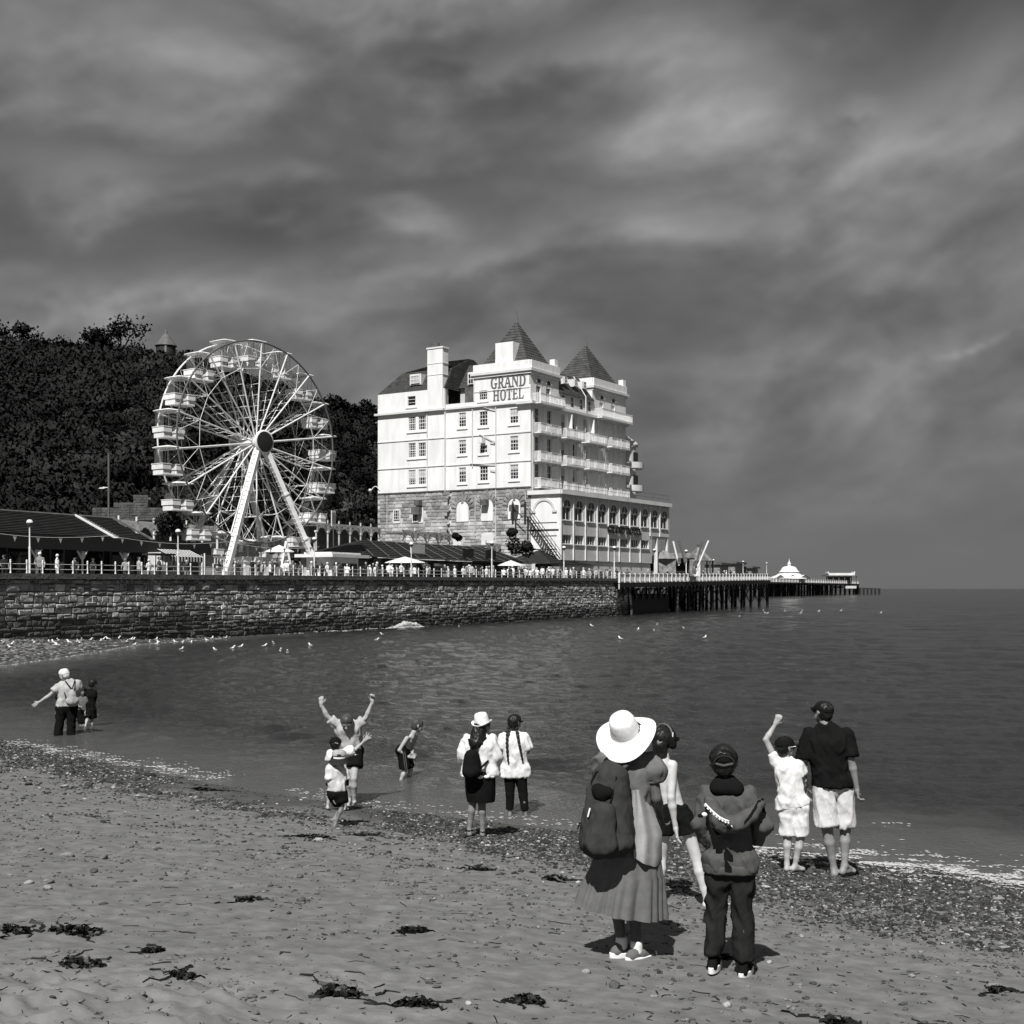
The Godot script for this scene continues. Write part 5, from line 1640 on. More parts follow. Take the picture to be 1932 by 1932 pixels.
func shops() -> void:
	rng.seed = 71
	var along := wl(1, 0, 0) - wl(0, 0, 0)
	var bs := Basis(along, Vector3.UP, along.cross(Vector3.UP))
	# long tiled pavilion on the left
	var B := thing("long_shop_pavilion", "long low pavilion with tiled roof and dark veranda at the left", "building")
	roof_sheet(B, "roof", wl(-42, 6.0, 6.35), wl(-4.5, 6.0, 6.35), wl(-2.8, 11.0, 8.05), wl(-42, 11.0, 8.05), 14, M.slate_dark)
	roof_sheet(B, "roof", wl(-4.5, 16.0, 6.35), wl(-42, 16.0, 6.35), wl(-42, 11.0, 8.05), wl(-2.8, 11.0, 8.05), 8, M.slate_dark)
	var gm := MB.new()
	gm.tri(wl(-4.5, 6.0, 6.35), wl(-4.5, 16.0, 6.35), wl(-2.8, 11.0, 8.05))
	put(B, "gable", gm.mesh(), M.slate_dark)
	bar(B, "ridge_tile", wl(-42, 11, 8.1), wl(-2.8, 11, 8.1), 0.10, M.lead)
	for k in 2: beam(B, "verge", wl(-4.3 - k * 3.6, 5.9, 6.42), wl(-2.7 - k * 3.6, 11.0, 8.16), 0.16 - k * 0.05, 0.10, M.white_trim if k else M.lead)
	for k in 16: box(B, "verge_tile", wl(-4.35 - 3.3 + k * 0.1, 6.0 + k * 0.32, 6.48 + k * 0.107), Vector3(0.34, 0.06, 0.24), M.white_trim, bs)
	var fa := (wl(-42, 4.6, 5.95) + wl(0, 4.6, 5.95)) / 2
	box(B, "fascia", fa, Vector3(42, 0.85, 0.12), M.dark, bs)
	var fb := (wl(-42, 5.8, 6.3) + wl(0, 5.8, 6.3)) / 2
	box(B, "veranda_roof", fb, Vector3(42, 0.1, 2.5), M.lead, bs)
	shopfront(B, -42, -1, 7.6, 3.45, 6.2, 14)
	for k in 11:
		var s := -38.0 + k * 3.7
		bar(B, "veranda_post", wl(s, 4.8, 3.4), wl(s, 4.8, 5.5), 0.07, M.white_trim)
		for e in [-1.0, 1.0]: beam(B, "post_bracket", wl(s + e * 0.05, 4.8, 5.0), wl(s + e * 0.42, 4.8, 5.52), 0.07, 0.10, M.white_trim)
		orb(B, "post_scroll", wl(s, 4.75, 5.35), Vector3(0.24, 0.16, 0.06), M.white_trim)
	# bunting
	var U := thing("bunting", "string of little pennants looped in front of the tiled roof", "bunting")
	var prev := Vector3.ZERO
	for k in 61:
		var s := -24.0 + k * 0.56
		var p := wl(s, 2.0, 6.35 - 0.28 * sin(fmod(k, 20.0) / 20.0 * PI))
		if k: bar(U, "cord", prev, p, 0.012, M.white_trim)
		prev = p
		if k % 3 == 1:
			var f := MB.new()
			f.tri(p - along * 0.16, p - Vector3(0, 0.34, 0), p + along * 0.16)
			put(U, "pennant", f.mesh(), M.white_trim if k % 2 else M.panel)
	# arcades of the terrace behind
	arcade("pale ornate iron arcade on the terrace behind the tiled pavilion", 8.9, 21.6, 21.0, 4.2, 8.7, 6, true)
	arcade("weathered arcade of lobed arches between wheel and hotel", 43.5, 57.0, 25.0, 3.6, 10.2, 6, false)
	var T := thing("terrace_retaining_wall", "rough terrace wall below the hill behind the arcades", "wall")
	var tm := MB.new()
	tm.quad(wl(-45, 28.0, 3.0), wl(42, 28.0, 3.0), wl(42, 28.0, 8.5), wl(-45, 28.0, 8.5))
	put(T, "stonework", tm.mesh(), M.mortar)
	for a in [[-40, -2.2, 6.0]]: pass
	# vine-hung arches in front of the hotel's base
	arcade("ruined arcade with climbing stems in front of the hotel base", 45.5, 56.5, 15.5, 3.8, 9.3, 4, false)
	arcade("short broken arcade below the hotel's iron stair", 61.5, 70.0, 13.5, 3.6, 8.4, 3, false)
	# café row in the middle
	var C := thing("cafe_row", "low dark roofed row of cafés in front of the hotel base", "building")
	roof_sheet(C, "roof", wl(22.5, 6.0, 5.95), wl(58.5, 6.0, 5.95), wl(53.5, 10.0, 7.75), wl(28.5, 10.0, 7.65), 9, M.slate_dark)
	var ge := MB.new()
	ge.tri(wl(58.5, 6.0, 5.95), wl(58.5, 14.0, 5.95), wl(53.5, 10.0, 7.75))
	ge.tri(wl(22.5, 14.0, 5.95), wl(22.5, 6.0, 5.95), wl(28.5, 10.0, 7.65))
	put(C, "hip_end", ge.mesh(), M.slate_dark)
	var cb := (wl(23, 10, 4.7) + wl(58, 10, 4.7)) / 2
	shopfront(C, 23.2, 58, 7.6, 3.5, 5.95, 12)
	for k in 3: box(C, "rear_wall", cb + Vector3(0, 0, 0) + along * (k - 1) * 11.0, Vector3(10.9, 2.4, 4.2), M.shop_wood, bs)
	for a in [[33.0, 0.16, true], [43.4, 0.0, false], [48.6, 0.0, false]]:
		box(C, "roof_sign", wl(a[0], 6.6, 6.75 + a[1]), Vector3(2.6 if a[2] else 2.4, 0.85, 0.12), M.panel if a[2] else M.dark, bs)
	for k in 13: beam(C, "roof_rib", wl(24 + k * 2.7, 5.95, 6.05), wl(27.2 + k * 2.25, 9.95, 7.8), 0.06, 0.05, M.lead)
	# shop under the annex
	var D := thing("pier_shop", "dark hipped shop roof with painted marks beside the pier entrance", "building")
	roof_sheet(D, "roof", wl(60.0, 4.5, 6.0), wl(80.5, 4.5, 6.0), wl(77.5, 8.0, 7.7), wl(64.5, 8.0, 7.7), 8, M.slate_dark)
	var de := MB.new()
	de.tri(wl(80.5, 4.5, 6.0), wl(80.5, 11.5, 6.0), wl(77.5, 8.0, 7.7))
	de.tri(wl(60.0, 11.5, 6.0), wl(60.0, 4.5, 6.0), wl(64.5, 8.0, 7.7))
	put(D, "hip_end", de.mesh(), M.slate_dark)
	shopfront(D, 60.8, 80.0, 6.4, 3.6, 6.0, 7)
	# pale rings, crossbars painted on this roof
	for a in [[70.6, true], [75.0, false]]:
		for e in [-0.75, 0.75]: box(D, "roof_mark", wl(a[0] + e, 5.7, 6.78), Vector3(0.32, 0.9, 0.06), M.shop_light, bs * Basis(Vector3(1, 0, 0), -1.0))
		for e in [0.0, 0.36]: box(D, "roof_mark", wl(a[0], 5.55 + e, 6.7 + e * 0.5), Vector3(1.2, 0.16, 0.06), M.shop_light, bs * Basis(Vector3(1, 0, 0), -1.0))
	var Q := thing("fascia_awning", "long dark awning fascia below the annex windows", "awning")
	box(Q, "fascia", (wl(80, 5.0, 6.3) + wl(99, 5.0, 6.3)) / 2, Vector3(19, 1.3, 2.0), M.grey_iron, bs)
	box(Q, "shop_wall", (wl(80, 6.5, 4.6) + wl(98, 6.5, 4.6)) / 2, Vector3(18, 2.2, 0.3), M.dark, bs)
	var Y := thing("striped_awning", "flat awning with scalloped pale edge over the café terrace", "awning")
	box(Y, "canopy", (wl(57.5, 3.2, 5.35) + wl(66.5, 3.2, 5.35)) / 2, Vector3(9, 0.5, 1.4), M.shop_light, bs)
	for k in 5: bar(Y, "post", wl(57.7 + k * 2.15, 2.6, 3.7), wl(57.7 + k * 2.15, 2.6, 5.1), 0.05, M.shop_light)
	# small white kiosk
	var K := thing("white_kiosk", "small white kiosk with flat overhanging roof right of the wheel", "kiosk")
	var s0 := ws(626, 3.6)
	var s1 := ws(676, 3.6)
	var kc := (wl(s0, 4.8, 4.6) + wl(s1, 4.8, 4.6)) / 2
	box(K, "wall", kc, Vector3(s1 - s0, 2.2, 2.4), M.white_paint, bs)
	box(K, "roof", kc + Vector3(0, 1.2, 0), Vector3(s1 - s0 + 1.6, 0.25, 3.6), M.white_paint, bs)
	box(K, "roof", kc + Vector3(0, 1.4, 0), Vector3(s1 - s0 + 0.4, 0.18, 2.6), M.white_paint, bs)
	for k in 3: box(K, "window", wl(lerpf(s0, s1, 0.2 + 0.3 * k), 3.56, 4.75), Vector3(0.95, 0.9, 0.1), M.pane, bs)
	# ticket booth with striped awning left of the wheel
	var E := thing("awning_stall", "little stall with a black and white striped awning left of the wheel", "stall")
	var e0 := ws(312, 2.6)
	var e1 := ws(375, 2.6)
	box(E, "wall", (wl(e0 + 0.5, 3.8, 4.5) + wl(e1 - 0.6, 3.8, 4.5)) / 2, Vector3(e1 - e0 - 1.2, 2.1, 1.4), M.panel, bs)
	box(E, "counter", (wl(e0 + 0.5, 2.9, 3.9) + wl(e1 - 0.6, 2.9, 3.9)) / 2, Vector3(e1 - e0 - 1.0, 0.9, 0.4), M.shop_light, bs)
	var nst := 22
	for k in nst:
		var f := MB.new()
		var a := lerpf(e0, e1, k / float(nst))
		var b := lerpf(e0, e1, (k + 1.0) / nst)
		f.quad(wl(a, 2.2, 5.25), wl(b, 2.2, 5.25), wl(b, 3.4, 5.75), wl(a, 3.4, 5.75))
		f.quad(wl(a, 2.2, 4.95), wl(b, 2.2, 4.95), wl(b, 2.2, 5.25), wl(a, 2.2, 5.25))
		put(E, "stripe", f.mesh(), M.white_paint if k % 2 else M.dark)
	for k in 2: bar(E, "post", wl(lerpf(e0, e1, 0.05 + 0.9 * k), 2.25, 3.5), wl(lerpf(e0, e1, 0.05 + 0.9 * k), 2.25, 5.2), 0.04, M.white_paint)
	# wheel's pay booth with cut-out letters
	var Z := thing("ride_booth", "low white ride booth with lettering on its panel by the wheel's left leg", "booth")
	var z0 := ws(386, 1.6)
	var z1 := ws(418, 1.6)
	var zc := (wl(z0, 1.6, 4.0) + wl(z1, 1.6, 4.0)) / 2
	for k in 4: box(Z, "board", zc + Vector3(0, -0.35 + k * 0.26, 0), Vector3(z1 - z0, 0.24, 0.08), M.white_paint, bs)
	var out := -along.cross(Vector3.UP)
	box(Z, "sign_panel", zc + Vector3(0, 1.05, 0) , Vector3(z1 - z0, 0.7, 0.06), M.lead, bs)
	text(Z, "letter", "INT", 0.72, 0.05, M.white_paint, Transform3D(Basis(along, Vector3.UP, along.cross(Vector3.UP)), wl(z0 + (z1 - z0) * 0.45, 1.5, zc.y + 1.05)))
	for k in 2: bar(Z, "post", wl(lerpf(z0, z1, k), 1.6, 3.4), wl(lerpf(z0, z1, k), 1.6, 5.5), 0.05, M.white_paint)
	# parasols, buggy, signs
	for a in [[764, 1050, 3.0, 1.75, "pale parasol at the left of the café row"], [964, 1057, 3.0, 1.35, "pale parasol at the right end of the café row"], [527, 1028, 6.0, 1.15, "pale parasol under the right leg of the wheel"]]:
		var p := wp(a[0], a[1], a[2])
		parasol(p - Vector3(0, 2.62, 0), a[3], a[4])
	var V := thing("service_buggy", "small dark golf buggy with a roof parked on the promenade", "buggy", wl(ws(302, 2.4), 2.4, 3.5))
	V.basis = bs
	box(V, "body", Vector3(0, 0.55, 0), Vector3(2.2, 0.5, 1.0), M.grey_iron)
	box(V, "bonnet", Vector3(1.0, 0.85, 0), Vector3(0.5, 0.3, 0.95), M.grey_iron)
	box(V, "roof", Vector3(-0.1, 1.85, 0), Vector3(1.9, 0.12, 1.1), M.dark)
	for x in [-0.9, 0.75]:
		for z in [-0.45, 0.45]:
			bar(V, "roof_post", Vector3(x * 1.1, 0.7, z), Vector3(x, 1.85, z), 0.03, M.dark)
			bar(V, "wheel", Vector3(x, 0.25, z - 0.08), Vector3(x, 0.25, z + 0.08), 0.25, M.dark)
	box(V, "seat", Vector3(-0.2, 0.95, 0), Vector3(0.5, 0.5, 0.9), M.panel)
	var N := thing("notice_board", "pale upright notice board in front of the terrace right of the wheel", "sign", wp(629, 978, 24.0))
	box(N, "panel", Vector3(0, 0, 0), Vector3(0.8, 1.7, 0.08), M.white_trim, bs)
	box(N, "printed_sheet", Vector3(0, 0.05, 0) + along.cross(Vector3.UP) * 0.06, Vector3(0.6, 1.2, 0.02), M.shop_light, bs)
	bar(N, "post", Vector3(0, -3.6, 0), Vector3(0, -0.8, 0), 0.05, M.grey_iron)
	var g0 := Vector3(-16.8, 0, -162)
	var hook := thing("wall_lamp", "white swan neck lamp beside the hotel's left corner", "lamp", at(712, 925, 160))
	hook.position = at(716, 925, 161.5)
	for k in 6: bar(hook, "arm", Vector3(-0.2 * k, 0.5 * sin(k * 0.6), 0), Vector3(-0.2 * (k + 1), 0.5 * sin((k + 1) * 0.6), 0), 0.05, M.white_paint)
	orb(hook, "globe", Vector3(-1.2, 0.0, 0), Vector3(0.2, 0.2, 0.2), M.white_paint)
	for a in [[56, 980, 0.9, "left-hand globe lamp in front of the long tiled roof"], [336, 998, 0.9, "globe lamp beside the striped awning stall"], [593, 1013, 0.9, "globe lamp overlapping the wheel's right leg"], [776, 1023, 0.9, "globe lamp by the parasol at the left café"], [928, 1021, 0.9, "globe lamp in front of the middle of the café row"], [1064, 1030, 0.9, "globe lamp below the near corner of the annex"], [1159, 1030, 0.9, "globe lamp at the end of the sea wall"]]:
		lamp(a[0], a[1], a[2], a[3])
	# bushes among the arcades
	for a in [[308, 1001, 96.0, 2.6, "dark rounded bush in front of the pale arcade"], [982, 1033, 138.0, 2.0, "bush growing in the broken arch below the stair"], [965, 1005, 140.0, 1.0, "small bush on top of the broken arcade"], [862, 1012, 139.0, 0.9, "weed tuft on the ledge of the hotel base"]]:
		var b := put(self, "bush", leaf_clump(int(a[0]), 1300, a[3] * 0.75, 0.17, 0.85), M.leaf, Transform3D(Basis(), at(a[0], a[1], a[2])))
		tag(b, a[4], "bush")

# ---------- pier ----------
func pier_part(called: String, label: String, a: Vector3, b: Vector3, width: float, bays: int, open_from: float, rail_h: float, step: float) -> Node3D:
	# a-b: the seaward edge of the deck; the deck reaches inland by width
	var P := thing(called, label, "pier")
	var d := (b - a).normalized()
	var l := a.distance_to(b)
	var inl := Vector3(-0.9056, 0, -0.4241) * width
	var m := MB.new()
	m.quad(a, b, b + inl, a + inl)
	put(P, "deck", m.mesh(), M.promenade)
	beam(P, "edge_beam", a - Vector3(0, 0.3, 0), b - Vector3(0, 0.3, 0), 0.3, 0.55, M.dark)
	beam(P, "inner_beam", a + inl - Vector3(0, 0.3, 0), b + inl - Vector3(0, 0.3, 0), 0.3, 0.5, M.dark)
	var n := int(l / step)
	# white balustrade: posts, top rail and panels of uprights
	beam(P, "top_rail", a + Vector3(0, rail_h, 0), b + Vector3(0, rail_h, 0), 0.14, 0.10, M.white_paint)
	beam(P, "bottom_rail", a + Vector3(0, 0.12, 0), b + Vector3(0, 0.12, 0), 0.10, 0.10, M.white_paint)
	for k in n:
		var p := a.lerp(b, k / float(n))
		var q := a.lerp(b, (k + 1.0) / n)
		box(P, "baluster_post", p + Vector3(0, rail_h * 0.55, 0), Vector3(0.2, rail_h * 1.1, 0.2), M.white_paint)
		var pm := MB.new()
		var c := 7
		for j in c: pm.cub(p.lerp(q, (j + 0.8) / (c + 0.6)) + Vector3(0, rail_h * 0.5, 0), Vector3(0.05, rail_h * 0.9, 0.11))
		put(P, "balustrade_panel", pm.mesh(), M.panel)
		# pendants and brackets under the edge
		bar(P, "pendant", p - Vector3(0, 0.75, 0), p - Vector3(0, 0.1, 0), 0.07, M.white_trim)
		box(P, "lattice_panel", (p + q) / 2 - Vector3(0, 1.0, 0) + inl * 0.02, Vector3(0.12, 0.75, 0.5), M.grey_iron)
		beam(P, "bracket", p - Vector3(0, 0.6, 0), p - Vector3(0, 1.6, 0) + inl.normalized() * 0.7, 0.10, 0.10, M.black_iron)
	# piles with cross bracing
	for k in bays + 1:
		var f := open_from + (1.0 - open_from) * k / bays
		for e in [0.03, 0.35, 0.66, 0.97]:
			var p: Vector3 = a.lerp(b, f) + inl * e
			bar(P, "pile", Vector3(p.x, -1.0, p.z), p - Vector3(0, 0.3, 0), 0.24 if width < 15 else 0.5, M.black_iron)
		if k < bays:
			var g2 := open_from + (1.0 - open_from) * (k + 1) / bays
			for e in [0.03, 0.97]:
				var p: Vector3 = a.lerp(b, f) + inl * e
				var q: Vector3 = a.lerp(b, g2) + inl * e
				bar(P, "cross_brace", Vector3(p.x, 0.5, p.z), q - Vector3(0, 0.8, 0), 0.06, M.black_iron)
				bar(P, "cross_brace", p - Vector3(0, 0.8, 0), Vector3(q.x, 0.5, q.z), 0.06, M.black_iron)
		var p2: Vector3 = a.lerp(b, f)
		bar(P, "cross_beam", Vector3(p2.x, p2.y - 0.6, p2.z), Vector3(p2.x, p2.y - 0.6, p2.z) + inl, 0.14, M.black_iron)
	return P

func pier() -> void:
	rng.seed = 81
	var along := wl(1, 0, 0) - wl(0, 0, 0)
	var bs := Basis(along, Vector3.UP, along.cross(Vector3.UP))
	var a := at(1168, 1101, 148)
	var b := at(1452, 1095, 222)
	a.y = 3.85
	b.y = 4.65
	var P := pier_part("pier", "near part of the pier with white balustrade on dark iron piles", a, b, 13.0, 9, 0.30, 1.0, 1.9)
	# masonry abutment under its landward end
	var ab := MB.new()
	var f0 := a.lerp(b, 0.0)
	var f1 := a.lerp(b, 0.28)
	var inl := Vector3(-0.9056, 0, -0.4241)
	ab.quad(f0 + inl * 0.8 - Vector3(0, 5, 0), f1 + inl * 0.8 - Vector3(0, 5, 0), f1 + inl * 0.8 - Vector3(0, 1.6, 0), f0 + inl * 0.8 - Vector3(0, 1.6, 0))
	ab.quad(f1 + inl * 0.8 - Vector3(0, 5, 0), f1 + inl * 13.0 - Vector3(0, 5, 0), f1 + inl * 13.0 - Vector3(0, 1.6, 0), f1 + inl * 0.8 - Vector3(0, 1.6, 0))
	put(P, "abutment", ab.mesh(), M.dark)
	for k in 18:
		var q := a.lerp(b, 0.01 + k * 0.031) + inl * 0.6
		beam(P, "arch_bracket", q - Vector3(0, 0.7, 0), q - Vector3(0, 2.1, 0), 0.16, 0.5, M.grey_iron)
		beam(P, "arch_bracket", q - Vector3(0, 0.9, 0), q + along * 1.1 - Vector3(0, 0.75, 0), 0.1, 0.3, M.grey_iron)
	for u in [1240, 1297, 1345, 1405, 1452]:
		var f: float = {1240: 0.18, 1297: 0.36, 1345: 0.54, 1405: 0.77, 1452: 0.985}[u]
		var p := a.lerp(b, f) + inl * 0.25
		var top := {1240: 1035, 1297: 1037, 1345: 1055, 1405: 1058, 1452: 1061}
		var d := -p.z
		lamp_at(p, EYE + (HZ - top[u]) / F * d, "globe lamp on the pier balustrade, " + {1240: "nearest the hotel", 1297: "beside the ride with slanted booms", 1345: "right of the crossed booms", 1405: "half way along the near pier", 1452: "at the far end of the near pier"}[u])
	# amusements: gate stall, cone tent, ride booms, distant huts
	var S := thing("pier_gate_stall", "ornate little pay stall at the pier entrance under the annex", "stall", at(1252, 1088, 172))
	box(S, "wall", Vector3(0, 1.2, 0), Vector3(3.0, 2.4, 2.5), M.shop_light)
	put(S, "roof", lathe([Vector2(2.0, 2.4), Vector2(1.9, 2.6), Vector2(1.1, 3.1), Vector2(0.5, 3.4), Vector2(0.0, 3.6)], 8).mesh(), M.shop_light)
	var G := thing("pier_arch_stall", "square pale fronted stall on the pier, left of the cone tent", "stall", at(1278, 1088, 175))
	for x in [-2.0, 2.0]: box(G, "pillar", Vector3(x, 1.5, 0), Vector3(0.7, 2.8, 0.7), M.shop_light)
	box(G, "lintel", Vector3(0, 2.9, 0), Vector3(5.0, 0.7, 1.0), M.shop_light)
	box(G, "interior", Vector3(0, 1.4, -1.0), Vector3(3.4, 3.0, 0.3), M.dark)
	box(G, "fridge", Vector3(2.6, 0.9, 0.7), Vector3(0.8, 1.7, 0.6), M.white_paint)
	var T := thing("cone_tent", "round ride tent with a striped cone roof on the pier", "tent", at(1318, 1088, 188))
	T.scale = Vector3.ONE * 0.8
	for k in 12:
		var m := MB.new()
		var a0 := TAU * k / 12
		var a1 := TAU * (k + 1) / 12
		m.tri(Vector3(cos(a0) * 2.9, 2.9, sin(a0) * 2.9), Vector3(0, 5.6, 0), Vector3(cos(a1) * 2.9, 2.9, sin(a1) * 2.9))
		put(T, "roof_gore", m.mesh(), M.shop_light if k % 2 else M.lead)
	put(T, "finial", lathe([Vector2(0.1, 5.4), Vector2(0.35, 5.9), Vector2(0.1, 6.3), Vector2(0.02, 7.4)], 8).mesh(), M.lead)
	for k in 8: bar(T, "post", Vector3(cos(k * 0.785) * 2.6, 0, sin(k * 0.785) * 2.6), Vector3(cos(k * 0.785) * 2.6, 3.0, sin(k * 0.785) * 2.6), 0.14, M.grey_iron)
	bar(T, "drum", Vector3(-1.2, 0, 0), Vector3(-1.2, 2.9, 0), 1.6, M.grey_iron)
	for x in [[1281, 1020, 1293, 1048, true, "slim dark boom slanting left above the pier stall"], [1270, 1021, 1281, 1050, false, "slim white boom slanting left above the pier stall"], [1324, 1022, 1312, 1056, true, "dark boom slanting right above the cone tent"], [1337, 1020, 1310, 1068, false, "white boom slanting right above the cone tent"]]:
		var dd := 171.0
		if x[4]: x[0] -= 0
		var o := thing("ride_boom", x[5], "boom", at(x[2], x[3], dd))
		bar(o, "arm", Vector3(0, -1.2, 0), at(x[0], x[1], dd) - o.position, 0.13, M.grey_iron if x[4] else M.white_paint)
		box(o, "clamp", Vector3(0, -0.6, 0), Vector3(0.45, 0.7, 0.45), M.lead)
	for x in [[1352, 1083, 205, 5.0, 1.9, "low pale hut on the pier right of the tent"], [1382, 1084, 214, 6.0, 2.2, "long low hut half way along the near pier"], [1410, 1085, 219, 4.5, 1.6, "small dark hut towards the end of the near pier"]]:
		var h := thing("pier_hut", x[5], "hut", at(x[0], x[1] + 5, x[2]))
		box(h, "wall", Vector3(0, x[4] / 2, 0), Vector3(x[3], x[4], 2.5), M.shop_light, bs)
		box(h, "roof", Vector3(0, x[4] + 0.15, 0), Vector3(x[3] + 0.8, 0.3, 3.2), M.lead, bs)
		box(h, "hatch", Vector3(0.3, x[4] * 0.55, 0) + Vector3(0.3, 0, 1.3), Vector3(x[3] * 0.5, x[4] * 0.45, 0.3), M.pane, bs)
	# far part of the pier
	var c := at(1446, 1097, 480)
	var e := at(1621, 1101, 690)
	c.y = 5.6
	e.y = 5.6
	var Q := pier_part("far_pier", "far part of the pier stretching out to the pier head", c, e, 22.0, 16, 0.0, 1.6, 6.0)
	var m2 := at(1455, 1099, 300)
	# pavilion with dome
	var V := thing("pier_pavilion", "white domed pavilion with a lantern on the pier head", "building", at(1489, 1098, 545))
	V.position.y = 5.6
	V.scale = Vector3.ONE * 0.57
	var r := 6.2
	box(V, "wall", Vector3(0, 1.6, 0), Vector3(19, 3.2, 14), M.panel)
	put(V, "lower_roof", lathe([Vector2(16.5, 3.0), Vector2(16.0, 3.4), Vector2(10.0, 5.6), Vector2(7.4, 7.2), Vector2(6.8, 7.3)], 8).mesh(), M.white_trim)
	put(V, "drum", lathe([Vector2(6.6, 6.8), Vector2(6.6, 8.0)], 16).mesh(), M.shop_light)
	put(V, "dome", lathe([Vector2(7.6, 7.9), Vector2(7.4, 8.2), Vector2(6.4, 9.3), Vector2(5.4, 11.0), Vector2(4.2, 12.0), Vector2(2.2, 12.4), Vector2(0, 12.5)], 24).mesh(), M.white_paint)
	put(V, "lantern", lathe([Vector2(1.4, 12.2), Vector2(1.4, 14.2), Vector2(1.7, 14.3), Vector2(0.7, 15.2), Vector2(0.3, 16.4), Vector2(0.0, 18.4)], 8).mesh(), M.white_trim)
	for k in 3:
		var g1 := MB.new()
		var x := -9.0 + k * 9.0
		g1.tri(Vector3(x - 3.8, 3.2, 12.2), Vector3(x + 3.8, 3.2, 12.2), Vector3(x, 5.4, 12.2))
		put(V, "gable", g1.mesh(), M.lead)
		roof_sheet(V, "gable_roof", Vector3(x - 4.4, 3.0, 12.6), Vector3(x - 4.4, 3.0, 6), Vector3(x, 5.8, 6), Vector3(x, 5.8, 12.6), 2, M.white_trim)
		roof_sheet(V, "gable_roof", Vector3(x + 4.4, 3.0, 6), Vector3(x + 4.4, 3.0, 12.6), Vector3(x, 5.8, 12.6), Vector3(x, 5.8, 6), 2, M.white_trim)
		bar(V, "porch_column", Vector3(x - 3.4, 0, 12), Vector3(x - 3.4, 3.2, 12), 0.35, M.white_trim)
	# shelter at the very end, and piles of the old landing stage
	var Sh := thing("pier_head_shelter", "open shelter with a pale roof at the very end of the pier", "shelter", at(1585, 1099, 655))
	Sh.position.y = 5.6
	Sh.scale = Vector3.ONE * 0.78
	box(Sh, "roof", Vector3(0, 6.2, 0), Vector3(17, 1.6, 9), M.white_trim)
	box(Sh, "eaves", Vector3(0, 5.2, 0), Vector3(22, 0.5, 11), M.lead)
	for k in 6: bar(Sh, "column", Vector3(-9.5 + k * 3.8, 0, 4.5), Vector3(-9.5 + k * 3.8, 5.2, 4.5), 0.3, M.lead)
	for k in 2: box(Sh, "roof_end", Vector3(-8.7 + k * 17.4, 7.3, 0), Vector3(0.6, 1.2, 7), M.white_trim)
	box(Sh, "back_wall", Vector3(0, 2.5, -3), Vector3(17, 4.6, 0.4), M.grey_iron)
	box(Sh, "white_rail", Vector3(0, -2.3, 8), Vector3(17, 1.6, 0.3), M.panel)
	var L := thing("old_landing_piles", "row of bare piles beyond the end of the pier", "piles", at(1634, 1118, 690))
	L.position.y = 0
	for k in 7:
		bar(L, "pile", Vector3(-5.5 + k * 2.1, -1, 0), Vector3(-5.5 + k * 2.1, 3.4 - 0.1 * k, 0), 0.55, M.dark)
	beam(L, "cap_beam", Vector3(-6, 3.4, 0), Vector3(8, 2.9, 0), 0.8, 0.4, M.dark)

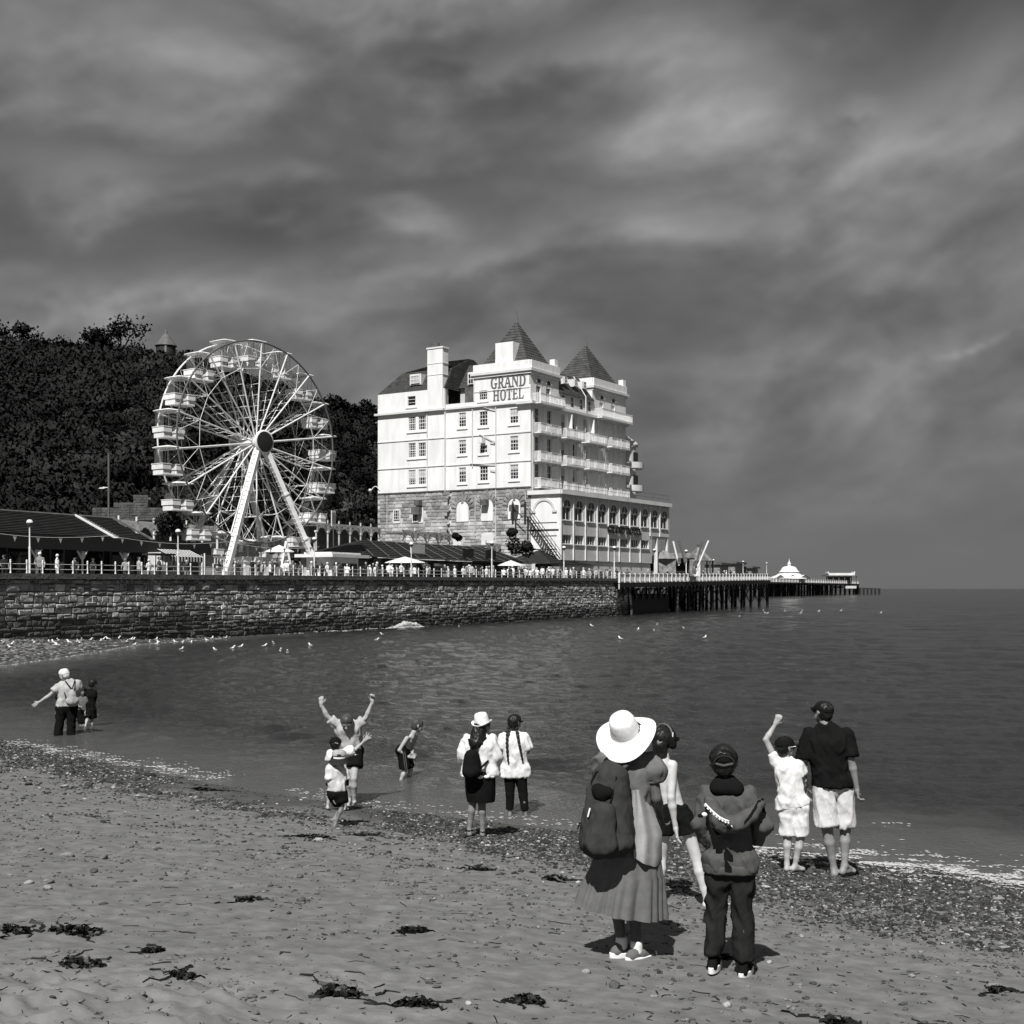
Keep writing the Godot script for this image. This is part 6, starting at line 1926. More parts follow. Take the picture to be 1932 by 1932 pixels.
# ---------- people: one smooth surface from tapered capsules ----------
# bone: [a, b, radius a, radius b, flat ends (1 = flat at b, 2 = flat at a), optional scale of depth]
func sdf(bones: Array, cell: float, k: float, clips: Array = [], wrinkle := 0.0, wfreq := 9.0) -> MB:
	var lo := Vector3(1e9, 1e9, 1e9)
	var hi := -lo
	for b in bones:
		var r: float = maxf(b[2], b[3]) + cell * 2.5
		for p in [b[0], b[1]]:
			lo = lo.min(p - Vector3(r, r, r))
			hi = hi.max(p + Vector3(r, r, r))
	var nx := int((hi.x - lo.x) / cell) + 2
	var ny := int((hi.y - lo.y) / cell) + 2
	var nzz := int((hi.z - lo.z) / cell) + 2
	var f := PackedFloat32Array()
	f.resize(nx * ny * nzz)
	f.fill(1.0)
	var sy := nx
	var sz := nx * ny
	for b in bones:
		var a: Vector3 = b[0]
		var e: Vector3 = b[1]
		var ra: float = b[2]
		var rb: float = b[3]
		var cap: int = b[4] if b.size() > 4 else 0
		var ab := e - a
		var l2 := maxf(ab.length_squared(), 1e-9)
		var dir := ab.normalized()
		var r := maxf(ra, rb) + k + cell * 1.5
		var mn := a.min(e) - Vector3(r, r, r) - lo
		var mx := a.max(e) + Vector3(r, r, r) - lo
		var x0 := maxi(0, int(mn.x / cell))
		var x1 := mini(nx - 1, int(mx.x / cell) + 1)
		var y0 := maxi(0, int(mn.y / cell))
		var y1 := mini(ny - 1, int(mx.y / cell) + 1)
		var z0 := maxi(0, int(mn.z / cell))
		var z1 := mini(nzz - 1, int(mx.z / cell) + 1)
		for z in range(z0, z1 + 1):
			for y in range(y0, y1 + 1):
				var at0 := z * sz + y * sy
				var p := Vector3(lo.x + x0 * cell, lo.y + y * cell, lo.z + z * cell)
				for x in range(x0, x1 + 1):
					var h: float = clampf((p - a).dot(ab) / l2, 0.0, 1.0)
					var d: float = p.distance_to(a + ab * h) - ra - (rb - ra) * h
					if d < k + cell * 2.0:
						if cap & 1: d = maxf(d, (p - e).dot(dir))
						if cap & 2: d = maxf(d, (a - p).dot(dir))
						for c in clips: d = maxf(d, p.dot(c[0]) - c[1])
						var g0: float = f[at0 + x]
						var q: float = k - absf(g0 - d)
						f[at0 + x] = minf(g0, d) - (q * q / (4.0 * k) if q > 0.0 else 0.0)
					p.x += cell
	# surface nets
	var m := MB.new()
	var id := PackedInt32Array()
	id.resize(f.size())
	id.fill(-1)
	var far := cell * 2.0
	var off := [0, 1, sy, sy + 1, sz, sz + 1, sz + sy, sz + sy + 1]
	for z in nzz - 1:
		for y in ny - 1:
			var i := z * sz + y * sy - 1
			for x in nx - 1:
				i += 1
				var v0 := f[i]
				if v0 > far or v0 < -far: continue
				var s0 := v0 < 0.0
				var v1 := f[i + 1]
				var v2 := f[i + sy]
				var v3 := f[i + sy + 1]
				var v4 := f[i + sz]
				var v5 := f[i + sz + 1]
				var v6 := f[i + sz + sy]
				var v7 := f[i + sz + sy + 1]
				if (v1 < 0.0) == s0 and (v2 < 0.0) == s0 and (v3 < 0.0) == s0 and (v4 < 0.0) == s0 and (v5 < 0.0) == s0 and (v6 < 0.0) == s0 and (v7 < 0.0) == s0: continue
				var s := Vector3.ZERO
				var c := 0
				if (v0 < 0.0) != (v1 < 0.0): s += Vector3(v0 / (v0 - v1), 0, 0); c += 1
				if (v2 < 0.0) != (v3 < 0.0): s += Vector3(v2 / (v2 - v3), 1, 0); c += 1
				if (v4 < 0.0) != (v5 < 0.0): s += Vector3(v4 / (v4 - v5), 0, 1); c += 1
				if (v6 < 0.0) != (v7 < 0.0): s += Vector3(v6 / (v6 - v7), 1, 1); c += 1
				if (v0 < 0.0) != (v2 < 0.0): s += Vector3(0, v0 / (v0 - v2), 0); c += 1
				if (v1 < 0.0) != (v3 < 0.0): s += Vector3(1, v1 / (v1 - v3), 0); c += 1
				if (v4 < 0.0) != (v6 < 0.0): s += Vector3(0, v4 / (v4 - v6), 1); c += 1
				if (v5 < 0.0) != (v7 < 0.0): s += Vector3(1, v5 / (v5 - v7), 1); c += 1
				if (v0 < 0.0) != (v4 < 0.0): s += Vector3(0, 0, v0 / (v0 - v4)); c += 1
				if (v1 < 0.0) != (v5 < 0.0): s += Vector3(1, 0, v1 / (v1 - v5)); c += 1
				if (v2 < 0.0) != (v6 < 0.0): s += Vector3(0, 1, v2 / (v2 - v6)); c += 1
				if (v3 < 0.0) != (v7 < 0.0): s += Vector3(1, 1, v3 / (v3 - v7)); c += 1
				id[i] = m.v.size()
				m.v.append(lo + (Vector3(x, y, z) + s / c) * cell)
				m.n.append(Vector3(v1 + v3 + v5 + v7 - v0 - v2 - v4 - v6, v2 + v3 + v6 + v7 - v0 - v1 - v4 - v5, v4 + v5 + v6 + v7 - v0 - v1 - v2 - v3).normalized())
	for i in range(sz + sy + 1, f.size() - sz - sy - 1):
		if id[i] < 0: continue
		var s0 := f[i] < 0.0
		for e in [[1, sy, sz], [sy, sz, 1], [sz, 1, sy]]:
			if (f[i + e[0]] < 0.0) == s0: continue
			var a := id[i]
			var b := id[i - e[1]]
			var c := id[i - e[1] - e[2]]
			var d := id[i - e[2]]
			if b < 0 or c < 0 or d < 0: continue
			if s0: m.ix.append_array([a, c, b, a, d, c])
			else: m.ix.append_array([a, b, c, a, c, d])
	if wrinkle > 0.0:
		# soft folds: sharp-crested creases running mostly down the cloth
		for i in m.v.size():
			var p := m.v[i]
			var a := nf.get_noise_3d(p.x * wfreq * 0.75 + p.y * wfreq * 0.35, p.y * wfreq * 0.28 - p.x * wfreq * 0.15 + 5.0, p.z * wfreq * 0.75)
			var b := nf.get_noise_3d(p.x * wfreq * 1.5 - p.y * wfreq * 0.9, p.y * wfreq * 0.6 + p.x * wfreq * 0.5, p.z * wfreq * 1.5 + 9.0)
			m.v[i] = p + m.n[i] * wrinkle * (1.7 * maxf(0.42 - absf(a) * 1.7, -0.25) + 0.35 * (0.3 - absf(b)))
		m.smooth()
	return m

func joinmb(a: MB, b: MB) -> void:
	var base := a.v.size()
	a.v.append_array(b.v)
	a.n.append_array(b.n)
	for i in b.ix: a.ix.append(i + base)

func hand_bones(wr: Vector3, dir: Vector3, thumb: Vector3, size: float, curl: float, spread := 0.12) -> Array:
	# palm, five fingers and a thumb; dir: along the hand; thumb: towards the thumb side
	var o := []
	dir = dir.normalized()
	thumb = (thumb - dir * thumb.dot(dir)).normalized()
	var pal := dir.cross(thumb).normalized()    # bends towards this side
	var L := size
	for k in 4:
		var side := thumb * L * (0.15 - 0.10 * k)
		var kn := wr + dir * L * (0.50 - 0.02 * absf(k - 1.2)) + side
		o.append([wr + dir * L * 0.06 + side * 0.55, kn, L * 0.085, L * 0.062])
		var d := (dir + thumb * spread * (1.5 - k)).normalized()
		var p := kn
		var ln: float = [0.40, 0.45, 0.42, 0.33][k] * L
		for j in 3:
			var an: float = curl * (0.5 + j * 0.75 + 0.12 * k)
			var dd := (d * cos(an) + pal * sin(an)).normalized()
			var q: Vector3 = p + dd * ln * [0.45, 0.32, 0.26][j]
			o.append([p, q, L * (0.050 - 0.005 * j), L * (0.046 - 0.006 * j)])
			p = q
	var t0 := wr + dir * L * 0.12 + thumb * L * 0.12
	var t1 := t0 + (dir * 0.55 + thumb * 0.6 + pal * 0.35).normalized() * L * 0.26
	var t2 := t1 + (dir * 0.8 + thumb * 0.25 + pal * (0.3 + curl * 0.5)).normalized() * L * 0.24
	o.append([t0, t1, L * 0.075, L * 0.055])
	o.append([t1, t2, L * 0.052, L * 0.042])
	return o

func head_bones(c: Vector3, b: Basis, h: float) -> Array:
	# c: middle of the head, h: its height; the face looks along -b.z
	var s := h / 0.23
	var o := []
	for q in [[0, 0.030, 0.022, 0, 0.034, -0.020, 0.083, 0.080], [0, -0.01, 0.025, 0, 0.0, -0.03, 0.070, 0.070], [0.024, -0.045, -0.045, -0.024, -0.045, -0.045, 0.042, 0.042], [0, -0.055, -0.045, 0, -0.086, -0.070, 0.044, 0.026], [0.032, -0.012, -0.062, -0.032, -0.012, -0.062, 0.032, 0.032], [0.036, 0.026, -0.078, -0.036, 0.026, -0.078, 0.018, 0.018], [0, 0.012, -0.098, 0, -0.022, -0.116, 0.008, 0.013], [0.012, -0.024, -0.104, -0.012, -0.024, -0.104, 0.010, 0.010], [0.018, -0.052, -0.094, -0.018, -0.052, -0.094, 0.010, 0.010], [0.080, 0.012, 0.008, 0.086, -0.022, 0.004, 0.016, 0.011], [-0.080, 0.012, 0.008, -0.086, -0.022, 0.004, 0.016, 0.011], [0.088, 0.018, 0.02, 0.088, 0.0, 0.024, 0.010, 0.009], [-0.088, 0.018, 0.02, -0.088, 0.0, 0.024, 0.010, 0.009]]:
		o.append([c + b * Vector3(q[0], q[1], q[2]) * s, c + b * Vector3(q[3], q[4], q[5]) * s, q[6] * s, q[7] * s])
	return o

var J := {}
var HT := 1.75      # nominal height that sets the thickness of limbs
var WD := 1.0       # stoutness

func pts(names: String, s: float, cx: float, fy: float, list: Array) -> void:
	# joints measured in a crop of the photograph (scale s metres per crop pixel); third value is depth, towards us
	J = {}
	var n := names.split(" ")
	for i in list.size():
		J[n[i]] = Vector3((list[i][0] - cx) * s, (fy - list[i][1]) * s, list[i][2])

const JN := "head neck shl shr ell elr wrl wrr hipl hipr knl knr anl anr tol tor"

func torso(inf: float, low := 0.0) -> Array:
	var u := HT / 1.75 * WD
	var ms: Vector3 = (J.shl + J.shr) / 2
	var mh: Vector3 = (J.hipl + J.hipr) / 2
	var sd: Vector3 = (J.shr - J.shl).normalized()
	var hd: Vector3 = (J.hipr - J.hipl).normalized()
	var up := (ms - mh).normalized()
	var sw: float = (J.shr - J.shl).length()
	var o := []
	var ch := ms - up * 0.10 * HT / 1.75
	var wa := ms.lerp(mh, 0.62)
	for e in [-1.0, 1.0]:
		o.append([ch + sd * e * sw * 0.22, wa + hd * e * 0.055 * u, 0.096 * u + inf, 0.086 * u + inf])
		o.append([wa + hd * e * 0.055 * u, mh + hd * e * 0.070 * u, 0.086 * u + inf, 0.098 * u + inf])
		o.append([ms + sd * e * sw * 0.12 + up * 0.01, ms + sd * e * sw * 0.42 - up * 0.022, 0.055 * u + inf * 0.7, 0.050 * u + inf * 0.7])
	for e in [[J.shl, -1.0], [J.shr, 1.0]]:     # the slope from neck to shoulder
		o.append([ms.lerp(J.neck, 0.62), ms.lerp(e[0], 0.72) - up * 0.008, 0.048 * u + inf * 0.6, 0.046 * u + inf * 0.6])
	o.append([ch, wa, 0.098 * u + inf, 0.09 * u + inf])
	o.append([wa, mh, 0.09 * u + inf, 0.098 * u + inf])
	return o

func arm(side: String, from := 0.0, to := 2.0, inf := 0.0, flare := 0.0) -> Array:
	# from..to: 0 shoulder, 1 elbow, 2 wrist
	var u := HT / 1.75
	var a: Vector3 = J["sh" + side]
	var e: Vector3 = J["el" + side]
	var w: Vector3 = J["wr" + side]
	var o := []
	var last := to < 2.0 or inf > 0.0
	if to <= 1.0: return [[a, a.lerp(e, to), 0.052 * u + inf, 0.044 * u + inf + flare, 1 if last else 0]]
	o.append([a, e, 0.052 * u + inf, 0.039 * u + inf])
	var f := to - 1.0
	var mid := e.lerp(w, 0.3)
	if f > 0.35 and inf == 0.0:
		o.append([e, mid, 0.039 * u, 0.041 * u])
		o.append([mid, e.lerp(w, f), 0.041 * u, 0.026 * u])
	else:
		o.append([e, e.lerp(w, f), 0.041 * u + inf, 0.032 * u + inf + flare, 1 if last else 0])
	return o

func leg(side: String, to := 2.0, inf := 0.0, flare := 0.0) -> Array:
	var u := HT / 1.75
	var h: Vector3 = J["hip" + side]
	var k: Vector3 = J["kn" + side]
	var a: Vector3 = J["an" + side]
	if to <= 1.0: return [[h, h.lerp(k, to), 0.088 * u * WD + inf, lerpf(0.088, 0.062, to) * u * WD + inf + flare, 1]]
	var o := [[h, k, 0.088 * u * WD + inf, 0.058 * u + inf]]
	var f := to - 1.0
	if inf > 0.0:
		o.append([k, k.lerp(a, f), 0.060 * u + inf, lerpf(0.060, 0.042, f) * u + inf + flare, 1])
	else:
		var c := k.lerp(a, 0.32) + Vector3(0, 0, 0.012)
		o.append([k, c, 0.052 * u, 0.054 * u])
		o.append([c, k.lerp(a, 0.72), 0.054 * u, 0.038 * u])
		o.append([k.lerp(a, 0.72), a, 0.040 * u, 0.032 * u])
	return o

func foot(side: String) -> Array:
	var u := HT / 1.75
	var a: Vector3 = J["an" + side]
	var t: Vector3 = J["to" + side]
	var d := (t - a) * Vector3(1, 0, 1)
	d = d.normalized()
	var heel := Vector3(a.x, t.y + 0.012, a.z) - d * 0.035 * u
	return [[a, heel, 0.036 * u, 0.034 * u], [heel, t, 0.034 * u, 0.024 * u], [a, t, 0.034 * u, 0.022 * u], [t - d * 0.03 + d.cross(Vector3.UP) * 0.022 * u, t + d.cross(Vector3.UP) * 0.02 * u - d * 0.012, 0.024 * u, 0.02 * u], [t - d * 0.03 - d.cross(Vector3.UP) * 0.022 * u, t - d.cross(Vector3.UP) * 0.022 * u - d * 0.03, 0.022 * u, 0.018 * u]]

func skin(o: Node3D, m: Material, cell: float, hd: Basis, hh: float, opt := {}) -> void:
	var b := torso(-0.012)
	b.append([J.neck, J.head - Vector3(0, hh * 0.2, 0), 0.054 * HT / 1.75, 0.050 * HT / 1.75])
	b.append([(J.shl + J.shr) / 2, J.neck, 0.07 * HT / 1.75, 0.056 * HT / 1.75])
	for s in ["l", "r"]:
		b += arm(s) + leg(s)
		if not opt.has("shoes"): b += foot(s)
	var mb := sdf(b, cell, 0.014)
	joinmb(mb, sdf(head_bones(J.head, hd, hh), minf(cell, 0.011) * 0.75, 0.016))
	for s in ["l", "r"]:
		if opt.has("hide" + s): continue
		var w: Vector3 = J["wr" + s]
		var e: Vector3 = J["el" + s]
		var dr: Vector3 = opt.get("dir" + s, (w - e).normalized())
		var th: Vector3 = opt.get("thumb" + s, Vector3(0.25 if s == "l" else -0.25, 0, -1))
		var hb := hand_bones(w, dr, th if s == "r" else th, hh * 0.80, opt.get("curl" + s, 0.45), opt.get("spread" + s, 0.12))
		hb.append([w - dr * 0.03, w + dr * 0.02, 0.026 * HT / 1.75, 0.026 * HT / 1.75])
		joinmb(mb, sdf(hb, opt.get("hcell", 0.0065), 0.010))
	put(o, "body", mb.mesh(), m)
	if opt.has("face"):
		for e in [-1.0, 1.0]: orb(o, "eye", J.head + hd * Vector3(e * 0.032, 0.008, -0.094) * hh / 0.23, Vector3(0.012, 0.007, 0.007), M.cloth_black)
		box(o, "mouth", J.head + hd * Vector3(0, -0.054, -0.102) * hh / 0.23, Vector3(0.036, 0.004, 0.006), M.skin_dark, hd)

func hair(o: Node3D, m: Material, cell: float, hd: Basis, hh: float, extra: Array = []) -> void:
	var s := hh / 0.23
	var c: Vector3 = J.head
	var b := [[c + hd * Vector3(0, 0.034, 0.022) * s, c + hd * Vector3(0, 0.042, -0.018) * s, 0.092 * s, 0.086 * s], [c + hd * Vector3(0, -0.02, 0.035) * s, c + hd * Vector3(0, 0.02, 0.03) * s, 0.074 * s, 0.08 * s]]
	var n := hd * Vector3(0, -0.62, -0.78)
	var mb := sdf(b, minf(cell, 0.011), 0.02, [[n, c.dot(n) + 0.028 * s]], 0.008 * s, 22.0)
	if extra.size(): joinmb(mb, sdf(extra, minf(cell, 0.011), 0.02, [], 0.009, 18.0))
	put(o, "hair", mb.mesh(), m)

func cloth(o: Node3D, called: String, bones: Array, cell: float, m: Material, clips: Array = [], wr := 0.007) -> MeshInstance3D:
	return put(o, called, sdf(bones, cell, 0.018, clips, wr * 1.35, 8.0).mesh(), m)

func cap(o: Node3D, hd: Basis, hh: float, m: Material, brim := true, tilt := 0.0) -> Node3D:
	# baseball cap: panelled dome with a button and a curved peak along the face
	var s := hh / 0.23
	var b := hd * Basis(Vector3(1, 0, 0), tilt)
	var tr := Transform3D(b.scaled_local(Vector3(s, s, s)), J.head + hd * Vector3(0, 0.040, 0.006) * s)
	var prof := []
	for i in 9:
		var an := i / 8.0 * PI / 2
		prof.append(Vector2(0.101 * cos(an * 0.98) if i < 8 else 0.0, 0.088 * sin(an) - 0.012))
	var c := put(o, "cap", lathe(prof, 24).mesh(), m, tr.scaled_local(Vector3(0.95, 1, 1.12)))
	orb(c, "button", Vector3(0, 0.078, 0), Vector3(0.009, 0.005, 0.009), m)
	if brim:
		var br := MB.new()
		var rs := []
		for t in 2:
			for i in 6:
				var f := i / 5.0 if t == 0 else 1.0 - i / 5.0
				var row := PackedVector3Array()
				for j in 11:
					var x := (j / 10.0 - 0.5) * 2.0
					var reach := 0.090 + 0.062 * f * sqrt(maxf(0.0, 1.0 - x * x * 0.85))
					row.append(Vector3(x * (0.094 - 0.012 * f), -0.006 - 0.030 * x * x * f - 0.012 * f - 0.004 * t, -sqrt(maxf(0.0, 1.0 - x * x * 0.96)) * 0.085 - (reach - 0.090) * 1.15))
				rs.append(row)
		br.rings(rs, false)
		br.smooth()
		put(c, "peak", br.mesh(), m)
	return c

func brim_hat(o: Node3D, c: Vector3, b: Basis, rc: float, hc: float, rb: float, droop: float, m: Material, wave_: float, band: Material = null, lean := 0.0) -> void:
	var mb := MB.new()
	var rs := []
	var k := 40
	for q in [[rb, -droop - 0.006], [rb * 1.005, -droop], [rb * 0.85, -droop * 0.55], [rc * 1.25, -0.004], [rc * 1.04, 0.006], [rc, hc * 0.35], [rc * 0.95, hc * 0.7], [rc * 0.80, hc * 0.93], [rc * 0.45, hc], [0.001, hc * 0.97]]:
		var ring := PackedVector3Array()
		for j in k:
			var an := -TAU * j / k
			var out: float = clampf((q[0] - rc) / maxf(rb - rc, 0.01), 0.0, 1.0)
			ring.append(Vector3(cos(an) * q[0] * 0.94, q[1] + wave_ * out * sin(an * 2.0 + 0.7) + lean * out * cos(an), sin(an) * q[0] * 1.04))
		rs.append(ring)
	mb.rings(rs, true)
	mb.smooth()
	var h := put(o, "sun_hat", mb.mesh(), m, Transform3D(b, c))
	if band:
		put(h, "hat_band", lathe([Vector2(rc * 1.035, 0.008), Vector2(rc * 1.02, hc * 0.34)], 24).mesh(), band, Transform3D(Basis.from_scale(Vector3(0.955, 1, 1.055)), Vector3.ZERO))

func skirt(o: Node3D, called: String, c: Vector3, rings_: Array, folds: int, m: Material) -> void:
	# rings_: [height, half width, half depth, x shift, fold depth]
	var mb := MB.new()
	var rs := []
	var k := 144
	for q in rings_:
		var ring := PackedVector3Array()
		for j in k:
			var an := -TAU * j / k
			var f: float = 1.0 + q[4] * (absf(sin(an * folds * 0.5 + sin(an * 3.0) * 1.3)) - 0.5 + 0.5 * sin(an * (folds * 0.37) + 2.0))
			ring.append(c + Vector3(cos(an) * q[1] * f + q[3], q[0] - (q[4] - 0.02) * 0.45 * cos(an), sin(an) * q[2] * f))
		rs.append(ring)
	mb.rings(rs, true)
	mb.smooth()
	put(o, called, mb.mesh(), m)

func strap(o: Node3D, called: String, p: Array, r: float, m: Material) -> void:
	var t := MB.new()
	t.tube(p, [r], 6)
	t.smooth()
	put(o, called, t.mesh(), m)

func stand(called: String, label: String, u: float, v: float, wet := false) -> Node3D:
	# a person whose lowest point is seen at pixel u, v; wet: on the water's surface there
	var p := hit(u, v)
	if wet:
		var d := EYE * F / (v - HZ)
		p = at(u, v, d)
	var o := thing(called, label, "person", p, 0.0, "")
	o.rotation.y = -atan2(p.x, -p.z)
	return o

func scale_px(o: Node3D, crop: float) -> float:
	# metres per pixel of a crop whose pixels are crop/1.5984 of the 1932-wide picture
	return -o.position.z / F * crop / 1.5984

func facing(yaw: float, pitch := 0.0, roll := 0.0) -> Basis:
	# yaw 0 looks away from us; positive turns to the left in the picture
	return Basis(Vector3.UP, yaw) * Basis(Vector3(1, 0, 0), pitch) * Basis(Vector3(0, 0, 1), roll)

func sneaker(o: Node3D, s: String, upper: Material, sole: Material, cell: float) -> void:
	var u := HT / 1.75
	var a: Vector3 = J["an" + s]
	var t: Vector3 = J["to" + s]
	var d := ((t - a) * Vector3(1, 0, 1)).normalized()
	var x := d.cross(Vector3.UP)
	var h := Vector3(a.x, t.y, a.z) - d * 0.055 * u
	var b := [[h + Vector3(0, 0.035 * u, 0) + d * 0.01, a + Vector3(0, 0.005, 0), 0.036 * u, 0.040 * u, 1], [h + Vector3(0, 0.03 * u, 0), h.lerp(t, 0.5) + Vector3(0, 0.04 * u, 0), 0.036 * u, 0.040 * u], [h.lerp(t, 0.5) + Vector3(0, 0.04 * u, 0), t + Vector3(0, 0.016 * u, 0), 0.040 * u, 0.034 * u]]
	put(o, "shoe", sdf(b, cell * 0.75, 0.02, [[Vector3(0, -1, 0), -(t.y + 0.002)]]).mesh(), upper)
	var m := MB.new()
	var rs := []
	for y in [-0.022, -0.018, 0.014, 0.020]:
		var ring := PackedVector3Array()
		for j in 20:
			var an := -TAU * j / 20
			var w := 0.046 * u * (1.0 - 0.12 * cos(an)) * (0.94 if y < -0.02 or y > 0.016 else 1.0)
			var l := (t - h).length() / 2 + 0.048 * u
			ring.append((t * Vector3(1, 0, 1) + h * Vector3(1, 0, 1)) / 2 + d * cos(an) * l + x * sin(an) * w + Vector3(0, t.y + y + 0.010 * absf(cos(an)), 0))
		rs.append(ring)
	m.rings(rs, true, true, true)
	m.smooth()
	put(o, "sole", m.mesh(), sole)

func people() -> void:
	hat_woman()
	teenager()
	jacket_boy()
	right_pair()
	blouse_pair()
	left_group()
	fisher_group()

func hat_woman() -> void:
	var o := stand("person", "person in a huge white sun hat and long grey dress with a big rucksack", 1190, 1806)
	var s := scale_px(o, 0.4554)
	HT = 1.62
	WD = 0.98
	pts(JN, s, 553.6, 1771.4, [[560, 335, -0.03], [535, 425, 0.0], [375, 475, 0.02], [676, 478, 0.0], [345, 690, -0.10], [722, 715, 0.03], [400, 800, -0.26], [748, 850, -0.12], [455, 960, 0.0], [590, 960, 0.0], [455, 1350, 0.0], [575, 1350, -0.02], [492, 1690, 0.0], [592, 1712, 0.03], [588, 1764, -0.07], [692, 1782, -0.05]])
	var c := 0.014
	var hd := facing(-0.5, -0.12)
	skin(o, M.skin_dark, c, hd, 0.22, {"shoes": true, "curlr": 0.8})
	hair(o, M.hair_dark, c, hd, 0.22)
	# hat tipped down to the left
	var hc := Vector3((520 - 553.6) * s, (1771.4 - 285) * s, 0.0)
	brim_hat(o, hc, Basis(Vector3(0, 0, 1), 0.34) * Basis(Vector3(1, 0, 0), 0.55), 0.100, 0.135, 0.222, 0.035, M.straw_white, 0.032, M.rubber_white, 0.0)
	# dress: bodice with puffed sleeves
	var u := s * 1.0
	cloth(o, "dress_bodice", torso(0.026), c, M.cloth_grey, [[Vector3(0, -1, 0), -(1771.4 - 1010) * s]], 0.010)
	var el: Vector3 = J.shr.lerp(J.elr, 0.52)
	cloth(o, "sleeve", [[J.shr + Vector3(-0.02, 0.0, 0), J.shr.lerp(J.elr, 0.28) + Vector3(0.01, 0, 0), 0.070, 0.086], [J.shr.lerp(J.elr, 0.28) + Vector3(0.01, 0, 0), el, 0.088, 0.062, 1]], c, M.cloth_grey, [], 0.014)
	cloth(o, "sleeve", [[J.shl, J.shl.lerp(J.ell, 0.3), 0.068, 0.08], [J.shl.lerp(J.ell, 0.3), J.shl.lerp(J.ell, 0.55), 0.082, 0.06, 1]], c, M.cloth_grey, [], 0.014)
	cloth(o, "sleeve_cuff", [[el, el + (J.elr - J.shr).normalized() * 0.022, 0.058, 0.056, 3]], 0.010, M.cloth_mid, [], 0.004)
	cloth(o, "collar", [[Vector3(J.neck.x - 0.05, J.neck.y - 0.015, 0.02), Vector3(J.neck.x + 0.06, J.neck.y - 0.015, 0.0), 0.062, 0.062]], c, M.cloth_mid, [], 0.006)
	var y := func(q): return (1771.4 - q) * s
	skirt(o, "dress_skirt", Vector3(-0.02, 0, 0), [[y.call(965), 0.185, 0.15, 0.01, 0.02], [y.call(1080), 0.215, 0.18, 0.0, 0.03], [y.call(1215), 0.245, 0.20, -0.015, 0.04], [y.call(1228), 0.252, 0.205, -0.015, 0.045], [y.call(1340), 0.272, 0.22, -0.035, 0.10], [y.call(1462), 0.290, 0.24, -0.05, 0.13], [y.call(1464), 0.283, 0.235, -0.05, 0.13]], 22, M.cloth_grey)
	# pale cardigan tied at the waist, hanging on the right
	var cd := MB.new()
	var rows := []
	for i in 9:
		var f := i / 8.0
		var row := PackedVector3Array()
		for j in 11:
			var g2 := j / 10.0
			var px := lerpf(lerpf(565, 575, f), lerpf(640, 760 - 0.0 * f, minf(1.0, f * 1.6)), g2)
			var py := lerpf(640, lerpf(1075, 1175, g2 if g2 < 0.75 else 1.5 - g2 * 0.98), f)
			var bulge := 0.03 * sin(g2 * PI) + 0.012 * sin(g2 * 14.0 + f * 3.0)
			row.append(Vector3((px - 553.6) * s, (1771.4 - py) * s, 0.185 - 0.19 * g2 * g2 + bulge + 0.02 * f))
		rows.append(row)
	var back := []
	for r in range(rows.size() - 1, -1, -1):
		var row := PackedVector3Array()
		for p in rows[r]: row.append(p - Vector3(0.004, 0, 0.012))
		back.append(row)
	cd.rings(rows + back, false)
	cd.smooth()
	put(o, "tied_cardigan", cd.mesh(), M.cloth_light)
	# rucksack, a little left of her back
	var B := func(q: Array) -> Array:
		var bb := []
		for z in q: bb.append([Vector3((z[0] - 553.6) * s, (1771.4 - z[1]) * s, z[2]), Vector3((z[3] - 553.6) * s, (1771.4 - z[4]) * s, z[5]), z[6], z[7]])
		return bb
	var pack := put(o, "rucksack", sdf(B.call([[395, 560, 0.22, 350, 960, 0.26, 0.085, 0.115], [455, 560, 0.20, 470, 960, 0.24, 0.085, 0.115], [345, 640, 0.22, 330, 940, 0.26, 0.07, 0.105], [410, 510, 0.20, 440, 520, 0.20, 0.055, 0.055]]), c, 0.04, [], 0.012, 9.0).mesh(), M.pack)
	put(pack, "front_pocket", sdf(B.call([[365, 760, 0.335, 330, 965, 0.36, 0.06, 0.075], [395, 760, 0.335, 400, 965, 0.36, 0.06, 0.075]]), c, 0.03, [], 0.012, 9.0).mesh(), M.pack)
	put(pack, "side_pocket", sdf(B.call([[515, 900, 0.22, 505, 1010, 0.25, 0.062, 0.06]]), c, 0.03, [], 0.005, 9.0).mesh(), M.cloth_mid)
	put(pack, "top_pouch", sdf(B.call([[345, 625, 0.30, 400, 640, 0.30, 0.045, 0.045], [360, 660, 0.31, 375, 690, 0.31, 0.04, 0.025]]), 0.011, 0.03, [], 0.004, 9.0).mesh(), M.cloth_black)
	var z3 := func(q: Array) -> Array:
		var bb := []
		for p in q: bb.append(Vector3((p[0] - 553.6) * s, (1771.4 - p[1]) * s, p[2]))
		return bb
	strap(pack, "zip", z3.call([[300, 590, 0.26], [330, 520, 0.26], [400, 490, 0.25], [470, 500, 0.24], [510, 580, 0.245], [535, 720, 0.26], [548, 860, 0.28]]), 0.006, M.cloth_black)
	strap(pack, "seam", z3.call([[462, 540, 0.285], [440, 640, 0.315], [420, 720, 0.335], [440, 840, 0.35], [455, 960, 0.36]]), 0.006, M.cloth_black)
	strap(pack, "shoulder_strap", z3.call([[490, 520, 0.14], [545, 475, 0.12], [600, 440, 0.06], [625, 440, -0.02]]), 0.016, M.cloth_mid)
	strap(pack, "shoulder_strap", z3.call([[380, 520, 0.17], [385, 475, 0.13], [405, 445, 0.06]]), 0.016, M.cloth_black)
	strap(pack, "lower_strap", z3.call([[555, 880, 0.20], [590, 800, 0.18], [625, 710, 0.10], [640, 670, -0.02]]), 0.010, M.cloth_black)
	strap(pack, "zip_pull", z3.call([[295, 735, 0.34], [282, 790, 0.35]]), 0.006, M.rubber_white)
